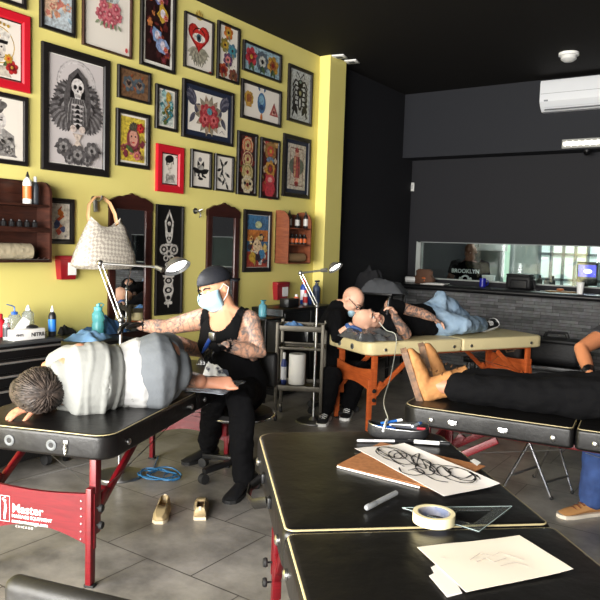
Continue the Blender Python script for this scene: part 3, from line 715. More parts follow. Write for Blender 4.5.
pics = [
 ('black framed picture cut off at the top left corner of the photo', (-25, -60), (26.4, 9.4), .03, d_blank, {}),
 ('red framed portrait of a sailor in a peaked cap with roses', (-36, -5), (30.6, 93.6), .065, d_sailor, dict(frame=REDF, mats=((MATB, .012),))),
 ('black framed grey portrait of a person with swept up hair', (-34, 84), (28, 166.6), .035, d_bust, {}),
 ('black framed orange and blue painting above the large skeleton print', (40.6, -45), (75.6, 38), .03, d_flame, {}),
 ('largest black framed print, a hooded winged skeleton in grey', (42.2, 40.6), (109.2, 177.6), .062, d_death, dict(paper=(196, 188, 186), mats=((MATW, .008),), margin=-.10)),
 ('thin framed skull with orange flower eyes and pink roses', (83.6, -50), (131.6, 59.4), .016, d_skullrose, dict(frame=wood('dark_brown_frame', (48, 30, 24), (66, 42, 32)))),
 ('tall black framed dark multicoloured print with white border at the top', (142, -42), (175, 74.6), .03, d_color, dict(mats=((MATW, .03),))),
 ('small black framed pair of motifs on brown paper', (118.4, 63.6), (150.6, 105), .022, d_brown, dict(paper=(122, 90, 64))),
 ('black framed lady with a crown of feathers on yellow ground', (117, 107.4), (149.6, 170), .036, d_lady, dict(margin=.06)),
 ('small narrow black framed teal and gold serpent print', (156.4, 83), (177.4, 132.6), .03, d_teal, dict(margin=.08)),
 ('thin framed red heart with an eye in the middle', (185.4, 10.4), (213, 75.6), .016, d_hearteye, dict(margin=-.10)),
 ('navy matted frame with two swallows around red roses', (183.4, 77.6), (233, 147), .032, d_swallows, dict(margin=-.05, mats=((NAVY, .05),))),
 ('narrow black framed print of six small coloured flowers', (218.6, 19.6), (239, 85), .026, d_flowers6, dict(margin=-.10)),
 ('wide black framed print of three flowers on pale blue', (243.8, 39), (281, 83.2), .024, d_blue3, {}),
 ('wide black framed print of three small figures, the middle one blue', (242.2, 78), (280.8, 128), .034, d_three, dict(margin=-.07)),
 ('black framed black ink insect on grey, nearest the pillar', (289.4, 63), (311.6, 127), .036, d_insect, {}),
 ('red framed ink portrait of a person with a black quiff', (157.2, 143), (183.6, 194), .07, d_pompadour, dict(margin=-.03, frame=REDF, mats=((MATB, .012),))),
 ('small black framed ink lotus beside the red frame', (191.6, 148.4), (211.2, 190), .022, d_ink1, dict(margin=-.22)),
 ('small black framed ink sprig left of the narrow red prints', (215.4, 153), (233.4, 192.6), .022, d_ink2, dict(margin=-.14)),
 ('narrow red and green print, left one of the matching pair', (238.4, 130), (256, 196.4), .03, d_red1, {}),
 ('narrow red and green print, right one of the matching pair', (261.4, 136.6), (278.4, 200), .03, d_red2, {}),
 ('black framed red playing card figure on grey mat above the bottle shelf', (284.4, 132.8), (309.4, 199.4), .05, d_card, dict(mats=((NAVY, .045),))),
 ('small black framed orange and blue print between wooden cabinet and handbag', (46, 197), (74.4, 244.4), .03, d_ornate, dict(mats=((MATB, .012),))),
 ('tall black panel with white carved ornaments between the two mirrors', (157, 204), (181.6, 313.5), .012, d_totem, dict(paper=(22, 21, 21))),
 ('black framed blue and orange comic style print left of the bottle shelf', (244.8, 209), (270.4, 271.7), .05, d_comic, dict(mats=((MATW, .006),))),
]
for i, (lb, a, b, fw, fn, kw) in enumerate(pics):
    picture(lb, yz(*a), yz(*b), fw, fn, seed=i+3, **kw)
# ---------------------------------------------------------------- things on the yellow wall
def zat(px, py, x, y):
    d = ray(px, py); return H+d.z*math.hypot(x, y)/math.hypot(d.x, d.y)
DKWOOD = wood('dark_walnut', (48, 26, 20), (72, 40, 30), .4, 5)
REDWOOD = wood('reddish_brown_wood', (104, 54, 34), (132, 74, 46), .42, 5)
MAHOG = wood('mahogany', (44, 20, 17), (62, 30, 24), .32, 5)
MIRROR = mat('mirror_glass', (225, 228, 228), .015, 1)
def bottle(label, loc, h, r, body, cap, lab=None, cat='bottle', group=None, kind='plain', name='bottle', X=None, seg=12):
    t = thing(name, label, cat, loc, 0, group)
    b = MB()
    if kind == 'squeeze': b.lathe([(r*.9, 0), (r, h*.03), (r, h*.6), (r*.75, h*.7), (r*.35, h*.74), (r*.35, h*.76)], body, seg=seg)
    else: b.lathe([(r*.92, 0), (r, h*.02), (r, h*.66), (r*.8, h*.74), (r*.42, h*.8), (r*.42, h*.83)], body, seg=seg)
    part('bottle_body', b, t)
    c = MB()
    if kind == 'spray':
        c.lathe([(r*.45, h*.78), (r*.45, h*.86), (r*.25, h*.88), (r*.25, h*.93)], cap, seg=8); c.box((0, r*.25, h*.96), (r*.5, r*1.7, h*.08), cap, .003); c.bar((0, r*.8, h*.93), (0, r*1.0, h*.8), .005, .006, cap)
        part('spray_head', c, t)
    elif kind == 'squeeze':
        c.lathe([(r*.5, h*.72), (r*.5, h*.82), (r*.2, h*.84)], cap, seg=8); c.tube([(0, 0, h*.82), (0, 0, h*1.0), (0, -r*.4, h*1.06), (0, -r*1.3, h*1.12)], [.006, .005, .0045, .003], cap, 6)
        part('spout_cap', c, t)
    elif kind == 'cone':
        c.lathe([(r*.45, h*.8), (r*.4, h*.86), (r*.12, h*1.0)], cap, seg=8); part('nozzle', c, t)
    else:
        c.lathe([(r*.5, h*.8), (r*.5, h*.97), (r*.4, h)], cap, seg=10); part('cap', c, t)
    if lab: part('paper_label', MB().lathe([(r*1.015, h*.16), (r*1.015, h*.56)], lab, seg=seg, cap=False), t)
    return t
def cp(*a, r=.4, **k): return mat('plain_%d_%d_%d' % a, a, r, **k)
CLEARP = mat('clear_plastic', (214, 222, 224), .15, trans=.75, ior=1.3)
# left wooden wall cabinet
Xf = XW+.17
pr = atx(52, 225, Xf); y1 = pr.y; y0 = y1-1.05
zt, zs1, zs2, zb = (zat(50, v, Xf, y1) for v in (187, 205.5, 228, 262.5))
t = thing('wall_cabinet', 'dark wooden open wall cabinet cut off by the left photo edge', 'cabinet', (XW, y1, zb), R(90))
def side_poly(h, d, cut=.1):
    o = [(0, 0), (d, 0), (d, h-cut)]
    for k in range(7):
        a = R(90*k/6); o.append((d-cut+cut*math.cos(a), h-cut+cut*math.sin(a)))
    return o+[(0, h)]
hh = zt-zb+.04
for x in (0, -1.05):
    part('side_panel', MB().prism(side_poly(hh, .17), -.01, .01, DKWOOD, frame_X((x-.01*(1 if x == 0 else -1), 0, 0), (0, -1, 0), (0, 0, 1))), t)
part('back_panel', MB().box((-.525, -.006, hh/2), (1.05, .012, hh), DKWOOD), t)
part('top_rail', MB().box((-.525, -.014, hh-.05), (1.03, .012, .10), DKWOOD, .003), t)
for z in (0, zs2-zb, zs1-zb): part('shelf', MB().box((-.525, -.085, z-.008 if z else .008), (1.03, .165, .016), DKWOOD, .003), t)
part('front_rail', MB().box((-.525, -.165, zs2-zb-.022), (1.03, .012, .03), DKWOOD, .003), t)
def oncab(px, py, z, X): d = atx(px, py, X); return (X, d.y, z)
Xm = XW+.11
bottle('white bottle with orange label on the left wooden wall cabinet', oncab(27.5, 200, zs1, Xm), .235, .033, cp(232, 230, 224), cp(24, 24, 24), cp(206, 108, 56), kind='cone')
bottle('slim dark grey bottle beside the white orange labelled bottle', oncab(35.2, 200, zs1, Xm), .205, .026, cp(52, 56, 62), cp(190, 190, 190))
for k in range(9):
    bottle('small black ink bottle in the row on the middle cabinet shelf', (Xm+.02, y1-.12-.062*k, zs2), .052, .021, cp(22, 21, 22), cp(34, 32, 34), None, group='small ink bottles on the middle cabinet shelf', name='ink_bottle', seg=8)
rl = MB(); q = MB()
t = thing('foil_roll', 'shiny beige plastic wrap roll on the bottom cabinet shelf', 'roll', (Xm, y1-.42, zb+.016))
rl.tube([(0, -.40, .062), (0, .27, .062)], .062, mat('shiny_film', (204, 190, 160), .18, .35, bump=(30, .4)), 16); part('wrapped_roll', rl, t)
part('core', MB().tube([(0, .25, .062), (0, .285, .062)], .022, cp(150, 120, 90), 10), t)
for k in range(5):
    single('metal_tool', MB().tube([(0, 0, .004), (.02, .05, .006), (-.01, .09, .02)], .004, STEEL, 6), 'short steel tool lying at the front of the bottom cabinet shelf', 'tool', (Xf-.02, y1-.08-.05*k, zb+.016), group='steel tools on the bottom cabinet shelf')
# right wooden bottle shelf
yL = atx(275, 240, XW).y; Xr = aty(288.5, 240, yL).x; dR = Xr-XW; yR = atx(311.3, 240, Xr).y
zt, zs1, zs2, zb = (zat(290, v, Xr, yL) for v in (212, 227.5, 244, 263.5))
t = thing('bottle_shelf', 'reddish brown open wall shelf holding small bottles near the pillar', 'shelf', (XW, yL, zb), R(90))
hh = zt-zb+.02; wR = yR-yL
for x in (.008, wR-.008): part('side_panel', MB().prism(side_poly(hh, dR, .12), -.008, .008, REDWOOD, frame_X((x, 0, 0), (0, -1, 0), (0, 0, 1))), t)
part('back_panel', MB().box((wR/2, -.005, hh*.48), (wR, .01, hh*.94), REDWOOD), t)
for z in (.008, zs2-zb, zs1-zb): part('shelf', MB().box((wR/2, -dR/2, z-.007), (wR-.02, dR-.01, .014), REDWOOD, .002), t)
Xq = Xr-.07
for k in range(5):
    bottle('dropper bottle with pale label on the top of the bottle shelf', (Xq-.05*(k % 2), yL+.09+.085*k, zs1+.001), .17+.03*(k % 3 == 1), .028, cp(30, 28, 30), cp(20, 20, 20), cp(206, 204, 198), kind='cone', group='dark dropper bottles on the top shelf')
for k in range(5):
    bottle('small orange labelled bottle on the middle of the bottle shelf', (Xq, yL+.09+.08*k, zs2+.001), .115, .029, cp(40, 34, 30), cp(22, 22, 22), cp(222, 106, 50), group='orange labelled bottles on the middle shelf')
single('rolled_towel', MB().tube([(0, 0, .05), (0, .32, .05)], .05, cp(150, 120, 84, r=.8), 14, round_=False), 'tan rolled towel on the lowest board of the bottle shelf', 'towel', (Xq, yL+.07, zb+.015))
# mirrors
def mirror(label, xl, xr, ytop, ybot, ycrest):
    ya = atx(xl, ytop, XW+.02).y; yb = atx(xr, ytop, XW+.02).y
    z1 = atx((xl+xr)/2, ytop, XW+.02).z; z0 = atx((xl+xr)/2, ybot, XW+.02).z; zc = atx((xl+xr)/2, ycrest, XW+.02).z
    w, h, c = yb-ya, z1-z0, zc-z1
    t = thing('wall_mirror', label, 'mirror', (XW, (ya+yb)/2, z0), R(90), 'arched dark wood mirrors on the yellow wall')
    top = [(w/2, h*.985), (w*.40, h+c*.1), (w*.3, h+c*.45), (w*.2, h+c*.42), (w*.12, h+c*.7), (w*.06, h+c*.72), (0, h+c)]
    top = top+[(-x, z) for x, z in top[-2::-1]]
    poly = [(-w/2, 0), (w/2, 0)]+top
    fw = .075
    inn = [(-w/2+fw, fw), (w/2-fw, fw), (w/2-fw, h-fw*1.1), (-w/2+fw, h-fw*1.1)]
    mb = MB(); X = frame_X((0, 0, 0), (1, 0, 0), (0, 0, 1))
    # rails
    mb.box((-w/2+fw/2, -.014, h/2), (fw, .028, h*.97), MAHOG, .008); mb.box((w/2-fw/2, -.014, h/2), (fw, .028, h*.97), MAHOG, .008); mb.box((0, -.014, fw/2), (w-.01, .027, fw), MAHOG, .008)
    mb.prism([(-w/2, h-fw*1.1), (w/2, h-fw*1.1)]+top, 0, .03, MAHOG, X)
    part('mirror_frame', mb, t)
    part('mirror_pane', MB().box((0, -.008, h/2), (w-fw*1.6, .008, h-fw*1.6), MIRROR), t)
    return t
mirror('arched dark wood mirror behind the handbag', 109.4, 152.4, 200, 340, 193)
mirror('arched dark wood mirror behind the artist in the black cap', 207.7, 240, 209, 322, 202.5)
# wall hook
p = atx(195, 211, XW)
hk = MB(); hk.lathe([(.03, 0), (.03, .006), (.012, .01), (.01, .05)], DSTEEL, seg=10, X=frame_X((0, 0, 0), (0, 1, 0), (0, 0, 1))); hk.tube([(.04, 0, 0), (.07, 0, -.02), (.075, .0, -.05), (.06, 0, -.06)], .007, DSTEEL, 6); hk.tube([(.04, 0, 0), (.08, .02, .02)], .006, DSTEEL, 6)
single('wall_hook', hk, 'small metal wall hook between the carved panel and second mirror', 'hook', p)
# sharps bins
def sharps(label, a, b):
    pa, pb = yz(*a), yz(*b); w = pb[0]-pa[0]; h = pa[1]-pb[1]
    t = thing('sharps_bin', label, 'sharps container', (XW, (pa[0]+pb[0])/2, pb[1]), R(90), 'red sharps bins on the yellow wall')
    RD = mat('red_plastic', (140, 20, 30), .45)
    mb = MB(); vs = [(x*w*s/2, -(y*.07*s2), z) for z, s, s2 in ((0, .8, .85), (h*.82, 1, 1)) for x, y in ((-1, 0), (1, 0), (1, 1), (-1, 1))]
    mb.add(vs, [[0, 1, 2, 3], [4, 5, 6, 7]]+[[k, (k+1) % 4, 4+(k+1) % 4, 4+k] for k in range(4)], RD); part('bin_body', mb, t, angle=25)
    part('bin_lid', MB().box((0, -.0395, h*.91), (w*1.04, .077, h*.18), RD, .008), t)
    part('white_label', MB().box((w*.16, -.0705, h*.45), (w*.46, .003, h*.52), WPLAST), t, 'white warning label')
sharps('red wall sharps bin between the left wall cabinet and the handbag', (56.5, 255.5), (74, 279))
sharps('red wall sharps bin below the bottle shelf near the pillar', (274, 282), (285.4, 299))
# handbag
def bag_mat():
    m = mat('checked_canvas', (222, 212, 196), .6); nt = m.node_tree; b = nt.nodes['Principled BSDF']
    tc = nt.nodes.new('ShaderNodeTexCoord'); mp = nt.nodes.new('ShaderNodeMapping'); mp.inputs['Rotation'].default_value = (0, R(40), 0)
    ck = nt.nodes.new('ShaderNodeTexChecker'); ck.inputs['Scale'].default_value = 40
    ck.inputs['Color1'].default_value = (*lin((212, 204, 190)), 1); ck.inputs['Color2'].default_value = (*lin((174, 164, 152)), 1)
    nt.links.new(tc.outputs['Object'], mp.inputs['Vector']); nt.links.new(mp.outputs['Vector'], ck.inputs['Vector']); nt.links.new(ck.outputs['Color'], b.inputs['Base Color']); return m
TANL = mat('tan_leather', (206, 160, 116), .5)
BGM = bag_mat()
pa = atx(101, 268.5, XW+.1)
t = thing('handbag', 'cream checked handbag hung by its tan handle on the yellow wall', 'handbag', (XW+.012, pa.y, pa.z), R(90))
mb = MB(); n = 26; rings = []
prof = [(0.0, .25, .10), (.03, .30, .13), (.12, .285, .125), (.22, .235, .10), (.31, .18, .065), (.37, .145, .035)]
vs, fs = [], []
for j, (z, a, d) in enumerate(prof):
    for k in range(n):
        th = 2*math.pi*k/n; sx = math.copysign(abs(math.cos(th))**.7, math.cos(th)); sy = math.copysign(abs(math.sin(th))**.8, math.sin(th))
        zz = z+.05*(j >= 4)*(abs(math.cos(th))**2)-.03*(j == 5)*(abs(math.sin(th)))
        vs.append((sx*a+.03*z, -.13+sy*d+.008*math.sin(5*th+3*z*9)*(j > 0), zz))
for j in range(len(prof)-1):
    for k in range(n): fs.append([j*n+k, j*n+(k+1) % n, (j+1)*n+(k+1) % n, (j+1)*n+k])
fs.append(list(range(n))[::-1]); mb.add(vs, fs, BGM); part('bag_body', mb, t)
mb = MB(); vs = []; fs = []
for z, a, d in ((.04, .10, .12), (.17, .12, .13), (.34, .06, .06)):
    vs += [(.18+a*.9, -.10-d*.2, z), (.18+a*.2, -.10-d*.75, z+.01), (.18-.06, -.10-d*.9, z+.02)]
for j in range(2):
    for k in range(2): fs.append([j*3+k, j*3+k+1, (j+1)*3+k+1, (j+1)*3+k])
mb.add(vs, fs, BGM); mb.add([(v[0]*1.0, v[1]+.012, v[2]) for v in vs], [f[::-1] for f in fs], BGM)
part('side_fold', mb, t)
hd = MB(); hd.tube([(-.12, -.10, .34), (-.135, -.09, .42), (-.115, -.075, .51), (-.05, -.065, .575), (.03, -.06, .585), (.10, -.065, .54), (.14, -.085, .45), (.15, -.10, .36)], [(.020, .009)]*8, TANL, 10, side=(0, 1, 0)); part('bag_handle', hd, t, 'tan leather handle')
for x in (-.12, .15): part('handle_ring', MB().tube([(x+.022*math.cos(a), -.115, .345+.022*math.sin(a)) for a in [i*math.pi/5 for i in range(10)]], .005, mat('brass', (190, 150, 80), .3, 1), 6, closed=True), t)
hk = MB(); hk.lathe([(.03, 0), (.03, .008), (.01, .012), (.01, .045)], DSTEEL, seg=10, X=frame_X((0, 0, 0), (0, 1, 0), (0, 0, 1))); hk.tube([(.035, 0, 0), (.075, 0, -.012), (.10, 0, .005), (.104, 0, .03)], .008, DSTEEL, 6); hk.tube([(.02, 0, -.01), (.03, .0, -.10)], .02, DSTEEL, 8)
single('coat_hook', hk, 'metal coat hook carrying the checked handbag', 'hook', (XW, pa.y, pa.z+.562))
# ---------------------------------------------------------------- tool chest and worktop at the wall
CHX = -4.06; CHZ = .9; cy1 = atz(62, 338.5, CHZ).y
t = thing('tool_chest', 'black tool chest with silver drawer rails against the yellow wall', 'tool chest', (CHX, cy1, 0), R(90))
BMET = mat('black_enamel', (17, 17, 18), .35, .2)
part('chest_body', MB().box((-.5, .26, .49), (1.0, .52, .80), BMET, .01), t)
part('chest_top', MB().box((-.5, .26, .895), (1.02, .55, .02), mat('grey_mat', (58, 60, 62), .6), .006), t)
for k, (za, zb_) in enumerate(((.80, .88), (.71, .795), (.62, .705), (.48, .61), (.30, .47), (.11, .29))):
    d = part('drawer', MB().box((-.5, -.008, (za+zb_)/2), (.96, .016, zb_-za-.008), BMET, .004), t)
    part('drawer_rail', MB().box((-.5, -.02, zb_-.016), (.96, .014, .014), mat('bright_aluminium', (214, 214, 212), .3, .9), .004), d)
for x in (-.08, -.92):
    for y in (.06, .46): part('caster', MB().lathe([(.01, -.02), (.045, -.018), (.045, .018), (.01, .02)], RUB, seg=12, X=Matrix.Translation((x, y, .046)) @ Matrix.Rotation(R(90), 4, 'Y')), t)
def onchest(px, py, z=CHZ+.005): return atz(px, py, z)
CT = CHZ+.006
p = onchest(33, 340, CT); t = thing('glove_box', 'white box of disposable gloves on the black tool chest', 'glove box', (p.x-.02, p.y-.01, CT), R(90))
part('carton', MB().box((0, .06, .036), (.235, .12, .072), cp(232, 230, 226), .002), t)
part('box_lettering', text_mesh('NITRILE', .036, frame_X((.01, -.0012, .022), (1, 0, 0), (0, 0, 1)), cp(40, 38, 40), bold=.001), t, 'dark printed lettering')
part('side_lettering', text_mesh('VINYL', .022, frame_X((-.105, -.0012, .03), (1, 0, 0), (0, 0, 1)), cp(90, 88, 92), bold=.0008), t)
fl = MB(); fl.prism([(-.09, .0), (.02, 0), (.045, .05), (.0, .085), (-.05, .04)], 0, .002, cp(240, 240, 238), frame_X((.0, .05, .073), (1, 0, 0), (0, .35, 1))); part('torn_flap', fl, t)
fl = MB(); fl.ell((.05, .06, .074), (.05, .04, .022), cp(26, 26, 28)); part('glove_bunch', fl, t, 'black gloves showing at the slot')
p = atx(14.5, 318, -4.45); bottle('clear wash bottle with blue spout cap on the tool chest', (-4.45, p.y, CT), .19, .047, CLEARP, cp(34, 88, 172), None, kind='squeeze')
p = atx(28, 318, -4.45); bottle('clear squeeze bottle with white cap behind the glove box', (-4.45, p.y, CT), .20, .043, CLEARP, cp(236, 236, 234), None, kind='cone')
bottle('red plastic bottle at the left photo edge on the tool chest', (-4.36, atx(0, 315, -4.36).y, CT), .16, .036, cp(190, 30, 44), cp(170, 24, 36), None)
bottle('small clear spray bottle at the left end of the tool chest', (-4.2, atx(6.5, 315, -4.2).y, CT), .15, .024, CLEARP, cp(228, 228, 228), cp(60, 60, 66), kind='spray')
p = onchest(55, 337, CT); bottle('black and blue bottle with white cap on the tool chest corner', (p.x-.06, p.y+.02, CT), .215, .027, cp(24, 24, 28), cp(230, 230, 230), cp(36, 110, 190), kind='cone')
# low worktop with towels
WTZ = .84; yw0 = cy1+.03
t = thing('side_table', 'low black side table with a pile of blue towels', 'table', (CHX, yw0, 0), R(90))
part('table_top', MB().box((.33, .26, WTZ-.015), (.66, .52, .03), BMET, .006), t)
for x in (.04, .62):
    for y in (.04, .48): part('leg', MB().box((x, y, (WTZ-.03)/2), (.035, .035, WTZ-.03), BMET, .004), t)
def cloth(name, label, c, sx, sy, h, m, seed, cat='cloth', rz=0, n=16, group=None):
    rnd = random.Random(seed); vs, fs = [], []
    for i in range(n+1):
        for j in range(n+1):
            u, v = i/n*2-1, j/n*2-1; e = max(0, 1-max(abs(u), abs(v))**3)
            q = (noise.noise(V3((u*1.6+seed, v*1.6, seed*.7)))+.4*noise.noise(V3((u*4, v*4+seed, 1))))*(.45 if h > .2 else 1)
            vs.append((u*sx*(1+.12*noise.noise(V3((v*3, seed, 2)))), v*sy*(1+.12*noise.noise(V3((u*3, seed, 5)))), max(.003, e*h*(.65+.7*q))+.002))
    for i in range(n):
        for j in range(n): a = i*(n+1)+j; fs.append([a, a+n+1, a+n+2, a+1])
    N = len(vs); vs += [(x, y, 0) for x, y, z in vs]; rim = [i*(n+1) for i in range(n+1)]+[n*(n+1)+j for j in range(1, n+1)]+[i*(n+1)+n for i in range(n-1, -1, -1)]+[j for j in range(n-1, 0, -1)]
    for a, b in zip(rim, rim[1:]+rim[:1]): fs.append([a, b, N+b, N+a])
    fs.append([N+r for r in rim])
    return single(name, MB().add(vs, fs, m), label, cat, c, rz, group)
BTOW = mat('blue_towel', (128, 172, 214), .85); DTOW = mat('navy_cloth', (40, 74, 110), .85); BCLO = mat('black_cloth', (24, 24, 27), .85)
p = atz(89, 340, WTZ); cloth('towel', 'pale blue paper towel folded on the low side table', (p.x-.04, p.y+.02, WTZ), .13, .15, .07, BTOW, 3, 'towel', .5)
p = atz(110, 333, WTZ); cloth('dark_towel', 'dark blue cloth heap beside the lamp arm on the side table', (p.x-.10, p.y+.04, WTZ), .15, .13, .13, DTOW, 8, 'cloth', .2)
p = atz(72, 335, WTZ); cloth('black_cloth', 'black cloth heap between tool chest and pale blue towel', (p.x-.16, p.y+.02, WTZ), .10, .07, .07, BCLO, 12)
# teal water bottle
p = atx(98, 325, -4.40); t = thing('water_bottle', 'translucent teal water bottle with a loop lid near the mirror', 'bottle', (-4.40, p.y, WTZ))
TEALP = mat('teal_plastic', (112, 196, 200), .2, trans=.45, ior=1.3); zz = zat(98, 304, -4.40, p.y)-WTZ
part('bottle_body', MB().lathe([(.04, 0), (.048, .01), (.048, zz*.35), (.043, zz*.42), (.048, zz*.5), (.048, zz*.68), (.03, zz*.8), (.03, zz*.82)], TEALP, seg=16), t)
part('lid', MB().lathe([(.034, zz*.8), (.034, zz*.9), (.016, zz*.93), (.014, zz)], mat('teal_lid', (100, 184, 190), .35), seg=12), t)
part('carry_loop', MB().tube([(.0, .03, zz*.86), (0, .055, zz*.97), (0, .03, zz*1.02), (0, 0, zz*1.0)], .006, MATS['teal_lid'], 6), t)
# ---------------------------------------------------------------- swing arm floor lamps
def floor_lamp(label, base, jpx, pts, head, tip, E):
    bx_, by_ = base; dep = (V3((bx_, by_, 1))-CAM).dot(_f)
    t = thing('floor_lamp', label, 'lamp', (bx_, by_, 0), 0, 'swing arm floor lamps')
    W = lambda mb: mb
    part('lamp_base', MB().lathe([(.155, 0), (.16, .006), (.155, .016), (.04, .024), (.022, .05)], DSTEEL, seg=24), t)
    zj = zat(*jpx, bx_, by_)
    part('pole', MB().tube([(0, 0, .02), (0, 0, zj)], .0115, STEEL, 10), t)
    J = V3((bx_, by_, zj)); E1 = atd(*pts[0], dep); E2 = atd(*pts[1], dep-.02)
    part('joint', MB().ell(J, .024, DSTEEL, seg=10, rings=8), t, world=True)
    sd = CR*.014
    for s_ in (-1, 1): part('lower_arm', MB().tube([J+sd*s_, E1+sd*s_], .0055, STEEL, 8), t, world=True)
    part('elbow_joint', MB().ell(E1, .022, STEEL, seg=10, rings=8), t, world=True)
    part('upper_arm', MB().tube([E1, E2], .0085, STEEL, 8), t, world=True)
    hd_ = atd(*head, dep-.04); tp = atd(*tip, dep-.06); ax = (tp-hd_); L = ax.length; ax.normalize()
    part('neck', MB().tube([E2, hd_], [.016, .02], DSTEEL, 8), t, world=True)
    dn = V3((0, 0, -1)); dn = (dn-ax*dn.dot(ax)*.75).normalized(); dn = (dn+ax*.45-_f*.35).normalized()
    cen = hd_+ax*L*.55
    X = frame_X(cen, dn.orthogonal(), dn.cross(dn.orthogonal()))
    rr = L*.50
    sh = part('lamp_shade', MB().lathe([(.02, -rr*.75), (rr*.45, -rr*.7), (rr*.8, -rr*.35), (rr, .0), (rr*.96, .0), (rr*.76, -rr*.3)], mat('brushed_shade', (170, 172, 174), .3, .9), seg=20, X=X, cap=False), t, world=True)
    part('lamp_disc', MB().lathe([(.001, -rr*.18), (rr*.72, -rr*.2)], mat('lamp_glow', (255, 255, 255), .5, emit=((255, 252, 245), 14)), seg=20, X=X), sh, 'glowing lamp disc', world=True)
    l = bpy.data.lights.new('lamp_spot', 'SPOT'); l.energy = E; l.spot_size = R(110); l.spot_blend = .6; l.shadow_soft_size = .04
    o = bpy.data.objects.new('lamp_spot', l); COL.objects.link(o); o.location = cen+dn*.02; o.rotation_euler = dn.to_track_quat('-Z', 'Y').to_euler()
    return t
b = atz(119, 476, 0)
floor_lamp('chrome floor lamp reaching over the client in the light shirt', (b.x, b.y), (122, 320), ((100, 263), (156, 267)), (163, 270), (190, 267), 5)
b2 = atz(313, 422, 0)
floor_lamp('chrome floor lamp beside the bald artist, base near the beige table', (b2.x, b2.y), (318, 306), ((300.5, 273), (321, 270.5)), (327, 270), (343, 267), 3)
# ---------------------------------------------------------------- glass trolley, paper roll, back cabinet
b = atz(275, 421, 0)
t = thing('trolley', 'small steel and glass trolley holding a paper towel roll', 'trolley', (b.x, b.y, 0), R(28))
gw, gd = .41, .34; zT = .905
SMK = mat('smoked_glass', (120, 116, 100), .1, trans=.5, ior=1.3); CST = mat('trolley_steel', (84, 80, 72), .45, .7)
for x in (0, gw):
    for y in (0, gd):
        l_ = part('post', MB().box((x, y, zT/2+.05), (.03, .03, zT-.10), CST, .004), t)
        part('caster', MB().lathe([(.008, -.012), (.03, -.011), (.03, .011), (.008, .012)], RUB, seg=12, X=Matrix.Translation((x, y, .031)) @ Matrix.Rotation(R(90), 4, 'Y')), l_)
        part('caster_fork', MB().box((x, y, .06), (.02, .03, .05), CST, .003), l_)
for z in (zT-.06, zT-.24, .30):
    part('tray', MB().box((gw/2, gd/2, z), (gw, gd, .008), SMK if z != .30 else CST, .002), t)
    rm = MB()
    for (x0, y0_), (x1, y1_) in (((0, 0), (gw, 0)), ((gw, 0), (gw, gd)), ((gw, gd), (0, gd)), ((0, gd), (0, 0))): rm.bar((x0, y0_, z+.01), (x1, y1_, z+.01), .012, .05 if z != zT-.24 else .02, CST)
    part('tray_rim', rm, t)
TM = ROOTM[t.name]
pr = TM @ V3((.17, .15, .325))
t2 = thing('paper_towel_roll', 'white paper towel roll standing on the bottom tray of the trolley', 'paper roll', pr)
part('paper', MB().lathe([(.076, 0), (.078, .004), (.078, .276), (.076, .28), (.022, .28)], mat('paper_white', (238, 236, 230), .8), seg=24), t2)
part('cardboard_core', MB().lathe([(.021, .2805), (.017, .2808), (.016, .15)], cp(160, 130, 100, r=.8), seg=14, cap=False), t2)
pb = TM @ V3((-.0, .2, .305)); bottle('blue labelled bottle on the bottom tray beside the paper roll', (pb.x+.05, pb.y, .307), .30, .028, cp(56, 70, 130), cp(228, 228, 228), cp(210, 212, 220))
cq = TM @ V3((.12, .16, zT-.05)); cloth('blue_wipe', 'crumpled blue wipe on the top tray of the trolley', cq, .08, .06, .05, mat('blue_wipe_paper', (96, 140, 196), .8), 21, 'wipe')
for k, (dx, rr) in enumerate(((.26, .025), (.33, .03))): single('metal_bowl', MB().lathe([(rr*.6, 0), (rr, .03), (rr*.93, .03), (rr*.5, .004)], STEEL, seg=14), 'small steel bowl on the top tray of the trolley', 'bowl', TM @ V3((dx, .12+.1*k, zT-.056)), group='steel bowls on the trolley')
# black cabinet against the wall behind the trolley
ya = atx(283, 330, XW+.46).y; BCZ = .93
t = thing('black_cabinet', 'low black cabinet against the yellow wall behind the trolley', 'cabinet', (XW+.02, ya, 0), R(90))
part('cabinet_body', MB().box((.5, -.22, BCZ/2+.03), (1.0, .42, BCZ-.06), BMET, .008), t)
for x in (.255, .745):
    dd = part('door', MB().box((x, -.438, BCZ/2+.03), (.47, .018, BCZ-.14), BMET, .005), t); part('door_handle', MB().bar((x+.18*(1 if x < .5 else -1), -.455, .55), (x+.18*(1 if x < .5 else -1), -.455, .70), .012, .012, STEEL), dd)
part('plinth', MB().box((.5, -.21, .03), (.96, .38, .06), BMET), t)
def oncb(px, py, X): q = atx(px, py, X); return (X, q.y, BCZ)
items = [((303.5, 300), -4.45, .29, .04, (30, 70, 160), (206, 34, 40), (226, 226, 232), 'plain', 'blue bottle with red cap, tallest on the black cabinet'),
 ((296, 312), -4.35, .13, .036, (226, 120, 84), (226, 226, 226), None, 'plain', 'orange bottle at the front of the black cabinet'),
 ((305, 308), -4.35, .17, .028, (210, 206, 204), (206, 44, 44), (196, 44, 44), 'plain', 'white bottle with red label on the black cabinet'),
 ((309.5, 308), -4.38, .18, .026, (34, 66, 140), (28, 40, 90), None, 'plain', 'slim navy bottle on the black cabinet'),
 ((316, 303), -4.42, .27, .045, (60, 74, 100), (36, 46, 70), (44, 52, 76), 'spray', 'dark spray bottle at the right end of the black cabinet')]
for (px, py), X, h, r, c1, c2, c3, kd, lb in items: bottle(lb, oncb(px, py, X), h, r, cp(*c1), cp(*c2), cp(*c3) if c3 else None, kind=kd)
bx = oncb(289, 312, -4.35); single('black_box', MB().box((0, 0, .045), (.12, .2, .09), BPLAST, .006), 'small black box under the sharps bin on the black cabinet', 'box', bx)
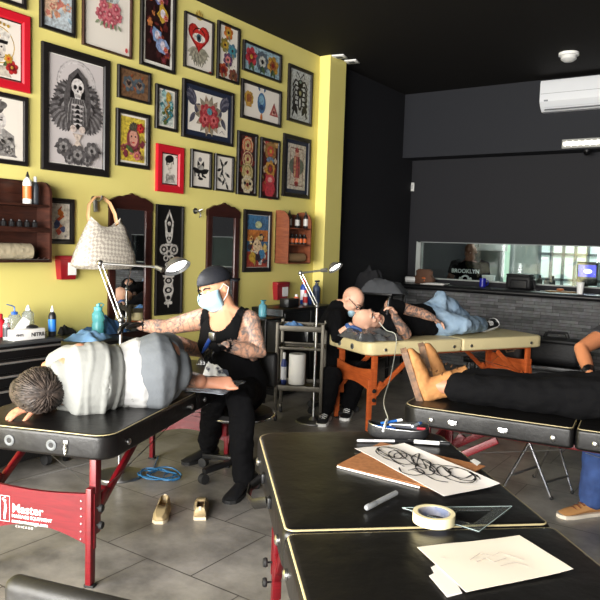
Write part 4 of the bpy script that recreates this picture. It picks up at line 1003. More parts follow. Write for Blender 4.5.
# small side stand with teal spray bottle
q = atx(262.5, 315, -4.3); sz_ = zat(262.5, 316.5, -4.3, q.y)
t = thing('side_stand', 'small black stand carrying a teal spray bottle behind the seated artist', 'stand', (-4.3, q.y, 0))
part('stand_top', MB().box((0, 0, sz_-.012), (.36, .34, .024), BMET, .005), t)
for x in (-.15, .15):
    for y in (-.14, .14): part('leg', MB().box((x, y, (sz_-.024)/2), (.03, .03, sz_-.024), BMET, .003), t)
bottle('teal spray bottle on the small black stand', (-4.3, q.y, sz_), .17, .042, mat('teal_clear', (120, 190, 205), .2, trans=.4, ior=1.3), cp(60, 150, 170), None, kind='spray')
# ---------------------------------------------------------------- ceiling and soffit fittings
p = atz(569, 53, ZC); t = thing('smoke_detector', 'round white smoke detector on the black ceiling', 'smoke detector', (p.x, p.y, ZC))
part('detector_base', MB().lathe([(.11, 0), (.11, -.03), (.08, -.035)], WPLAST, seg=20), t)
part('detector_dome', MB().lathe([(.085, -.03), (.085, -.07), (.05, -.095), (.001, -.1)], cp(210, 210, 208), seg=20), t)
for (px, py), nm in (((339.5, 56), 'nearer the yellow wall'), ((352, 61), 'nearer the rear corner')):
    p = atz(px, py, ZC); t = thing('ceiling_plate', 'small white square ceiling plate by the pillar, '+nm, 'ceiling plate', (p.x, p.y, ZC), R(12), 'ceiling plates by the pillar')
    part('plate', MB().box((0, 0, -.008), (.15, .15, .016), WPLAST, .004), t); part('socket', MB().box((0, 0, -.017), (.07, .07, .006), GREYP), t)
a, b = aty(541, 81, YS-.2), aty(543.5, 110.5, YS-.2); x1 = a.x+1.02; zt, zb = 3.80, b.z
t = thing('air_conditioner', 'white wall air conditioner mounted high on the dark soffit', 'air conditioner', (a.x, YS+.003, zb))
hA = zt-zb; WH2 = mat('ac_white', (214, 216, 220), .35)
prof = [(0, 0), (-.10, 0), (-.17, .05), (-.215, .11), (-.22, hA*.9), (-.20, hA), (0, hA)]
part('housing', MB().prism(prof, 0, 1.02, WH2, frame_X((0, 0, 0), (0, 1, 0), (0, 0, 1))), t, angle=30)
part('air_slot', MB().bar((.05, -.148, .022), (.97, -.148, .022), .006, .05, cp(90, 92, 96), up=(0, .75, .6)), t)
for k in range(3): part('louvre', MB().bar((.05, -.128-.024*k, .006+.018*k), (.97, -.128-.024*k, .006+.018*k), .012, .004, cp(196, 198, 200)), t)
part('seam', MB().box((.51, -.221, hA*.55), (1.0, .002, .004), cp(120, 122, 126)), t)
part('display', MB().box((.08, -.217, .12), (.05, .006, .02), cp(120, 124, 130)), t)
a, b = aty(562, 139.5, YS-.05), aty(562, 148.5, YS-.05)
t = thing('strip_light', 'slatted white strip light at the lower edge of the soffit', 'light', (a.x, YS+.003, b.z))
hS = a.z-b.z
part('light_housing', MB().box((.6, -.025, hS/2), (1.2, .05, hS), cp(150, 150, 146), .004), t)
for k in range(16): part('slat', MB().bar((.04+.075*k, -.056, hS*.15), (.065+.075*k, -.056, hS*.85), .03, .006, cp(226, 226, 222), up=(0, 1, 0)), t)
part('reflection_rod', MB().tube([(.02, -.052, hS*.5), (1.18, -.052, hS*.5)], hS*.22, mat('reflection_glow', (255, 250, 236), .4, emit=((255, 250, 236), 1.6)), 8), t, 'glowing rod standing in for bright reflections')  # emission imitates the bright reflections between the slats
p = aty(587, 151, YS+.1); t = thing('security_camera', 'small black dome camera under the slatted strip light', 'camera', (p.x, p.y, 2.94))
part('camera_mount', MB().lathe([(.05, 0), (.05, -.02), (.03, -.025)], BPLAST, seg=14), t); part('camera_dome', MB().lathe([(.045, -.02), (.04, -.05), (.02, -.07), (.001, -.073)], mat('dark_dome', (12, 12, 14), .08), seg=14), t)
p = aty(412, 187, YB); t = thing('wall_switch', 'small white switch on the dark rear wall near the corner', 'switch', (p.x, YB, p.z))
part('switch_plate', MB().box((0, -.006, 0), (.08, .012, .13), cp(196, 196, 192), .004), t); part('rocker', MB().box((0, -.014, 0), (.035, .008, .06), cp(170, 170, 168), .003), t)
# ---------------------------------------------------------------- bar
BARY, BARZ = 9.10, 1.10
t = thing('bar_counter', 'black topped bar with dark stacked stone front below the long window', 'bar', (XW, BARY, 0))
bl = XR-XW-.01
part('bar_front', MB().box((bl/2+.005, .13, BARZ/2-.04), (bl, .12, BARZ-.08), brick_mat()), t)
ct = MB(); ct.box((bl/2+.005, .25, BARZ-.03), (bl, .54, .06), mat('black_counter', (22, 22, 24), .35), .012); ct.tube([(.01, -.02, BARZ-.035), (bl, -.02, BARZ-.035)], .035, MATS['black_counter'], 12)
part('counter_top', ct, t)
BT = BARZ+.001
def onbar(px, py):
    q = atz(px, py, BT); Y = max(9.22, min(q.y, 9.42)); return V3((aty(px, py, Y).x, Y, BT))
p = onbar(437, 281); t = thing('paper_stack', 'stack of white papers on the left end of the bar', 'papers', (p.x, 9.32, BT), R(6))
for k in range(3): part('paper_sheet', MB().box((.02*k, .02*k, .004+.007*k), (.34-.03*k, .24, .006), cp(232-6*k, 230-6*k, 224-4*k)), t)
p = onbar(424, 279.5); t = thing('brown_bag', 'crumpled brown paper bag behind the papers on the bar', 'bag', (p.x-.02, 9.47, BT), R(-8))
mb = MB(); vs, fs = [], []; n = 14
for j, (z, a, b_) in enumerate(((0, .17, .09), (.06, .18, .10), (.13, .13, .075), (.18, .15, .05), (.21, .10, .03))):
    for k in range(n): th = 2*math.pi*k/n; q = 1+.16*noise.noise(V3((3*math.cos(th), 3*math.sin(th), j*1.3))); vs.append((a*q*math.cos(th), b_*q*math.sin(th), z+.02*noise.noise(V3((th*2, j, 4)))*(j > 0)))
for j in range(4):
    for k in range(n): fs.append([j*n+k, j*n+(k+1) % n, (j+1)*n+(k+1) % n, (j+1)*n+k])
fs += [list(range(n))[::-1], [4*n+k for k in range(n)]]
mb.add(vs, fs, cp(92, 64, 48, r=.8)); part('bag_body', mb, t); part('orange_patch', MB().ell((.04, -.08, .06), (.045, .02, .04), cp(176, 92, 48)), t)
p = onbar(412, 278); t = thing('white_bottle', 'white plastic bottle lying at the left end of the bar', 'bottle', (p.x, p.y+.02, BT), R(10))
part('bottle_body', MB().tube([(-.10, 0, .046), (.04, 0, .046), (.07, 0, .046), (.085, 0, .046)], [.045, .045, .035, .018], WPLAST, 12), t); part('cap', MB().tube([(.085, 0, .046), (.12, 0, .046)], .02, cp(206, 206, 204), 10), t)
p = onbar(482.5, 286.5); t = thing('mug', 'small dark blue mug on the bar below the window', 'mug', (p.x, p.y, BT))
BLUEG = mat('cobalt_glaze', (30, 34, 140), .2)
part('cup', MB().lathe([(.035, 0), (.045, .01), (.045, .125), (.041, .125), (.040, .015), (.001, .012)], BLUEG, seg=16, cap=False), t)
part('handle', MB().tube([(.043, 0, .1), (.075, 0, .095), (.08, 0, .06), (.07, 0, .035), (.043, 0, .03)], .007, BLUEG, 6), t)
p = onbar(518, 289.5); t = thing('shoulder_bag', 'black padded shoulder bag standing on the bar', 'bag', (p.x, p.y+.07, BT), R(-5))
NYL = mat('black_nylon', (19, 19, 21), .6, bump=(40, .2))
part('bag_body', MB().box((0, 0, .10), (.36, .17, .20), NYL, .05, seg=4), t); part('front_pocket', MB().box((.02, -.095, .075), (.24, .04, .12), NYL, .018, seg=3), t)
part('bag_flap', MB().box((0, -.01, .195), (.33, .18, .03), NYL, .014), t); part('strap', MB().tube([(.16, -.02, .18), (.22, -.06, .12), (.25, -.08, .03), (.30, -.05, .012), (.24, .0, .012)], [(.018, .004)]*5, NYL, 8), t)
p = onbar(561, 291); t = thing('wooden_tray', 'flat wooden tray with a small tool on the bar', 'tray', (p.x, p.y, BT), R(4))
part('tray_board', MB().lathe([(.001, .0), (.2, 0), (.21, .012), (.2, .016), (.001, .012)], wood('tray_wood', (120, 92, 58), (146, 114, 76)), seg=24, sy=.55), t)
t2 = single('sponge', MB().ell((0, 0, .018), (.05, .03, .018), cp(176, 104, 60)), 'orange brown scrubbing pad on the wooden tray', 'pad', (p.x-.01, p.y, BT+.014))
p = onbar(579.5, 294); t = thing('paper_cup', 'white paper cup standing on the bar near the right edge', 'cup', (p.x, p.y+.02, BT))
part('cup_body', MB().lathe([(.036, 0), (.048, .145), (.046, .145), (.034, .006)], cp(232, 232, 230), seg=18), t); part('rim', MB().tube([(.048*math.cos(a), .048*math.sin(a), .146) for a in [i*math.pi/9 for i in range(18)]], .003, cp(240, 240, 238), 6, closed=True), t)
# ---------------------------------------------------------------- back room
p0 = aty(432, 240, 12.6); p1 = aty(463, 252, 12.5)
t = thing('wall_cupboard', 'white wall cupboard in the room behind the window', 'cupboard', (p0.x, 12.65, 1.62))
part('cupboard_body', MB().box((.75, -.16, .35), (1.5, .32, .7), WHT, .006), t)
for k in range(3): dd = part('door', MB().box((.25+.5*k, -.328, .35), (.485, .018, .68), cp(206, 210, 206), .004), t); part('door_handle', MB().bar((.05+.5*k, -.345, .06), (.05+.5*k, -.345, .2), .012, .012, BPLAST), dd)
GLOWW = mat('bright_glazing', (214, 230, 224), .4, emit=((206, 226, 222), .3))
mb = MB(); xa, xb = aty(540, 260, 12.62).x, aty(640, 260, 12.62).x
t = thing('glazed_partition', 'bright glazed partition with grey bars behind the bar window', 'window', (xa, 12.64, 1.0))
part('bright_glass', MB().box(((xb-xa)/2, -.02, .6), (xb-xa, .02, 1.2), GLOWW), t)
for k in range(9): part('bar', MB().box((.0+(xb-xa)*k/8, -.045, .6), (.05, .04, 1.2), cp(92, 104, 104)), t)
for k in range(3): part('cross_bar', MB().box(((xb-xa)/2, -.045, .15+.45*k), (xb-xa, .04, .045), cp(92, 104, 104)), t)
xa, xb = aty(503, 260, 12.62).x, aty(512, 260, 12.62).x
t = thing('narrow_window', 'narrow pale green lit window behind the bar window', 'window', (xa, 12.64, 1.0))
part('bright_glass', MB().box(((xb-xa)/2, -.02, .6), (xb-xa, .02, 1.2), mat('green_glazing', (170, 206, 180), .4, emit=((176, 210, 190), .7))), t)
for x in (0, xb-xa): part('frame', MB().box((x, -.03, .6), (.06, .05, 1.25), cp(140, 150, 148)), t)
t = thing('back_counter', 'grey counter along the far side of the back room', 'counter', (-4.4, 12.1, 0))
part('counter_body', MB().box((2.5, .25, .45), (5, .5, .9), cp(110, 116, 114)), t); part('counter_top', MB().box((2.5, .24, .92), (5.05, .56, .05), cp(160, 166, 164), .006), t)
q = aty(586, 284, 9.92); t = thing('monitor', 'monitor with a blue lit screen behind the bar window', 'monitor', (q.x, 9.95, BARZ), R(4))
c0, c1 = aty(578, 262, 9.95), aty(597, 287, 9.95); mw, mh = c1.x-c0.x, c0.z-c1.z
part('stand', MB().box((0, .02, .01), (.16, .12, .02), BPLAST, .005), t); part('neck', MB().box((0, .02, .06), (.04, .03, .12), BPLAST), t)
part('casing', MB().box((0, 0, .08+mh/2), (mw, .03, mh), BPLAST, .006), t)
part('screen', MB().box((0, -.017, .08+mh*.62), (mw*.86, .004, mh*.5), mat('blue_screen', (40, 44, 190), .3, emit=((60, 64, 220), .9))), t, 'glowing blue screen')
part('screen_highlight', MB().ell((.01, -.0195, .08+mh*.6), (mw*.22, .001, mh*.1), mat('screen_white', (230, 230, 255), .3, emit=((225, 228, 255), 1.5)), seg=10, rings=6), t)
t = thing('desk', 'back room desk carrying the monitor and white box', 'desk', (-4.3, 9.80, 0))
part('desk_top', MB().box((2.4, .18, BARZ-.02), (4.8, .32, .04), cp(70, 72, 74), .005), t)
for x in (.05, 2.4, 4.75): part('desk_leg', MB().box((x, .18, (BARZ-.04)/2), (.05, .28, BARZ-.04), cp(60, 62, 64)), t)
q = aty(488.5, 282, 9.95); t = thing('white_box', 'small white box on the desk behind the bar window', 'box', (q.x, 9.95, BARZ))
part('carton', MB().box((0, 0, .07), (.16, .12, .14), cp(214, 216, 212), .004), t); part('lid', MB().box((0, 0, .145), (.166, .126, .02), cp(226, 228, 224), .003), t)
for k, (px, c) in enumerate(((534, (150, 150, 140)), (540, (120, 120, 110)), (547, (170, 168, 160)), (553, (90, 96, 96)))):
    q = aty(px, 275, 10.1); bottle('small pale jar on the desk behind the black shoulder bag', (q.x, 10.1, BARZ), .16+.03*(k % 2), .04, cp(*c), cp(60, 60, 60), None, group='pale jars on the back room desk', name='jar', cat='jar')
# ---------------------------------------------------------------- coats and bags near the rear left
t = thing('coat_stand', 'low black rack heaped with dark coats left of the bar', 'rack', (-4.15, 7.75, 0))
for x in (-.3, .3):
    for y in (-.2, .2): part('leg', MB().box((x, y, .51), (.035, .035, 1.02), BMET, .003), t)
part('rack_top', MB().box((0, 0, 1.035), (.68, .46, .03), BMET, .004), t)
GCOAT = mat('grey_coat', (78, 80, 84), .85, bump=(12, .4)); KCOAT = mat('black_coat', (22, 22, 25), .85, bump=(12, .4))
q = atz(388, 283, 1.05); cloth('grey_coat', 'grey coat thrown over the low black rack by the bar', (-4.02, 7.70, 1.051), .27, .19, .23, GCOAT, 31, 'coat', .3)
cloth('black_jacket', 'black jacket bundled behind the grey coat', (-4.36, 7.98, 1.051), .22, .09, .42, KCOAT, 37, 'jacket', -.2)
# bags on a bench beyond the cream table
bb = atz(540, 372, .45)
bc = aty(553, 360, 7.75)
t = thing('bench', 'low black bench under the dark bags in front of the bar', 'bench', (bc.x-.3, 7.75, 0), R(3))
part('bench_seat', MB().box((0, 0, .36), (1.3, .4, .06), BMET, .01), t)
for x in (-.6, .6):
    for y in (-.15, .15): part('leg', MB().box((x, y, .165), (.04, .04, .33), BMET, .003), t)
t = thing('duffel_bag', 'black duffel bag on the bench in front of the stone bar', 'bag', (bc.x+.02, 7.75, .391), R(3))
part('bag_body', MB().box((0, 0, .15), (.58, .30, .30), NYL, .09, seg=5), t); part('flap', MB().box((.02, -.06, .27), (.46, .22, .05), NYL, .022, seg=3), t)
for s_ in (-1, 1): part('grab_handle', MB().tube([(-.13, -.06*s_, .28), (-.10, -.07*s_, .35), (.10, -.07*s_, .35), (.13, -.06*s_, .28)], [(.014, .005)]*4, NYL, 8), t)
bq = aty(511, 360, 7.7); t = thing('leather_bag', 'brown leather bag next to the black duffel bag', 'bag', (bq.x, 7.7, .391), R(8))
BRL = mat('brown_leather', (92, 46, 30), .45, bump=(14, .3))
part('bag_body', MB().box((0, 0, .12), (.30, .2, .24), mat('dark_brown_leather', (40, 30, 28), .5, bump=(14, .3)), .06, seg=4), t); part('bag_flap', MB().ell((.02, -.05, .22), (.13, .08, .08), BRL), t); part('strap', MB().tube([(-.1, -.1, .2), (-.03, -.115, .1), (.04, -.112, .12), (.12, -.1, .22)], [(.012, .004)]*4, cp(150, 120, 96), 8), t)
# ---------------------------------------------------------------- floor things
SHO = mat('gold_slipper', (176, 156, 118), .45, .15, bump=(30, .15)); SOLE = mat('cream_sole', (206, 192, 166), .6); LIN = mat('shoe_lining', (196, 160, 124), .8); LIND = mat('dark_lining', (70, 52, 40), .8)
def slipper(label, c, rz):
    t = thing('slip_on_shoe', label, 'shoe', c, rz, 'gold slip-on shoes on the floor tiles')
    L = .25; st = [(0, .034, .06), (.03, .040, .062), (.08, .038, .055), (.13, .040, .052), (.18, .046, .046), (.22, .042, .036), (.245, .022, .022)]
    so = MB(); so.prism([(x-.125, w) for x, w, h in st]+[(x-.125, -w) for x, w, h in st[::-1]], 0, .018, SOLE); part('sole', so, t)
    up = MB(); n = 10
    vs, fs = [], []
    for j, (x, w, h) in enumerate(st):
        op = max(0, min(1, (.145-x)/.03))
        for k in range(n+1):
            th = math.pi*k/n; yy = w*.97*math.cos(th); zz = .018+h*min(1, math.sin(th)*1.25)
            vs.append((x-.125, yy, zz))
    N = n+1
    for j in range(len(st)-1):
        for k in range(n):
            if st[j+1][0] <= .14 and 3 <= k <= 6: continue
            fs.append([j*N+k, j*N+k+1, (j+1)*N+k+1, (j+1)*N+k])
    fs.append([k for k in range(N)]); fs.append([(len(st)-1)*N+k for k in range(N)])
    up.add(vs, fs, SHO)
    u = part('upper', up, t); mo = u.modifiers.new('s', 'SOLIDIFY'); mo.thickness = .004
    part('insole', MB().prism([(x-.125, w*.85) for x, w, h in st[:6]]+[(x-.125, -w*.85) for x, w, h in st[5::-1]], .0185, .024, LIN), t)
    part('heel_tab', MB().box((-.128, 0, .072), (.006, .016, .024), SOLE, .002), t)
    part('stretch_gore', MB().bar((.01, -.035, .063), (.01, .035, .063), .022, .004, cp(130, 108, 78)), t)
p = atz(162, 516, 0); slipper('gold slip-on shoe with the toe towards the camera, left of its pair', (p.x, p.y, 0), R(-52))
p = atz(201, 512, 0); slipper('gold slip-on shoe showing its heel, right of its pair', (p.x, p.y, 0), R(130))
p = atz(160, 478, 0); pts = []
for k in range(90):
    a = k*.33; r_ = .10+.035*math.sin(k*.27)+.015*math.sin(k*1.1); pts.append((r_*math.cos(a)*1.1+.03*math.sin(k*.11), r_*math.sin(a)*.9, .006+.0005*k+.003*math.sin(k)))
pts += [(pts[-1][0]-.05*k, pts[-1][1]+.06*k, .008) for k in range(1, 7)]
single('blue_cable', MB().tube(pts, .0045, mat('blue_cable_rubber', (36, 96, 140), .5), 6), 'coil of blue cable on the floor behind the left table leg', 'cable', (p.x, p.y, 0))
# artist's office chair base and seat are built with the artist (p6)
# folding chrome stand beneath the right table
def foot(px, py): q = atz(px, py, 0); return V3((q.x, q.y, .008))
t = thing('folding_stand', 'folding chrome stand with crossed legs behind the right black table', 'stand', (0, 0, 0))
a1, a2 = foot(551, 500), foot(572, 494); b1, b2 = foot(502, 490), foot(534, 478)
hS_ = .66; mid1 = (a1+b1)/2; mid2 = (a2+b2)/2
for f_, g_ in ((a1, b1), (a2, b2)):
    part('leg', MB().tube([f_, f_+(g_-f_)*.95+V3((0, 0, hS_))], .011, CHROME, 8), t); part('leg', MB().tube([g_, g_+(f_-g_)*.95+V3((0, 0, hS_))], .011, CHROME, 8), t)
part('cross_tube', MB().tube([a1+V3((0, 0, .10))+(b1-a1)*.14, a2+V3((0, 0, .10))+(b2-a2)*.14], .009, DSTEEL, 8), t); part('cross_tube', MB().tube([b1+V3((0, 0, .10))+(a1-b1)*.14, b2+V3((0, 0, .10))+(a2-b2)*.14], .009, DSTEEL, 8), t)
for q in (a1, a2, b1, b2): part('rubber_foot', MB().ell(q+V3((0, 0, .006)), .014, RUB, seg=8, rings=6), t)
tp = [q+(r_-q)*.95+V3((0, 0, hS_)) for q, r_ in ((a1, b1), (a2, b2), (b2, a2), (b1, a1))]
mb = MB(); cs = sum(tp, V3())/4; mb.add([q for q in tp]+[q-V3((0, 0, .02)) for q in tp], [[0, 1, 2, 3], [7, 6, 5, 4]]+[[k, 4+k, 4+(k+1) % 4, (k+1) % 4] for k in range(4)], BVINYL); part('stand_seat', mb, t)
# black chair at the bottom left
q = atz(105, 588, .76); t = thing('black_chair', 'black chair whose padded back top shows at the bottom left', 'chair', (q.x-.05, q.y-.03, 0), R(15))
part('backrest', MB().box((0, 0, .60), (.44, .06, .30), mat('black_pad', (24, 23, 23), .5, bump=(30, .1)), .028, seg=4), t); part('seat', MB().box((0, -.25, .43), (.44, .44, .06), MATS['black_pad'], .022, seg=3), t)
for x in (-.19, .19):
    part('leg', MB().tube([(x, -.44, .0), (x, -.44, .41)], .012, BPLAST, 8), t); part('leg', MB().tube([(x, .02, .0), (x, -.0, .5)], .012, BPLAST, 8), t)
# ---------------------------------------------------------------- drawing things on the near table
GT = GZ+.0065
def ong(px, py, z=0): return atz(px, py, GT+z)
def sheet(mb, px, z, m, th=.0012, n=8, warp=.0, seed=0):
    q = [ong(*p) for p in px]
    vs, fs = [], []
    for s_ in (0, 1):
        for i in range(n+1):
            for j in range(n+1):
                u, v = i/n, j/n; a = q[0].lerp(q[1], u); b = q[3].lerp(q[2], u); c = a.lerp(b, v)
                vs.append((c.x, c.y, GT+z+s_*th+warp*(abs(noise.noise(V3((u*2+seed, v*2, seed)))))+(warp*1.5*max(0, u-.8)*5 if warp else 0)))
    N = (n+1)**2
    for i in range(n):
        for j in range(n):
            a = i*(n+1)+j; fs.append([a, a+1, a+n+2, a+n+1]); fs.append([N+a, N+a+n+1, N+a+n+2, N+a+1])
    rim = [i*(n+1) for i in range(n+1)]+[n*(n+1)+j for j in range(1, n+1)]+[i*(n+1)+n for i in range(n-1, -1, -1)]+[j for j in range(n-1, 0, -1)]
    for a, b in zip(rim, rim[1:]+rim[:1]): fs.append([a, b, N+b, N+a])
    return mb.add(vs, fs, m)
PAP = mat('paper', (226, 220, 216), .8); PAP2 = mat('cream_paper', (232, 222, 206), .8); CORK = mat('brown_board', (176, 118, 76), .7, var=(60, (150, 98, 60), .35, .7))
t = thing('clipboard', 'brown drawing board under the lettering sheet', 'drawing board', (0, 0, 0))
bp_ = [(337, 466), (381, 443), (485, 467), (441, 491)]
part('board', sheet(MB(), bp_, 0, CORK, .004, 1), t); part('edge_strip', MB().bar(ong(337, 466.5, .003), ong(420, 487.5, .003), .006, .006, cp(236, 234, 230)), t, 'white edge strip'); part('corner_tab', sheet(MB(), [(470, 462), (474, 460), (481, 464), (477, 467)], .0045, cp(236, 234, 230), .0005, 1), t)
t = thing('lettering_sheet', 'tracing paper sheet with looping black lettering', 'drawing', (0, 0, 0))
qd = [(355, 450), (404, 446), (500, 487), (444, 498)]
s_ = part('paper', sheet(MB(), qd, .0055, PAP, .0008, 10, .004, 2), t)
def bez(u, v):
    a = V3((*qd[0], 0)).lerp(V3((*qd[1], 0)), v); b = V3((*qd[3], 0)).lerp(V3((*qd[2], 0)), v); c = a.lerp(b, u); return (c.x, c.y)
mb = MB(); INK = cp(22, 20, 22)
def stroke(pts, w):
    n = 10*(len(pts)-1); out = []
    for i in range(n+1):
        f = i/n*(len(pts)-1); k = min(int(f), len(pts)-2); x = f-k; P = [V3((*pts[max(0, min(len(pts)-1, k+d))], 0)) for d in (-1, 0, 1, 2)]
        out.append(.5*((2*P[1])+(P[2]-P[0])*x+(2*P[0]-5*P[1]+4*P[2]-P[3])*x*x+(3*P[1]-P[0]-3*P[2]+P[3])*x**3))
    W3 = [ong(*bez(p.x, p.y)) for p in out]
    mb.tube([V3((p.x, p.y, GT+.0125)) for p in W3], [(w*(.35+.65*abs(math.sin(i*.33))), .0006) for i in range(len(W3))], INK, 6, side=(1, 0.3, 0))
px_strokes = []
def loop(cx, cy, rx, ry, rot, a0, a1, n=9):
    o = []
    for k in range(n+1):
        a = R(a0+(a1-a0)*k/n); x, y = rx*math.cos(a), ry*math.sin(a); o.append((cx+x*math.cos(R(rot))-y*math.sin(R(rot)), cy+x*math.sin(R(rot))+y*math.cos(R(rot))))
    return o
px_strokes += [[(377, 451), (383, 456), (396, 462), (402, 459), (392, 452), (380, 450.5), (376, 455), (384, 461), (396, 466), (404, 470)],
 loop(392, 456, 15, 5, 14, 150, 500), loop(401, 461, 13, 6, 20, 60, 420), [(399, 471), (402, 476), (414, 479), (424, 477), (418, 472), (408, 474)],
 [(398, 456), (408, 464), (418, 470), (411, 462), (419, 457), (417, 468), (426, 472), (422, 463), (430, 466), (430, 474), (438, 474)],
 loop(425, 473, 10, 4.5, 20, 0, 380), loop(440, 474, 11, 5, 22, 200, 570), loop(456, 478, 20, 7, 16, 100, 470), loop(462, 478, 14, 5.5, 16, 0, 350), [(448, 486), (436, 484), (424, 478), (412, 473)],
 [(442, 470), (452, 479), (464, 482), (474, 478), (480, 483)], loop(416, 468, 24, 7, 24, 160, 330)]
def inv(px, py): # pixel to sheet coords
    best = (0, 0); lo = 1e9; U0 = V0 = .5; r_ = .5
    for it in range(9):
        for i in range(-4, 5):
            for j in range(-4, 5):
                u, v = U0+r_*i/4, V0+r_*j/4; x, y = bez(u, v); e = (x-px)**2+(y-py)**2
                if e < lo: lo, best = e, (u, v)
        U0, V0 = best; r_ *= .5
    return best
for st in px_strokes: stroke([inv(*p) for p in st], .0034)
part('lettering', mb, s_, 'looping black ink lettering')
t = thing('drawing_sheet', 'large cream sheet with a faint pencil sketch in front', 'drawing', (0, 0, 0))
s_ = part('paper', sheet(MB(), [(417, 549), (519, 538), (573, 572), (466, 594)], .004, PAP2, .0008, 8, .002, 5), t)
mb = MB(); PENC = cp(196, 180, 172)
for st in ([(470, 560), (480, 553), (492, 556), (500, 552), (512, 556), (524, 560)], [(476, 562), (486, 558), (494, 562), (506, 558)], [(440, 557), (446, 558)], [(500, 566), (514, 562), (528, 566)]):
    mb.tube([ong(a, b, .0085) for a, b in st], [(.0011, .0003)]*len(st), PENC, 6, side=(1, .3, 0))
part('pencil_sketch', mb, s_, 'faint pencil lines')
for k, px in enumerate(([(431, 568), (446, 560), (462, 594), (447, 598)], [(429, 577), (446, 568), (462, 594), (446, 597)])):
    single('loose_sheet', sheet(MB(), px, .0012+.0012*k, PAP, .0008, 2), ['grey cornered loose sheet lowest under the large sketch', 'white loose sheet between the sketch and the lowest sheet'][k], 'paper', group='loose sheets under the sketch')
# markers, pens
def pen(label, a, b, r, body, capc, capfrac=.35, name='marker', group=None):
    A, B = ong(*a, r), ong(*b, r); t = thing(name, label, 'pen', (A.x, A.y, GT)); d = B-A
    part('pen_body', MB().tube([A, A+d*(1-capfrac)], r*.92, body, 10), t, world=True)
    part('pen_cap', MB().tube([A+d*(1-capfrac), B-d*.02, B], [r, r, r*.7], capc, 10), t, world=True)
    part('pen_end', MB().tube([A-d*.025, A], [r*.7, r*.9], capc, 10), t, world=True); part('pen_clip', MB().bar(A+d*(1-capfrac*.9)+V3((0, 0, r)), B-d*.06+V3((0, 0, r)), .003, .0015, DSTEEL), t, world=True)
    return t
pen('grey felt marker lying alone on the black vinyl', (396, 493), (366, 508), .0085, cp(146, 148, 150), cp(120, 122, 124), .3)
pen('silver mechanical pen behind the brown drawing board', (398, 441), (357, 440.5), .0055, cp(206, 206, 208), cp(160, 160, 164), .4, 'pen')
pen('black marker with white band right of the silver pen', (414, 441.5), (450, 444), .0085, cp(232, 232, 230), cp(24, 24, 26), .3)
pen('black pen beside the black marker near the pencil case', (395, 441), (415, 441), .006, cp(28, 28, 30), cp(24, 24, 26), .4, 'pen')
# tape roll
c = ong(433.5, 523); t = thing('tape_roll', 'roll of cream masking tape on the clear set square', 'tape', (c.x, c.y, GT+.0045))
rO = abs((ong(454, 523)-ong(413, 523)).length)/2; hT = .026
part('tape_band', MB().lathe([(rO*.78, 0), (rO, 0), (rO, hT), (rO*.78, hT), (rO*.78, 0)], mat('masking_tape', (226, 214, 172), .6), seg=36, cap=False), t)
part('tape_core', MB().lathe([(rO*.72, .001), (rO*.785, .001), (rO*.785, hT-.001), (rO*.72, hT-.001), (rO*.72, .001)], mat('grey_core', (150, 146, 146), .5, var=(18, (96, 104, 128), .4, .6)), seg=36, cap=False), t, 'printed grey cardboard core')
# set square
SQ = mat('clear_acrylic', (224, 230, 228), .03, trans=.96, ior=1.2)
A_, B_, C_ = ong(402, 509), ong(512, 507.5), ong(479, 533)
def tri(f, z):
    g = (A_+B_+C_)/3; return [(q.x+(g.x-q.x)*f, q.y+(g.y-q.y)*f) for q in (A_, B_, C_)]
o, i_ = tri(0, 0), tri(.42, 0); mb = MB(); vs = [(*p, GT+.001) for p in o]+[(*p, GT+.001) for p in i_]+[(*p, GT+.004) for p in o]+[(*p, GT+.004) for p in i_]; fs = []
for k in range(3):
    j = (k+1) % 3; fs += [[k, j, 3+j, 3+k], [6+k, 9+k, 9+j, 6+j], [k, 6+k, 6+j, j], [3+k, 3+j, 9+j, 9+k]]
t = thing('set_square', 'clear plastic set square lying under the tape roll', 'set square', (0, 0, 0)); part('acrylic_plate', mb.add(vs, fs, SQ), t, smooth=False)
eg = MB()
for k in range(3): eg.bar((*o[k], GT+.0042), (*o[(k+1) % 3], GT+.0042), .0012, .0008, mat('bevel_edge', (176, 196, 194), .2), bev=0)
part('bevelled_edge', eg, t, 'pale bevelled edge')
# pencil case
c = ong(398, 436); t = thing('pencil_case', 'open black pencil case full of pens on the near table', 'pencil case', (c.x, c.y, GT), R(22))
mb = MB(); n = 24; vs, fs = [], []
for z, s1 in ((0, .92), (.02, 1.03), (.042, 1.0), (.042, .93), (.015, .9)):
    for k in range(n): th = 2*math.pi*k/n; vs.append((s1*.118*math.copysign(abs(math.cos(th))**.6, math.cos(th)), s1*.06*math.copysign(abs(math.sin(th))**.7, math.sin(th)), z+.006*math.sin(2*th+1)*(z > .03)))
for j in range(4):
    for k in range(n): fs.append([j*n+k, j*n+(k+1) % n, (j+1)*n+(k+1) % n, (j+1)*n+k])
fs += [list(range(n))[::-1], [4*n+k for k in range(n)]]; mb.add(vs, fs, NYL); part('case_body', mb, t)
part('zip', MB().tube([(.118*math.copysign(abs(math.cos(a))**.6, math.cos(a)), .06*math.copysign(abs(math.sin(a))**.7, math.sin(a)), .045+.006*math.sin(2*a+1)) for a in [2*math.pi*k/24 for k in range(24)]], .0022, DSTEEL, 6, closed=True), t)
PX = ROOTM[t.name]
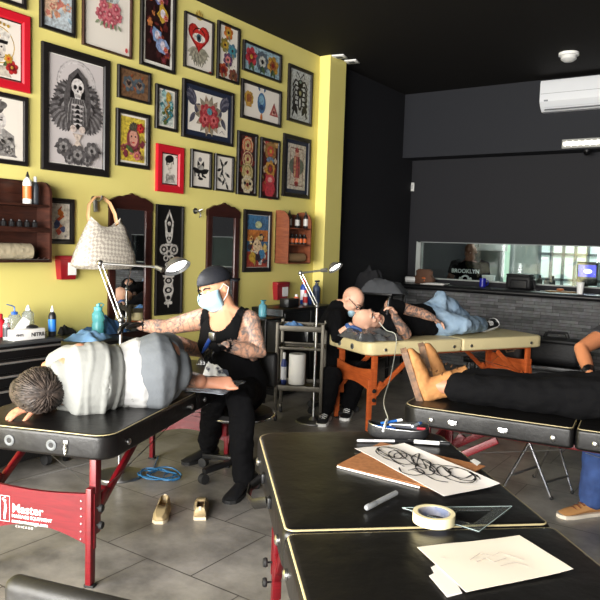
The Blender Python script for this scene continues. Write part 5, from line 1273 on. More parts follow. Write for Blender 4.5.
for k, (x, y, a, L, cb, cc, lb) in enumerate(((-.06, -.015, .2, .10, (40, 100, 190), (30, 80, 170), 'blue pen leaning out of the pencil case'), (.02, .02, -.3, .12, (226, 226, 226), (60, 60, 64), 'white pen across the middle of the pencil case'), (.04, -.025, .1, .13, (60, 62, 70), (150, 40, 50), 'grey pen with red cap at the front of the pencil case'), (-.03, .03, .5, .09, (44, 110, 196), (230, 230, 230), 'blue pen with white cap at the back of the pencil case'), (.07, .0, 1.2, .08, (190, 200, 206), (50, 100, 170), 'pale pen at the right of the pencil case'))):
    q = PX @ V3((x, y, .036+.004*k)); d = V3((math.cos(a+R(22)), math.sin(a+R(22)), .12*(1 if k % 2 else -.3)))*L/2
    tt = thing('pen', lb, 'pen', q); part('pen_body', MB().tube([q-d, q+d*.5], .005, cp(*cb), 8), tt, world=True); part('pen_cap', MB().tube([q+d*.5, q+d], .0058, cp(*cc), 8), tt, world=True)
# ---------------------------------------------------------------- people
def remesh(mb, name, voxel, mats, assign=None, sm=2, wr=None):
    """one continuous surface from overlapping closed pieces"""
    me0 = mb.mesh('tmp', False)
    ob = bpy.data.objects.new('tmp', me0); COL.objects.link(ob)
    r_ = ob.modifiers.new('r', 'REMESH'); r_.mode = 'VOXEL'; r_.voxel_size = voxel; r_.adaptivity = 0
    if sm: s_ = ob.modifiers.new('s', 'SMOOTH'); s_.factor = .5; s_.iterations = sm
    dg = bpy.context.evaluated_depsgraph_get()
    me = bpy.data.meshes.new_from_object(ob.evaluated_get(dg)); me.name = name
    bpy.data.objects.remove(ob); bpy.data.meshes.remove(me0)
    if wr:
        amp, sc_, sd = wr[:3]
        st = wr[3] if len(wr) > 3 else (1, 1, 1)
        nn = [v.normal.copy() for v in me.vertices]
        for v, q in zip(me.vertices, nn):
            p = v.co; v.co = p+q*amp*(noise.noise(V3((p.x*sc_*st[0]+sd, p.y*sc_*st[1], p.z*sc_*st[2])))+.5*noise.noise(V3((p.x*sc_*2.3*st[0], p.y*sc_*2.3*st[1]+sd, p.z*sc_*2.3*st[2]))))
    me.materials.clear()
    for q in mats: me.materials.append(q)
    if assign:
        for p in me.polygons: p.material_index = assign(p.center)
    else:
        for p in me.polygons: p.material_index = 0
    me.shade_smooth(); me.update(); return me
DUM = mat('skin_light', (218, 168, 140), .5)
def seg_d(p, a, b):
    d = b-a; t = max(0, min(1, (p-a).dot(d)/max(d.length_squared, 1e-9))); return (p-a-d*t).length
def limb(B, pts, rr): B.tube(pts, rr, DUM, 14, round_=True)
def mirror_axes(F, U):
    F = V3(F).normalized(); U = V3(U); U = (U-F*U.dot(F)).normalized(); return F, U, F.cross(U)
def head_parts(B, c, F, U, s=1.0, nose=True, ears=True):
    F, U, S = mirror_axes(F, U); c = V3(c)
    rot = Matrix((S, F, U)).transposed()
    def e(s_, f, u, rs, rf, ru): B.ell(c+(S*s_+F*f+U*u)*s, (rs*s, rf*s, ru*s), DUM, rot, 16, 12)
    e(0, -.008, .018, .076, .098, .092); e(0, .022, -.045, .060, .070, .070); e(0, .07, -.098, .024, .020, .018)
    e(0, .078, .030, .052, .018, .013); e(.034, .062, -.022, .026, .026, .022); e(-.034, .062, -.022, .026, .026, .022)
    if nose:
        B.tube([c+(F*.088+U*.022)*s, c+(F*.103-U*.008)*s, c+(F*.114-U*.03)*s], [.008*s, .010*s, .014*s], DUM, 10, round_=True); e(0, .098, -.036, .018, .012, .010)
    e(0, .088, -.062, .024, .010, .006); e(0, .086, -.072, .021, .010, .007)
    if ears:
        for k in (-1, 1): e(.076*k, -.012, -.008, .011, .020, .032)
def face_parts(t, c, F, U, s=1, brow=(40, 30, 26), eye=True, closed=False, lips=(170, 96, 88)):
    F, U, S = mirror_axes(F, U); c = V3(c); rot = Matrix((S, F, U)).transposed()
    for k in (-1, 1):
        if eye:
            q = MB().ell(c+(S*.032*k+F*.081+U*.004)*s, (.0135*s, .009*s, .0075*s), cp(232, 228, 222, r=.25), rot, 10, 8); ey = part('eye', q, t, world=True)
            part('iris', MB().ell(c+(S*.032*k+F*.089+U*.002)*s, (.006*s, .002*s, .006*s), cp(44, 30, 24, r=.2), rot, 8, 6), ey, world=True)
        part('eyebrow', MB().tube([c+(S*.014*k+F*.097+U*.026)*s, c+(S*.032*k+F*.095+U*.034)*s, c+(S*.052*k+F*.080+U*.026)*s], [.004*s, .005*s, .003*s], cp(*brow, r=.8), 6, round_=True), t, world=True)
    part('lips', MB().tube([c+(S*-.022+F*.091-U*.067)*s, c+(F*.098-U*.066)*s, c+(S*.022+F*.091-U*.067)*s], [(.004*s, .004*s), (.007*s, .006*s), (.004*s, .004*s)], cp(*lips), 8, round_=True), t, world=True)
def hand(B, w, D, N, side=1, curl=.35, s=1.0, thumb=.6, spread=.012, palm_only=False):
    """palm and five fingers; D along fingers, palm faces N, thumb towards T"""
    D = V3(D).normalized(); N = V3(N); N = (N-D*N.dot(D)).normalized(); T = D.cross(N)*side; w = V3(w)
    B.tube([w-D*.02*s, w+D*.02*s, w+D*.06*s, w+D*.09*s], [(.024*s, .019*s), (.031*s, .018*s), (.040*s, .016*s), (.036*s, .013*s)], DUM, 14, round_=True, side=T)
    if palm_only: return
    for k, (L, off) in enumerate(((.072, .030), (.080, .010), (.075, -.010), (.060, -.029))):
        p = w+(D*(.085-.004*abs(k-1))+T*off)*s; a = 0; pts = [p-D*.02*s, p]; c2 = curl*(1+.08*k)
        dr = (D+T*(off*spread*390)).normalized()
        for f, ln in ((.9, .42), (1.2, .33), (.8, .25)):
            a += c2*f; q = dr*math.cos(a)+N*math.sin(a); p = p+q*L*ln*s; pts.append(p)
        B.tube(pts, [.0100*s, .0098*s, .0092*s, .0086*s, .0075*s], DUM, 10, round_=True)
    p = w+(D*.022+T*.026)*s; d1 = (T*.75+D*.7+N*.35*thumb).normalized(); d2 = (T*.25+D*.85+N*.8*thumb).normalized()
    B.tube([p-d1*.01*s, p+d1*.038*s, p+d1*.038*s+d2*.032*s, p+d1*.038*s+d2*.055*s], [.015*s, .0125*s, .011*s, .0085*s], DUM, 10, round_=True)
def bare_foot(B, a, D, U, s=1.0):
    D = V3(D).normalized(); U = V3(U); U = (U-D*U.dot(D)).normalized(); S = D.cross(U)
    B.tube([a-D*.045*s-U*.04*s, a+D*.0*s-U*.035*s, a+D*.06*s-U*.04*s, a+D*.13*s-U*.055*s, a+D*.165*s-U*.06*s], [(.030*s, .030*s), (.034*s, .042*s), (.036*s, .032*s), (.042*s, .018*s), (.038*s, .013*s)], DUM, 14, round_=True, side=S)
    for k in range(5):
        o = S*(.034-.017*k)*s; L = (.045, .036, .032, .027, .022)[k]*s; r_ = (.013, .009, .009, .0085, .008)[k]*s
        p = a+D*(.165-.006*k)*s-U*.06*s+o; B.tube([p-D*.01, p+D*L*.6, p+D*L], [r_, r_, r_*.8], DUM, 8, round_=True)
def torso(B, pts, secs, side): B.tube(pts, secs, DUM, 20, round_=True, side=side)
def shoe(t, a, D, up, sole, s=1.0, U=(0, 0, 1), laces=None, high=0, name='shoe'):
    """a = ankle centre above sole; D toe direction"""
    D = V3(D).normalized(); U = V3(U); U = (U-D*U.dot(D)).normalized(); S = D.cross(U); X = Matrix.Identity(4)
    for i, q in enumerate((D, S, U)): X.col[i][:3] = q
    X.col[3][:3] = V3(a)-U*.085*s
    st = [(-.075, .030, .075), (-.05, .036, .085), (0, .038, .088), (.05, .038, .075), (.10, .043, .058), (.15, .045, .045), (.185, .036, .034), (.2, .018, .02)]
    if high: st[0], st[1], st[2], st[3] = (-.075, .034, .075+high), (-.05, .044, .085+high), (0, .047, .09+high), (.035, .042, .07+high*.9)
    B = MB(); n = 14; vs, fs = [], []
    if not high:
        for j, (x, w, h) in enumerate(st):
            for k in range(n):
                th = 2*math.pi*k/n; cz = math.sin(th); vs.append(X @ V3((x*s, w*s*math.cos(th)*(1 if cz < .2 else 1-.35*cz*cz), (.02+(h-.02)*(.5+.5*cz))*s)))
        for j in range(len(st)-1):
            for k in range(n): fs.append([j*n+k, j*n+(k+1) % n, (j+1)*n+(k+1) % n, (j+1)*n+k])
        fs += [list(range(n))[::-1], [(len(st)-1)*n+k for k in range(n)]]; B.add(vs, fs, up)
    else:
        Q = MB()
        Q.tube([X @ V3((-.045*s, 0, .05*s)), X @ V3((.0, 0, .05*s)), X @ V3((.08*s, 0, .048*s)), X @ V3((.15*s, 0, .045*s)), X @ V3((.175*s, 0, .04*s))], [(.036*s, .04*s), (.041*s, .045*s), (.042*s, .045*s), (.047*s, .034*s), (.038*s, .028*s)], DUM, 14, round_=True, side=S)
        Q.tube([X @ V3((-.022*s, 0, .05*s)), X @ V3((-.02*s, 0, .12*s)), X @ V3((-.022*s, 0, (.10+high)*s))], [(.044*s, .055*s), (.046*s, .058*s), (.052*s, .064*s)], DUM, 14, side=S)
        B = remesh(Q, name, .007, [up], wr=(.004, 22, 2))
    sh = part(name, B, t, world=True)
    so = MB(); o = [(-.083, .028), (-.06, .040), (0, .040), (.05, .040), (.10, .046), (.15, .049), (.19, .040), (.21, .015)]
    so.X = X; so.prism([(x*s, w*s) for x, w in o]+[(x*s, -w*s) for x, w in o[::-1]], -.004*s, .026*s, sole)
    part('sole', so, sh, world=True)
    if laces:
        for k in range(4):
            x = (.045+.022*k)*s; z = (.083-.010*k)*s
            if high: x = (.035+.018*k)*s; z = (.155-.022*k)*s
            part('lace', MB().tube([X @ V3((x, -.026*s, z-.006*s)), X @ V3((x+.006*s, 0, z+.004*s)), X @ V3((x, .026*s, z-.006*s))], .0028*s, laces, 6), sh, world=True)
    return sh
def lerp(a, b, t): return V3(a).lerp(V3(b), t)
BLACKC = mat('black_cotton', (13, 13, 15), .9, spec=.12, bump=(30, .15)); BLACKJ = mat('black_denim', (12, 12, 14), .9, spec=.12, bump=(45, .2)); GLOVE = mat('black_nitrile', (16, 16, 18), .35)
SKA = mat('skin_tan', (206, 150, 118), .5); SKF = mat('skin_fair', (222, 172, 146), .5); SKB = mat('skin_brown', (178, 124, 98), .5)
TATA = tattoo('tattooed_tan_skin', (200, 152, 126), (124, 112, 106), .42, .62, 17); TATF = tattoo('tattooed_fair_skin', (186, 138, 112), (98, 88, 84), .40, .58, 15)

# ======================================================= artist in the black cap
D1 = 4.62
def a1(px, py, d=0): return atd(px, py, D1+d)
t = thing('person', 'seated person in black cap and black tank top reaching for a lamp', 'person', (a1(240, 400).x, a1(240, 400).y, 0))
hc = a1(215.5, 288.5); F = (-CR*.60-_f*.66-V3((0, 0, .36))).normalized(); U = V3((0, 0, 1))-CR*.22
neckb = a1(226, 313, .02); pel = a1(241, 386, .10); chest = a1(226, 338, -.02); waist = a1(234, 365, .04)
sL = a1(249, 321, -.02); sR = a1(203, 319, .08); side = (sL-sR).normalized()
eL = a1(259, 353, -.10); wL = a1(226, 346, -.25)
eR = a1(166, 327.5, .0); wR = a1(141, 325.5, -.06)
hL = a1(247, 387, .06); kL = atd(240, 401, 4.30); fL = atz(243, 478, .09)
hR = a1(229, 385, .10); kR = atd(214, 398, 4.42); fR = atz(208, 446, .09)
B = MB(); head_parts(B, hc, F, U, 1.14)
limb(B, [hc-V3(U)*.06-V3(F)*.03, neckb], [.066, .082])
limb(B, [lerp(sL, chest, .1)+V3((0, 0, .01)), lerp(neckb, hc, .15), lerp(sR, chest, .1)+V3((0, 0, .01))], [.055, .072, .055])
TS = [pel, waist, lerp(waist, chest, .55), chest, lerp(chest, neckb, .55), neckb]; SE = [(.175, .14), (.17, .14), (.18, .14), (.19, .135), (.165, .10), (.085, .08)]
torso(B, TS, SE, side)
for s_, e_, w_ in ((sL, eL, wL), (sR, eR, wR)): limb(B, [s_, lerp(s_, e_, .35), e_, lerp(e_, w_, .35), w_], [.078, .069, .053, .054, .035])
hand(B, wL, (wL-eL).normalized()*.7+V3((-.1, 0, -.3)), V3((0, 0, -1))-CR*.4, -1, .55, palm_only=True, s=.95); hand(B, wR, wR-eR, V3((0, 0, -1))+_f*-.3, 1, .5, palm_only=True, s=.95)
for h_, k_, f_ in ((hL, kL, fL), (hR, kR, fR)): limb(B, [h_, lerp(h_, k_, .5), k_, lerp(k_, f_, .35), f_], [.09, .082, .062, .058, .042])
ARM = [(sL, eL, .11), (eL, wL, .09), (sR, eR, .11), (eR, wR, .09)]
part('body', remesh(B, 'body', .0075, [SKA, TATA], lambda p: 1 if any(seg_d(p, a, b) < r for a, b, r in ARM) and seg_d(p, chest, neckb) > .10 else 0), t, world=True)
face_parts(t, hc, F, U, 1.14)
F1, U1, S1 = mirror_axes(F, U)
# tank top: the body's own surface let out a little and cut at neckline and armholes
def shell(body, off, keep, name, mats, wr=None):
    bm = bmesh.new(); bm.from_mesh(body); bm.normal_update()
    for v in bm.verts: v.co += v.normal*off
    if wr:
        for v in bm.verts: v.co += v.normal*wr[0]*(.5+noise.noise(v.co*wr[1]))
    bmesh.ops.delete(bm, geom=[f for f in bm.faces if not keep(f.calc_center_median())], context='FACES')
    me = bpy.data.meshes.new(name); bm.to_mesh(me); bm.free(); me.materials.clear()
    for q in mats: me.materials.append(q)
    for p in me.polygons: p.material_index = 0
    me.shade_smooth(); return me
frn = V3((0, 0, 1)).cross(side).normalized()
if frn.dot(F1) < 0: frn = -frn
def keep_tank(p):
    if any(seg_d(p, a, b) < .075 for a, b in ((eL, wL), (eR, wR))) and (p-chest).dot(frn) > .13: return False
    if min(seg_d(p, eL, wL), seg_d(p, eR, wR)) < .06: return False
    q = p-neckb; h = q.z; s_ = abs(q.dot(side)); f_ = q.dot(frn)
    if h < -.42-.0: return p.z > pel.z-.1
    if h > -.17 and s_ > .150: return False
    if h > -.30 and s_ > .150+max(0, (-.17-h))*.45: return False
    if f_ > -.02 and h > -.105+ (s_/.085)**3*.06: return False
    if f_ <= -.02 and h > -.05+(s_/.09)**3*.06: return False
    return True
bodyO = [o for o in t.children if o.name.startswith('body')][0]
bw = bodyO.data.copy(); bw.transform(rootm(t))
tk = part('tank_top', shell(bw, .011, keep_tank, 'tank_top', [BLACKC], (.012, 9)), t, world=True); bpy.data.meshes.remove(bw)
md = tk.modifiers.new('s', 'SOLIDIFY'); md.thickness = .004
pp = a1(215, 330, -.16)
# trousers
G = MB()
for h_, k_, f_ in ((hL, kL, fL), (hR, kR, fR)): G.tube([h_, lerp(h_, k_, .5), k_, lerp(k_, f_, .4), lerp(k_, f_, .96)], [.112, .105, .085, .080, .072], DUM, 14, round_=True)
torso(G, [lerp(pel, waist, -.3), pel, lerp(pel, waist, .4)], [(.17, .14), (.185, .145), (.165, .13)], side)
part('trousers', remesh(G, 'trousers', .010, [BLACKJ], wr=(.014, 9, 5)), t, world=True)
shoe(t, fL+V3((0, 0, .0)), V3((.28, -.95, 0)), mat('black_shoe', (22, 22, 24), .5), RUB, 1.15); shoe(t, fR, V3((-.1, -1, 0)), MATS['black_shoe'], RUB, 1.15)
# gloves
for w_, e_, N_, sd, cu in ((wL, eL, V3((0, 0, -1))-CR*.4, -1, .55), (wR, eR, V3((0, 0, -1))+_f*-.3, 1, .5)):
    G = MB(); D_ = (w_-e_).normalized()*.7+V3((-.1, 0, -.3)) if sd < 0 else w_-e_
    hand(G, w_, D_, N_, sd, cu, 1.13); G.tube([lerp(w_, e_, .22), w_], [.040, .036], DUM, 12)
    part('glove', remesh(G, 'glove', .006, [GLOVE], sm=1), t, 'black glove', world=True)
# face mask
mk = MB(); n, m_ = 12, 8; vs, fs = [], []
for j in range(m_+1):
    for i in range(n+1):
        th = (i/n*2-1)*1.35; v = j/m_; r_ = .078+.014*math.cos(th)*math.sin(math.pi*(.2+.7*v)); zz = .004-v*.128
        k = 1 if v < .6 else 1-.30*(v-.6)/.4
        vs.append(hc+(S1*math.sin(th)*r_*k*.95+F1*(math.cos(th)*(r_+.022*math.sin(math.pi*min(1, v*1.2+.1)))*k*1.12+.014)+U1*zz)*1.14)
for j in range(m_):
    for i in range(n): a = j*(n+1)+i; fs.append([a, a+1, a+n+2, a+n+1])
MSK = mat('mask_fabric', (176, 214, 232), .8)
mk.add(vs, fs, MSK); mo = part('face_mask', mk, t, 'pale blue surgical face mask', world=True); md = mo.modifiers.new('s', 'SOLIDIFY'); md.thickness = .004
for k in (-1, 1): part('ear_loop', MB().tube([hc+(S1*.078*k+F1*.03-U1*.0)*1.14, hc+(S1*.084*k-F1*.005+U1*.02)*1.14, hc+(S1*.088*k-F1*.028-U1*.01)*1.14, hc+(S1*.080*k+F1*.0-U1*.05)*1.14, hc+(S1*.06*k+F1*.045-U1*.085)*1.14], .0025, WPLAST, 6), mo, world=True)
# cap worn backwards
G = MB(); rot = Matrix((S1, F1, U1)).transposed(); c_ = hc+(U1*.045-F1*.012)*1.14
bm = bmesh.new(); bmesh.ops.create_uvsphere(bm, u_segments=24, v_segments=16, radius=1)
bmesh.ops.bisect_plane(bm, geom=bm.verts[:]+bm.edges[:]+bm.faces[:], plane_co=(0, 0, -.12), plane_no=(0, -.18, 1), clear_inner=True)
G.addbm(bm, mat('cap_twill', (22, 24, 32), .75), Matrix.Translation(c_) @ rot.to_4x4() @ Matrix.Diagonal((.092*1.14, .113*1.14, .088*1.14, 1)))
cap_ = part('cap', G, t, 'black cap worn backwards', world=True); md = cap_.modifiers.new('s', 'SOLIDIFY'); md.thickness = .006
br = MB(); vs = []; n = 10
for r_ in (.9, 1.75):
    for i in range(n+1): th = R(-60+120*i/n); vs.append(c_+(S1*math.sin(th)*.092*(1 if r_ < 1 else 1.0)-F1*(math.cos(th)*.113*r_**.55+(.02 if r_ > 1 else 0))-U1*(.022+.03*(r_ > 1)))*1.14-V3((0, 0, 0)))
br.add(vs, [[i, i+1, n+2+i, n+1+i] for i in range(n)], MATS['cap_twill']); bo = part('cap_brim', br, cap_, world=True); md = bo.modifiers.new('s', 'SOLIDIFY'); md.thickness = .005
part('cap_patch', MB().ell(c_+(S1*.088*1.03+F1*-.035+U1*.01)*1.14, (.004, .02, .02), cp(206, 190, 186), rot), cap_, 'round pale patch on the cap', world=True)
part('beard', MB().ell(hc+(F1*.05-U1*.10)*1.14, (.045, .035, .03), cp(40, 30, 26, r=.9), rot), t, world=True)
part('ear_tunnel', MB().tube([hc+(S1*.086-F1*.005-U1*.045+F1*.012*math.cos(a)+U1*.012*math.sin(a))*1.14 for a in [i*math.pi/5 for i in range(10)]], .003, STEEL, 6, closed=True), t, world=True)
# tattoo machine and towel held by the artist
mp = wL+(wL-eL).normalized()*.13+V3((-.02, 0, -.03))
t2 = thing('tattoo_machine', 'blue tattoo machine held in the black gloved hand', 'tattoo machine', mp)
part('machine_grip', MB().tube([mp+V3((.03, .0, .05)), mp+V3((-.0, -.0, .0)), mp+V3((-.03, -.0, -.04))], [.012, .014, .006], cp(34, 70, 150), 10, round_=True), t2, world=True); part('machine_frame', MB().box(mp+V3((.05, .0, .07)), (.05, .02, .05), DSTEEL, .006), t2, world=True)
cloth('striped_towel', 'white crumpled towel by the gloved hands at the table end', atz(217, 374, LTOP+.005), .085, .07, .17, mat('zebra_towel', (232, 232, 232), .85, var=(16, (70, 74, 90), .52, .6)), 44, 'towel', .6)
# office chair
sc_ = lerp(pel, waist, -.0); sx_, sy_ = sc_.x, sc_.y; sz0 = pel.z-.165
bk = -side.cross(V3((0, 0, 1))); bk = -bk  # behind the sitter
back = (V3((pel.x, pel.y, 0))-V3(((kL.x+kR.x)/2, (kL.y+kR.y)/2, 0))).normalized()
rz = math.atan2(back.y, back.x)-R(90)
t = thing('office_chair', 'black office chair with chrome trim under the person in the black cap', 'chair', (sx_, sy_, 0), rz)
PADB = MATS['black_pad']
part('seat', MB().lathe([(.17, sz0-.05), (.225, sz0-.045), (.235, sz0-.02), (.22, sz0), (.001, sz0+.004)], PADB, seg=24), t)
part('seat_trim', MB().tube([(.236*math.cos(a), .236*math.sin(a), sz0-.03) for a in [i*math.pi/14 for i in range(28)]], .007, CHROME, 6, closed=True), t, 'chrome trim')
part('backrest', MB().box((.02, .27, sz0+.24), (.36, .06, .26), PADB, .028, seg=4), t); part('back_support', MB().bar((.06, .18, sz0-.05), (.02, .29, sz0+.15), .05, .012, BPLAST), t)
part('gas_column', MB().tube([(0, 0, .09), (0, 0, sz0-.04)], .026, BPLAST, 12), t)
for k in range(5):
    a = 2*math.pi*k/5+.3; d = V3((math.cos(a), math.sin(a), 0)); l_ = part('base_arm', MB().bar(V3((0, 0, .11)), d*.30+V3((0, 0, .085)), .04, .032, BPLAST), t)
    part('caster', MB().lathe([(.01, -.022), (.034, -.02), (.034, .02), (.01, .022)], RUB, seg=12, X=Matrix.Translation(d*.30+V3((0, 0, .035))) @ Matrix.Rotation(a+R(90), 4, 'Z') @ Matrix.Rotation(R(90), 4, 'Y')), l_)
# ======================================================= client asleep on the left table (side lying, back to the camera)
def LT(x, y, z): return LM @ V3((x, y, LTOP+z))
def Lpx(px, py, z): return atz(px, py, LTOP+z)
bs = Lpx(110, 390, .16)
t = thing('person', 'person in light grey shirt and grey shorts asleep on the left table', 'person', (bs.x, bs.y, LTOP))
head = Lpx(41, 389.5, .13); sho = Lpx(80, 380, .17); wst = Lpx(120, 376, .16); hip = Lpx(157, 371, .185)
ax = V3((hip.x-sho.x, hip.y-sho.y, 0)).normalized(); fw_ = V3((-ax.y, ax.x, 0))   # away from the camera
if fw_.dot(_f) < 0: fw_ = -fw_
UP = V3((0, 0, 1))
head = head-fw_*0
Fh = (fw_*.75-UP*.15-ax*.35).normalized(); Uh = (-ax*.9-fw_*.25+UP*.0)
B = MB(); head_parts(B, head, Fh, Uh, 1.12)
nb = lerp(head, sho, .62)+UP*.02
limb(B, [head-V3(Uh).normalized()*.06, nb, sho], [.062, .062, .075])
ZS = UP
torso(B, [sho+ax*-.06, sho+ax*.05, lerp(sho, wst, .5), wst, lerp(wst, hip, .6), hip, hip+ax*.05], [(.13, .08), (.175, .115), (.165, .12), (.145, .115), (.17, .13), (.18, .14), (.15, .11)], ZS)
shU = sho+UP*.13+ax*.0; shD = sho-UP*.10+fw_*.05
elU = shU+fw_*.22-ax*.10-UP*.10; hnU = head+fw_*.05-UP*.10-Uh.normalized()*.0
elD = shD+fw_*.16-ax*.2-UP*.02; hnD = Lpx(30, 414, .03)
elD = lerp(shD, hnD, .5)+fw_*.16; elD.z = LTOP+.05
wrD = lerp(elD, hnD, .80); wrD = Lpx(38, 405, .05)
limb(B, [shU, lerp(shU, elU, .4), elU, lerp(elU, hnU, .4), hnU], [.058, .052, .042, .042, .03])
limb(B, [shD, lerp(shD, elD, .4), elD, lerp(elD, wrD, .4), wrD], [.055, .05, .042, .04, .028])
hand(B, wrD, -CR*.62-_f*.55-UP*.16, -UP, 1, .22, 1.1)
# legs: knees bent forward, feet coming back towards the table end
hU = hip+UP*.07+ax*.03; hD = hip-UP*.075+ax*.03
knU = hip+fw_*.34+ax*.34+UP*.02; anU = Lpx(207, 352, .10)
knD = hip+fw_*.26+ax*.36-UP*.10; anD = Lpx(200, 381, .085)
knU = lerp(hU, anU, .5)+fw_*.30+UP*.03
knD = lerp(hD, anD, .5)+fw_*.34; knD.z = LTOP+.085
limb(B, [hU, lerp(hU, knU, .5), knU, lerp(knU, anU, .3), anU], [.105, .088, .066, .062, .042])
limb(B, [hD, lerp(hD, knD, .5), knD, lerp(knD, anD, .3), anD], [.095, .082, .064, .060, .042])
bare_foot(B, anD, CR-_f*.12+V3((0, 0, .06)), UP*.35-CR*.2-_f*.75, .98)
bare_foot(B, anU, fw_+ax*.3, UP-_f*.3, .9)
ARM = [(knU, anU, .085), (lerp(hU, knU, .55), knU, .1), (lerp(knD, anD, .5), lerp(knD, anD, .85), .06)]
part('body', remesh(B, 'body', .006, [SKB, TATA], lambda p: 1 if any(seg_d(p, a, b) < r for a, b, r in ARM) else 0), t, world=True)
face_parts(t, head, Fh, Uh, 1.12, eye=False)
# shirt
G = MB()
torso(G, [sho-ax*.085+UP*.0, sho-ax*.03, sho+ax*.08, lerp(sho, wst, .55), lerp(sho, wst, 1.0), lerp(wst, hip, .28)], [(.115, .085), (.185, .125), (.195, .14), (.176, .142), (.160, .142), (.172, .150)], ZS)
G.tube([shU-UP*.03, lerp(shU, elU, .35), lerp(shU, elU, .72)], [.082, .076, .070], DUM, 14, round_=False)
G.tube([shD-UP*.0, lerp(shD, elD, .35), lerp(shD, elD, .6)], [.075, .068, .062], DUM, 14)
SHIRT = mat('light_grey_jersey', (138, 139, 135), .9, spec=.2, bump=(20, .15))
def fold(me):
    for v in me.vertices:
        p = v.co; s_ = (p-sho).dot(ax); h = (p.z-LTOP)/.36; w_ = s_*78+math.sin(h*4+s_*5)*1.6+2*noise.noise(V3((s_*3, h*2, 1)))
        v.co = p+v.normal*(.013*max(0, math.sin(w_))**2.2*min(1, max(0, (s_+.05)*6))*(1-.5*h)+.008*noise.noise(p*7))
    return me
part('shirt', fold(remesh(G, 'shirt', .0075, [SHIRT])), t, 'light grey shirt with folds', world=True)
G = MB(); torso(G, [lerp(wst, hip, .26), lerp(wst, hip, .56)], [(.176, .153), (.196, .164)], ZS)
part('undershirt', remesh(G, 'undershirt', .008, [mat('white_jersey', (168, 168, 167), .9)], wr=(.006, 12, 3)), t, 'white undershirt hem', world=True)
G = MB(); torso(G, [lerp(wst, hip, .40), lerp(wst, hip, .72), hip, hip+ax*.05, hip+ax*.09], [(.170, .142), (.200, .164), (.212, .176), (.195, .155), (.13, .11)], ZS)
G.tube([hU-ax*.02, lerp(hU, knU, .3), lerp(hU, knU, .6)], [.125, .115, .098], DUM, 14); G.tube([hD, lerp(hD, knD, .3), lerp(hD, knD, .6)], [.112, .105, .092], DUM, 14)
part('shorts', remesh(G, 'shorts', .009, [mat('grey_marl', (98, 102, 106), .9, spec=.2, bump=(60, .1))], sm=9, wr=(.009, 7, 6)), t, 'grey shorts', world=True)
# hair
F2, U2, S2 = mirror_axes(Fh, Uh)
HAIR = mat('dark_hair', (46, 40, 37), .55, spec=.3, var=(40, (72, 62, 56), .42, .6))
G = MB(); rot = Matrix((S2, F2, U2)).transposed()
G.ell(head+(U2*.022-F2*.020)*1.12, (.107, .121, .117), DUM, rot, 20, 14); G.ell(head+(-F2*.062-U2*.045)*1.12, (.082, .062, .078), DUM, rot, 18, 12); G.ell(head+(F2*.035+U2*.085)*1.12, (.07, .06, .035), DUM, rot, 16, 10)
rnd = random.Random(5)
hm = MB()
hb = remesh(G, 'hair', .008, [HAIR], wr=(.004, 40, 2))
hm.add([v.co.copy() for v in hb.vertices], [list(p.vertices) for p in hb.polygons], HAIR); bpy.data.meshes.remove(hb)
C0 = head+(U2*.022-F2*.020)*1.12; crown = (S2*-.15+U2*.35-F2*.92).normalized()
for k in range(900):
    th = rnd.uniform(0, 2*math.pi); zc_ = rnd.uniform(-.5, 1); q_ = math.sqrt(1-zc_*zc_); d = V3((q_*math.cos(th), q_*math.sin(th), zc_))
    if d.y > .5 and d.z < .45: continue
    def on(dd): dd = dd.normalized(); return C0+S2*dd.x*.108+F2*dd.y*.122+U2*dd.z*.118
    dw = d; g = V3((crown.dot(S2), crown.dot(F2), crown.dot(U2)))
    tan = (dw-g); tan = tan-dw*tan.dot(dw)
    if tan.length < .05: continue
    tan = tan.normalized()+V3((rnd.uniform(-.25, .25), rnd.uniform(-.25, .25), rnd.uniform(-.25, .25)))
    L = rnd.uniform(.45, .85); rr = 1+rnd.uniform(-.015, .03)
    pts = [C0+(on(dw+tan*L*f)-C0)*(rr+e_) for f, e_ in ((0, -.03), (.33, .02), (.66, .03), (1, -.02))]
    for q in pts: q.z = max(q.z, LTOP+.012)
    hm.tube(pts, [.0035, .0045, .0035, .001], HAIR, 4)
part('hair', hm, t, world=True)
# ring on the finger side is not built; black plastic wrap under the legs
WRAP = mat('plastic_wrap', (176, 184, 194), .12, spec=.8, trans=.45, ior=1.3, bump=(24, .8))
cloth('plastic_wrap', 'crinkled clear plastic wrap under the bare foot on the left table', Lpx(212, 386, .007), .20, .15, .035, WRAP, 52, 'plastic wrap', LANG, n=22)
cloth('black_pad_bundle', 'black plastic bundle under the tattooed leg on the left table', Lpx(209, 364, .007), .075, .06, .11, mat('black_plastic_film', (24, 24, 27), .25, bump=(20, .6)), 57, 'bundle', .4)

# ======================================================= bald artist at the head of the cream table
D2 = 6.62
def a2(px, py, d=0): return atd(px, py, D2+d)
fx = atz(323, 410, .0)
t = thing('person', 'bald bending person in black with mask at the cream table', 'person', (a2(328, 380).x, a2(328, 380).y, 0))
hc = a2(352.5, 300, .0); F = (CR*.55-_f*.45-V3((0, 0, .75))).normalized(); U = (V3((0, 0, 1))*.8+CR*.62-_f*.2)
neckb = a2(339, 307, .05); chest = a2(334, 328, .02); pel = a2(332, 378, .05); waist = a2(331, 354, .05)
sF = a2(335, 317, -.20); sB = a2(343, 312, .20); side = (sB-sF).normalized()
B = MB(); head_parts(B, hc, F, U, 1.15); limb(B, [hc-V3(U).normalized()*.08, neckb], [.064, .08])
torso(B, [pel, waist, lerp(waist, chest, .5), chest, lerp(chest, neckb, .6), neckb], [(.16, .12), (.155, .12), (.17, .125), (.18, .12), (.15, .09), (.08, .07)], side)
eF = a2(338, 337, -.42); wF = a2(350, 326, -.45); eB = a2(354, 328, .1); wB = a2(361, 319, -.25)
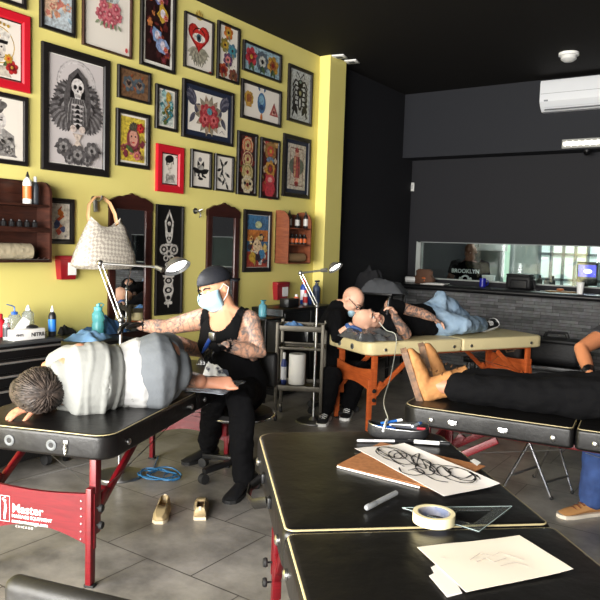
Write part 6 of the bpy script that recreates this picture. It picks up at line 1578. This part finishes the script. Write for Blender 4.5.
for s_, e_, w_ in ((sF, eF, wF), (sB, eB, wB)): limb(B, [s_, lerp(s_, e_, .35), e_, lerp(e_, w_, .35), w_], [.066, .058, .047, .046, .031])
dF = (CR*1.0-V3((0, 0, .3))); dB = (CR*.8-_f*.3-V3((0, 0, .4)))
hand(B, wF, dF, V3((0, 0, -1)), 1, .5, palm_only=True, s=.95); hand(B, wB, dB, V3((0, 0, -1)), 1, .5, palm_only=True, s=.95)
q = atz(326, 411, .09); fF = q; fB = V3((q.x+.05, q.y+.32, .09)); kF = atd(331, 388, D2-.4); kF.z = max(kF.z, .45); kB = kF+V3((.10, .35, .02))
hF = lerp(pel, pel-side*.1, 1); hB = pel+side*.1
for h_, k_, f_ in ((hF, kF, fF), (hB, kB, fB)): limb(B, [h_, lerp(h_, k_, .5), k_, lerp(k_, f_, .35), f_], [.088, .08, .06, .056, .042])
part('body', remesh(B, 'body', .008, [SKF]), t, world=True)
face_parts(t, hc, F, U, 1.15)
F3, U3, S3 = mirror_axes(F, U)
gl = MB()
for k in (-1, 1): gl.tube([hc+(S3*(.034*k+.022*math.cos(a))+F3*.102+U3*(.005+.017*math.sin(a)))*1.15 for a in [i*math.pi/7 for i in range(14)]], .0032, BPLAST, 6, closed=True); gl.tube([hc+(S3*.056*k+F3*.100+U3*.010)*1.15, hc+(S3*.078*k+F3*.04+U3*.010)*1.15, hc+(S3*.080*k-F3*.02+U3*.004)*1.15], .0032, BPLAST, 6)
gl.tube([hc+(S3*-.012+F3*.104+U3*.008)*1.15, hc+(S3*.012+F3*.104+U3*.008)*1.15], .003, BPLAST, 6); part('glasses', gl, t, 'dark framed glasses', world=True)
part('beard', MB().ell(hc+(F3*.045-U3*.085)*1.15, (.06, .045, .035), cp(46, 34, 28, r=.9), Matrix((S3, F3, U3)).transposed()), t, world=True)
part('face_mask', MB().ell(hc+(F3*.080-U3*.075)*1.15, (.052, .038, .042), MSK, Matrix((S3, F3, U3)).transposed()), t, 'pale blue mask over mouth', world=True)
G = MB(); torso(G, [lerp(pel, waist, -.2), pel, waist, lerp(waist, chest, .5), chest, lerp(chest, neckb, .65), lerp(chest, neckb, .92)], [(.18, .14), (.18, .145), (.175, .145), (.185, .145), (.205, .15), (.18, .128), (.105, .10)], side)
for s_, e_, w_ in ((sF, eF, wF), (sB, eB, wB)): G.tube([lerp(s_, chest, .2), s_, lerp(s_, e_, .5), e_, lerp(e_, w_, .35)], [.09, .090, .080, .068, .06], DUM, 14)
part('t_shirt', remesh(G, 't_shirt', .010, [BLACKC], wr=(.016, 8, 2)), t, world=True)
G = MB(); torso(G, [lerp(pel, waist, -.35), pel, lerp(pel, waist, .3)], [(.165, .135), (.178, .14), (.16, .13)], side)
for h_, k_, f_ in ((hF, kF, fF), (hB, kB, fB)): G.tube([h_, lerp(h_, k_, .5), k_, lerp(k_, f_, .4), lerp(k_, f_, .95)], [.115, .11, .10, .086, .074], DUM, 14, round_=True)
part('trousers', remesh(G, 'trousers', .011, [BLACKJ], wr=(.014, 9, 9)), t, world=True)
KSH = mat('black_sneaker', (26, 26, 28), .5)
for f_ in (fF, fB): shoe(t, f_, V3((.35, -.9, 0)), KSH, WPLAST, 1.12, laces=WPLAST, name='sneaker')
BGL = mat('blue_nitrile', (52, 84, 140), .4)
for w_, e_, d_, m_ in ((wF, eF, dF, BGL), (wB, eB, dB, GLOVE)):
    G = MB(); hand(G, w_, d_, V3((0, 0, -1)), 1, .5, 1.13); G.tube([lerp(w_, e_, .22), w_], [.040, .036], DUM, 12); part('glove', remesh(G, 'glove', .0065, [m_], sm=1), t, 'dark blue glove' if m_ is BGL else 'black glove', world=True)
mp = wB+dB.normalized()*.13; t2 = thing('tattoo_machine', 'black tattoo machine at the head of the reclining client', 'tattoo machine', mp)
part('machine_grip', MB().tube([mp+V3((-.02, -.01, .05)), mp, mp+V3((.03, 0, -.04))], [.014, .014, .006], BPLAST, 10, round_=True), t2, world=True); part('machine_frame', MB().box(mp+V3((-.03, -.01, .07)), (.04, .025, .06), DSTEEL, .006), t2, world=True)
t = thing('stool', 'black round stool under the bending artist by the cream table', 'stool', (pel.x, pel.y, 0)); sz1 = pel.z-.16
part('seat', MB().lathe([(.14, sz1-.06), (.18, sz1-.05), (.185, sz1-.01), (.16, sz1), (.001, sz1+.003)], PADB, seg=20), t); part('gas_column', MB().tube([(0, 0, .09), (0, 0, sz1-.05)], .024, BPLAST, 10), t)
for k in range(5):
    a = 2*math.pi*k/5+.6; d = V3((math.cos(a), math.sin(a), 0)); l_ = part('base_arm', MB().bar(V3((0, 0, .1)), d*.24+V3((0, 0, .08)), .035, .03, BPLAST), t); part('caster', MB().lathe([(.01, -.02), (.033, -.018), (.033, .018), (.01, .02)], RUB, seg=12, X=Matrix.Translation(d*.24+V3((0, 0, .034))) @ Matrix.Rotation(a+R(90), 4, 'Z') @ Matrix.Rotation(R(90), 4, 'Y')), l_)

# ======================================================= client on the cream table, looking at a phone
def BTp(x, y, z): return BM @ V3((x, y, BZ+z))
D4 = (BTp(.55, .36, .15)-CAM).dot(_f)
e1B = V3((math.cos(BANG), math.sin(BANG), 0)); e2B = V3((-e1B.y, e1B.x, 0))
def b4(px, py, y=.36):
    """point seen at px,py lying above the line y across the cream table"""
    P0 = BTp(0, y, 0); d = ray(px, py); n = e2B; s_ = (P0-CAM).dot(n)/d.dot(n); return CAM+d*s_
t = thing('person', 'bald person in blue jeans lying on the cream table with a phone', 'person', (b4(410, 335).x, b4(410, 335).y, BZ))
hc = b4(366, 320, .36); sho = b4(392, 322, .38); wst = b4(418, 322, .38); hip = b4(436, 323, .38)
for q in (sho, wst, hip): q.z = max(q.z, BZ+.13)
axB = (hip-sho).normalized(); tw = (-e2B)   # towards the camera side
F = (tw*.62+UP*.55+axB*.35).normalized(); U = (-axB*.9+UP*.35)
B = MB(); head_parts(B, hc, F, U, 1.1); nb = lerp(hc, sho, .55); limb(B, [hc-V3(U).normalized()*.07, nb, lerp(hc, sho, .9)], [.06, .06, .07])
tilt = (UP*.75+tw*-.66).normalized()
torso(B, [sho-axB*.06, sho+axB*.04, lerp(sho, wst, .5), wst, hip, hip+axB*.06], [(.12, .08), (.175, .115), (.17, .12), (.155, .12), (.17, .125), (.14, .10)], tilt)
shN = sho+tw*.12-UP*.03; shT = b4(391, 306, .34)
elN = b4(406, 335, .10); elN.z = BZ+.05; wrN = b4(395, 317, .10); hnD_ = (b4(391, 309, .10)-wrN)
elT = b4(421, 313, .22); wrT = b4(433, 318, .16); hdT = (b4(444, 324, .14)-wrT)
limb(B, [shN, lerp(shN, elN, .4), elN, lerp(elN, wrN, .35), wrN], [.066, .060, .052, .050, .034]); limb(B, [shT, lerp(shT, elT, .4), elT, lerp(elT, wrT, .4), wrT], [.066, .058, .047, .046, .032])
hand(B, wrN, hnD_, -CR*.7+tw*.4, 1, .55, 1.05); hand(B, wrT, hdT, -UP-_f*-.2, 1, .25, 1.05)
kT = b4(440, 299, .42); aT = b4(470, 326, .44); kN = b4(466, 327, .22); aN = b4(484, 326, .30); kN.z = BZ+.10
kN = b4(462, 326, .12); kN.z = BZ+.11; aN = b4(483, 327.5, .30); aN.z = BZ+.085; aT.z = BZ+.075
hT = hip+UP*.05-tw*.02; hN = hip+tw*.09-UP*.02
limb(B, [hT, lerp(hT, kT, .5), kT, lerp(kT, aT, .35), aT], [.10, .085, .065, .06, .042]); limb(B, [hN, lerp(hN, kN, .5), kN, lerp(kN, aN, .35), aN], [.10, .085, .065, .06, .042])
ARM = [(shN, elN, .10), (elN, wrN, .085), (shT, elT, .10), (elT, wrT, .085)]
part('body', remesh(B, 'body', .008, [SKF, TATF], lambda p: 1 if any(seg_d(p, a, b) < r for a, b, r in ARM) else 0), t, world=True)
face_parts(t, hc, F, U, 1.1)
F5, U5, S5 = mirror_axes(F, U)
G = MB(); torso(G, [sho-axB*.075, sho+axB*.0, lerp(sho, wst, .4), wst, lerp(wst, hip, .45)], [(.12, .09), (.19, .135), (.188, .14), (.172, .14), (.176, .14)], tilt)
G.tube([lerp(shN, sho, .3), shN, lerp(shN, elN, .55)], [.085, .085, .078], DUM, 14); G.tube([lerp(shT, sho, .3), shT, lerp(shT, elT, .4)], [.085, .082, .075], DUM, 14)
part('t_shirt', remesh(G, 't_shirt', .010, [BLACKC], wr=(.012, 9, 3)), t, world=True)
JEAN = mat('light_blue_denim', (142, 164, 184), .85, var=(6, (112, 136, 160), .35, .68), bump=(50, .2))
G = MB(); torso(G, [lerp(wst, hip, .4), hip, hip+axB*.08], [(.172, .138), (.186, .145), (.16, .12)], tilt)
for h_, k_, f_ in ((hT, kT, aT), (hN, kN, aN)): G.tube([h_, lerp(h_, k_, .5), k_, lerp(k_, f_, .35), lerp(k_, f_, .92)], [.122, .108, .088, .084, .070], DUM, 14, round_=True)
part('jeans', remesh(G, 'jeans', .010, [JEAN], wr=(.018, 9, 4)), t, 'light blue jeans', world=True)
shoe(t, aN+V3((0, 0, 0))+axB*.03, axB*.85+UP*.25-tw*.1, KSH, WPLAST, 1.15, U=tw*.75+UP*.6-axB*.2, laces=WPLAST, name='sneaker')
shoe(t, aT, axB*.9-UP*.05, KSH, WPLAST, 1.1, U=UP, laces=WPLAST, name='sneaker')
ph = wrN+hnD_.normalized()*.10+tw*.0-CR*.03
single('smartphone', MB().bar(ph-UP*.06+CR*.0, ph+UP*.08+CR*.015, .012, .07, cp(40, 42, 46, r=.2), up=_f), 'smartphone held up by the client on the cream table', 'phone')
hp = b4(356, 331, .34); cloth('wrapped_pillow', 'pillow wrapped in black plastic under the reclining client head', BTp(.17, .30, .008), .22, .27, .13, mat('pillow_film', (84, 86, 88), .2, spec=.7, bump=(14, .8)), 61, 'pillow', BANG, n=20)
# pale lead from the cream table down to the pencil case
c0 = b4(379, 322, .12); c1_ = ong(383, 431, .045)
pts = [c0, b4(386, 330, .05), b4(395, 334, .0)-e2B*.0, atd(396, 346, (BTp(.2, 0, 0)-CAM).dot(_f)-.02), atd(391, 375, 5.2), atd(384, 400, 4.3), atd(388, 418, 3.4), ong(386, 422, .06), c1_]
t = thing('clip_cord', 'pale power lead hanging from the cream table into the pencil case', 'cord', (0, 0, 0))
def smooth_path(pts, n=8):
    out = []
    for k in range(len(pts)-1):
        P = [pts[max(0, min(len(pts)-1, k+d))] for d in (-1, 0, 1, 2)]
        for i in range(n):
            x = i/n; out.append(.5*((2*P[1])+(P[2]-P[0])*x+(2*P[0]-5*P[1]+4*P[2]-P[3])*x*x+(3*P[1]-P[0]-3*P[2]+P[3])*x**3))
    return out+[pts[-1]]
part('lead', MB().tube(smooth_path(pts), .0034, cp(206, 208, 196, r=.5), 6), t); part('plug', MB().tube([ong(387, 420, .065), c1_], [.007, .005], cp(170, 172, 172), 8), t)

# ======================================================= client with tan boots on the right table
def RT(x, y, z): return RM @ V3((x, y, .72+z))
e1R = V3((math.cos(RANG), math.sin(RANG), 0)); e2R = V3((-e1R.y, e1R.x, 0))
t = thing('person', 'person in black trousers and tan boots lying on the right table', 'person', (RT(.8, .35, 0).x, RT(.8, .35, 0).y, .72))
yN, yF_ = .20, .42
aN, aF = RT(.14, yN, .09), RT(.17, yF_, .095); kN, kF = RT(.56, yN+.01, .10), RT(.58, yF_, .10); hN, hF = RT(1.03, .26, .115), RT(1.03, .46, .115)
hip = RT(1.06, .36, .13); wst = RT(1.28, .36, .13); sho = RT(1.56, .36, .13); hc = RT(1.80, .36, .12)
B = MB(); head_parts(B, hc, UP+e1R*-.1, e1R, 1.08); limb(B, [hc-e1R*.07, sho], [.06, .075])
torso(B, [hip-e1R*.06, hip, wst, lerp(wst, sho, .6), sho], [(.15, .10), (.17, .12), (.15, .11), (.175, .12), (.13, .08)], e2R)
for h_, k_, a_ in ((hN, kN, aN), (hF, kF, aF)): limb(B, [h_, lerp(h_, k_, .5), k_, lerp(k_, a_, .35), a_], [.092, .082, .062, .058, .042])
for sg in (-1, 1):
    s_ = sho+e2R*.17*sg; e_ = s_-e1R*.26+e2R*.05*sg-UP*.03; w_ = e_-e1R*.2-e2R*.12*sg+UP*.14; limb(B, [s_, lerp(s_, e_, .4), e_, lerp(e_, w_, .4), w_], [.06, .054, .045, .044, .03]); hand(B, w_, -e1R*.5-e2R*sg, -UP, sg, .3)
part('body', remesh(B, 'body', .009, [SKB]), t, world=True); face_parts(t, hc, UP, e1R, 1.08)
part('hair', MB().ell(hc+e1R*.03-UP*.035, (.105, .095, .085), cp(36, 30, 28, r=.8), Matrix.Rotation(RANG, 3, 'Z')), t, world=True)
G = MB(); torso(G, [hip-e1R*.10, hip, lerp(hip, wst, .55)], [(.15, .11), (.19, .138), (.175, .13)], e2R)
for h_, k_, a_ in ((hN, kN, aN), (hF, kF, aF)): G.tube([h_, lerp(h_, k_, .4), k_, lerp(k_, a_, .4), lerp(k_, a_, .62), lerp(k_, a_, .70)], [.118, .106, .086, .088, .084, .082], DUM, 14, round_=True)
part('trousers', remesh(G, 'trousers', .010, [BLACKJ], wr=(.016, 8, 4)), t, world=True)
PAT = mat('patterned_shirt', (30, 32, 38), .8, var=(22, (120, 130, 146), .52, .58))
G = MB(); torso(G, [lerp(hip, wst, .30), wst, lerp(wst, sho, .6), sho, sho+e1R*.05], [(.19, .145), (.172, .135), (.192, .14), (.15, .10), (.09, .08)], e2R)
for sg in (-1, 1): s_ = sho+e2R*.17*sg; e_ = s_-e1R*.26+e2R*.05*sg-UP*.03; G.tube([s_, lerp(s_, e_, .6)], [.082, .07], DUM, 12)
part('patterned_shirt', remesh(G, 'patterned_shirt', .011, [PAT], wr=(.012, 9, 4)), t, 'dark shirt with pale pattern', world=True)
TAN = mat('tan_nubuck', (176, 124, 74), .8, var=(14, (152, 102, 58), .4, .7)); TSOLE = mat('tan_sole', (132, 100, 76), .7, var=(30, (100, 80, 66), .4, .6)); LCE = cp(112, 76, 44)
for a_, dx in ((aN, -.12), (aF, .14)):
    shoe(t, a_-e1R*.03, (UP*.93-e1R*.34+e2R*dx*.4), TAN, TSOLE, 1.2, U=e1R*.90+UP*.20+e2R*.32, laces=LCE, high=.10, name='boot')

# ======================================================= artist at the right edge, seated behind the right table
t = thing('person', 'person in blue jeans and tan shoes seated at the right edge', 'person', (-.42, 4.9, 0))
el = atd(581, 349, 4.75); sh = atd(607, 333, 4.95); wr = atd(590, 374, 4.5)
pel = V3((-.33, 4.95, .58)); sho_ = V3((-.36, 4.87, 1.06)); hc = V3((-.40, 4.76, 1.33))
sdir = (V3((sh.x, sh.y, 0))-V3((sho_.x, sho_.y, 0))).normalized()
sho_ = sh-sdir*.19; sho_.z = sh.z+.02; hc = sho_+V3((-.03, -.08, .26)); pel = V3((sho_.x+.03, sho_.y+.1, .56))
F = V3((-.1, -.75, -.6)); U = V3((0, -.3, 1))
B = MB(); head_parts(B, hc, F, U, 1.05); limb(B, [hc-V3((0, 0, .07)), sho_+V3((0, 0, .04))], [.06, .075])
torso(B, [pel, lerp(pel, sho_, .35), lerp(pel, sho_, .7), lerp(pel, sho_, .95), sho_+V3((0, 0, .05))], [(.165, .12), (.155, .12), (.175, .125), (.16, .10), (.08, .07)], sdir)
limb(B, [sh, lerp(sh, el, .4), el, lerp(el, wr, .4), wr], [.066, .060, .050, .048, .034]); hand(B, wr, wr-el+V3((-.05, -.05, 0)), V3((.3, -.3, -.6)), 1, .4, palm_only=True, s=.95)
sh2 = sho_-sdir*.19+V3((0, 0, -.02)); el2 = sh2+V3((.10, -.12, -.26)); wr2 = el2+V3((-.15, -.22, .04)); limb(B, [sh2, lerp(sh2, el2, .4), el2, lerp(el2, wr2, .4), wr2], [.066, .060, .050, .048, .034]); hand(B, wr2, V3((-.4, -.8, -.2)), V3((0, 0, -1)), -1, .4)
f1 = atz(592, 500, .09); f2 = f1+V3((.34, .12, 0)); k1 = V3((f1.x+.02, f1.y-.0, .56)); k2 = k1+V3((.30, .10, .02)); h1 = pel+sdir*.09; h2 = pel-sdir*.09
if (h1-k1).length > (h2-k1).length: h1, h2 = h2, h1
for h_, k_, f_ in ((h1, k1, f1), (h2, k2, f2)): limb(B, [h_, lerp(h_, k_, .5), k_, lerp(k_, f_, .35), f_], [.088, .08, .062, .058, .042])
part('body', remesh(B, 'body', .0085, [mat('skin_warm', (196, 128, 88), .5)]), t, world=True); face_parts(t, hc, F, U, 1.05)
part('hair', MB().ell(hc+V3((0, .02, .04)), (.088, .10, .085), cp(30, 25, 23, r=.8)), t, world=True)
G = MB(); torso(G, [lerp(pel, sho_, -.08), pel, lerp(pel, sho_, .35), lerp(pel, sho_, .7), lerp(pel, sho_, .95), sho_+V3((0, 0, .03))], [(.18, .14), (.182, .14), (.172, .14), (.19, .142), (.175, .115), (.10, .085)], sdir)
for s_, e_ in ((sh, el), (sh2, el2)): G.tube([lerp(s_, sho_, .3), s_, lerp(s_, e_, .42)], [.085, .084, .076], DUM, 14)
part('t_shirt', remesh(G, 't_shirt', .010, [mat('charcoal_cotton', (40, 40, 44), .85)], wr=(.012, 9, 3)), t, world=True)
G = MB(); torso(G, [lerp(pel, sho_, -.2), pel, lerp(pel, sho_, .15)], [(.17, .135), (.182, .142), (.165, .13)], sdir)
for h_, k_, f_ in ((h1, k1, f1), (h2, k2, f2)): G.tube([h_, lerp(h_, k_, .5), k_, lerp(k_, f_, .4), lerp(k_, f_, .97)], [.112, .104, .088, .086, .080], DUM, 14, round_=True)
part('jeans', remesh(G, 'jeans', .010, [mat('indigo_denim', (52, 78, 132), .85, var=(7, (38, 58, 102), .4, .65))], wr=(.014, 9, 4)), t, 'dark blue jeans', world=True)
TSU = mat('tan_suede', (176, 128, 78), .8)
for f_ in (f1, f2): shoe(t, f_, V3((-.62, -.78, 0)), TSU, mat('off_white_sole', (214, 204, 188), .6), 1.15, laces=cp(110, 60, 44), name='shoe')
G = MB(); hand(G, wr, wr-el+V3((-.05, -.05, 0)), V3((.3, -.3, -.6)), 1, .4, 1.14); G.tube([lerp(wr, el, .2), wr], [.042, .037], DUM, 12); part('glove', remesh(G, 'glove', .0065, [GLOVE], sm=1), t, 'black glove', world=True)
t = thing('stool', 'black stool under the person at the right photo edge', 'stool', (pel.x, pel.y, 0)); sz1 = pel.z-.165
part('seat', MB().lathe([(.14, sz1-.06), (.18, sz1-.05), (.185, sz1-.01), (.16, sz1), (.001, sz1+.003)], PADB, seg=20), t)
for k in range(4): a = R(45+90*k); d = V3((math.cos(a), math.sin(a), 0)); part('leg', MB().tube([d*.1+V3((0, 0, sz1-.05)), d*.2], .012, CHROME, 8), t)

# ======================================================= person behind the bar window
t = thing('person', 'person in black lettered t-shirt standing behind the bar window', 'person', (aty(469, 270, 10.42).x, 10.42, 0))
cx_ = aty(470, 260, 10.42).x; Y0 = 10.42
hz = aty(466, 251, Y0).z; hc = V3((cx_+.02, Y0-.05, hz)); F = V3((-.1, -1, -.35)); U = V3((0, -.3, 1))
sz_ = hz-.18; pel = V3((cx_, Y0+.02, sz_-.52)); sho_ = V3((cx_, Y0, sz_))
B = MB(); head_parts(B, hc, F, U, 1.15); limb(B, [hc-V3((0, 0, .07)), sho_+V3((0, 0, .04))], [.066, .09])
torso(B, [pel, lerp(pel, sho_, .35), lerp(pel, sho_, .7), lerp(pel, sho_, .95), sho_+V3((0, 0, .05))], [(.185, .13), (.185, .13), (.21, .135), (.19, .11), (.08, .07)], (1, 0, 0))
AR = []
for sg in (-1, 1):
    s_ = sho_+V3((.235*sg, 0, -.03)); e_ = s_+V3((.07*sg, -.05, -.27)); w_ = e_+V3((-.10*sg, -.22, .0)); AR.append((s_, e_, w_)); limb(B, [s_, lerp(s_, e_, .4), e_, lerp(e_, w_, .4), w_], [.066, .06, .05, .047, .033]); hand(B, w_, V3((-.4*sg, -1, -.2)), V3((0, 0, -1)), -sg, .4)
    h_ = pel+V3((.09*sg, 0, -.03)); k_ = h_+V3((.02*sg, -.02, -.42)); f_ = V3((k_.x, k_.y+.03, .09)); AR[-1] += (h_, k_, f_); limb(B, [h_, k_, lerp(k_, f_, .35), f_], [.09, .065, .06, .042]); bare_foot(B, f_, V3((0, -1, 0)), UP)
part('body', remesh(B, 'body', .009, [mat('skin_deep', (112, 74, 56), .5)]), t, world=True); face_parts(t, hc, F, U, 1.05, brow=(24, 18, 16))
part('hair', MB().ell(hc+V3((0, .015, .045)), (.086, .10, .08), cp(22, 19, 18, r=.9)), t, world=True)
G = MB(); torso(G, [lerp(pel, sho_, -.1), lerp(pel, sho_, .35), lerp(pel, sho_, .7), lerp(pel, sho_, .95), sho_+V3((0, 0, .03))], [(.205, .15), (.205, .15), (.23, .155), (.205, .125), (.10, .085)], (1, 0, 0))
for s_, e_, *_ in AR: G.tube([lerp(s_, sho_, .3), s_, lerp(s_, e_, .6)], [.088, .086, .08], DUM, 14)
ts = part('t_shirt', remesh(G, 't_shirt', .010, [BLACKC], wr=(.008, 9, 3)), t, world=True)
lt = text_mesh('BROOKLYN', .085, frame_X((cx_, Y0-.176, sz_-.16), (1, 0, 0), (0, .08, 1)), cp(206, 214, 212), align='CENTER', bold=.002)
lt.ell((cx_, Y0-.162, sz_-.25), (.07, .008, .06), cp(206, 214, 212)); lt.ell((cx_, Y0-.168, sz_-.25), (.04, .008, .035), BLACKC)
for k in (-1, 1): lt.ell((cx_+.085*k, Y0-.158, sz_-.26), (.02, .006, .035), cp(206, 214, 212))
part('shirt_print', lt, ts, 'white printed letters and emblem', smooth=False, world=True)
G = MB(); torso(G, [lerp(pel, sho_, -.2), lerp(pel, sho_, .05)], [(.175, .14), (.175, .138)], (1, 0, 0))
for s_, e_, w_, h_, k_, f_ in AR: G.tube([h_, k_, lerp(k_, f_, .95)], [.11, .09, .078], DUM, 12)
part('trousers', remesh(G, 'trousers', .012, [BLACKJ]), t, world=True)
for *_, f_ in AR: shoe(t, f_, V3((0, -1, 0)), KSH, WPLAST, 1.2)
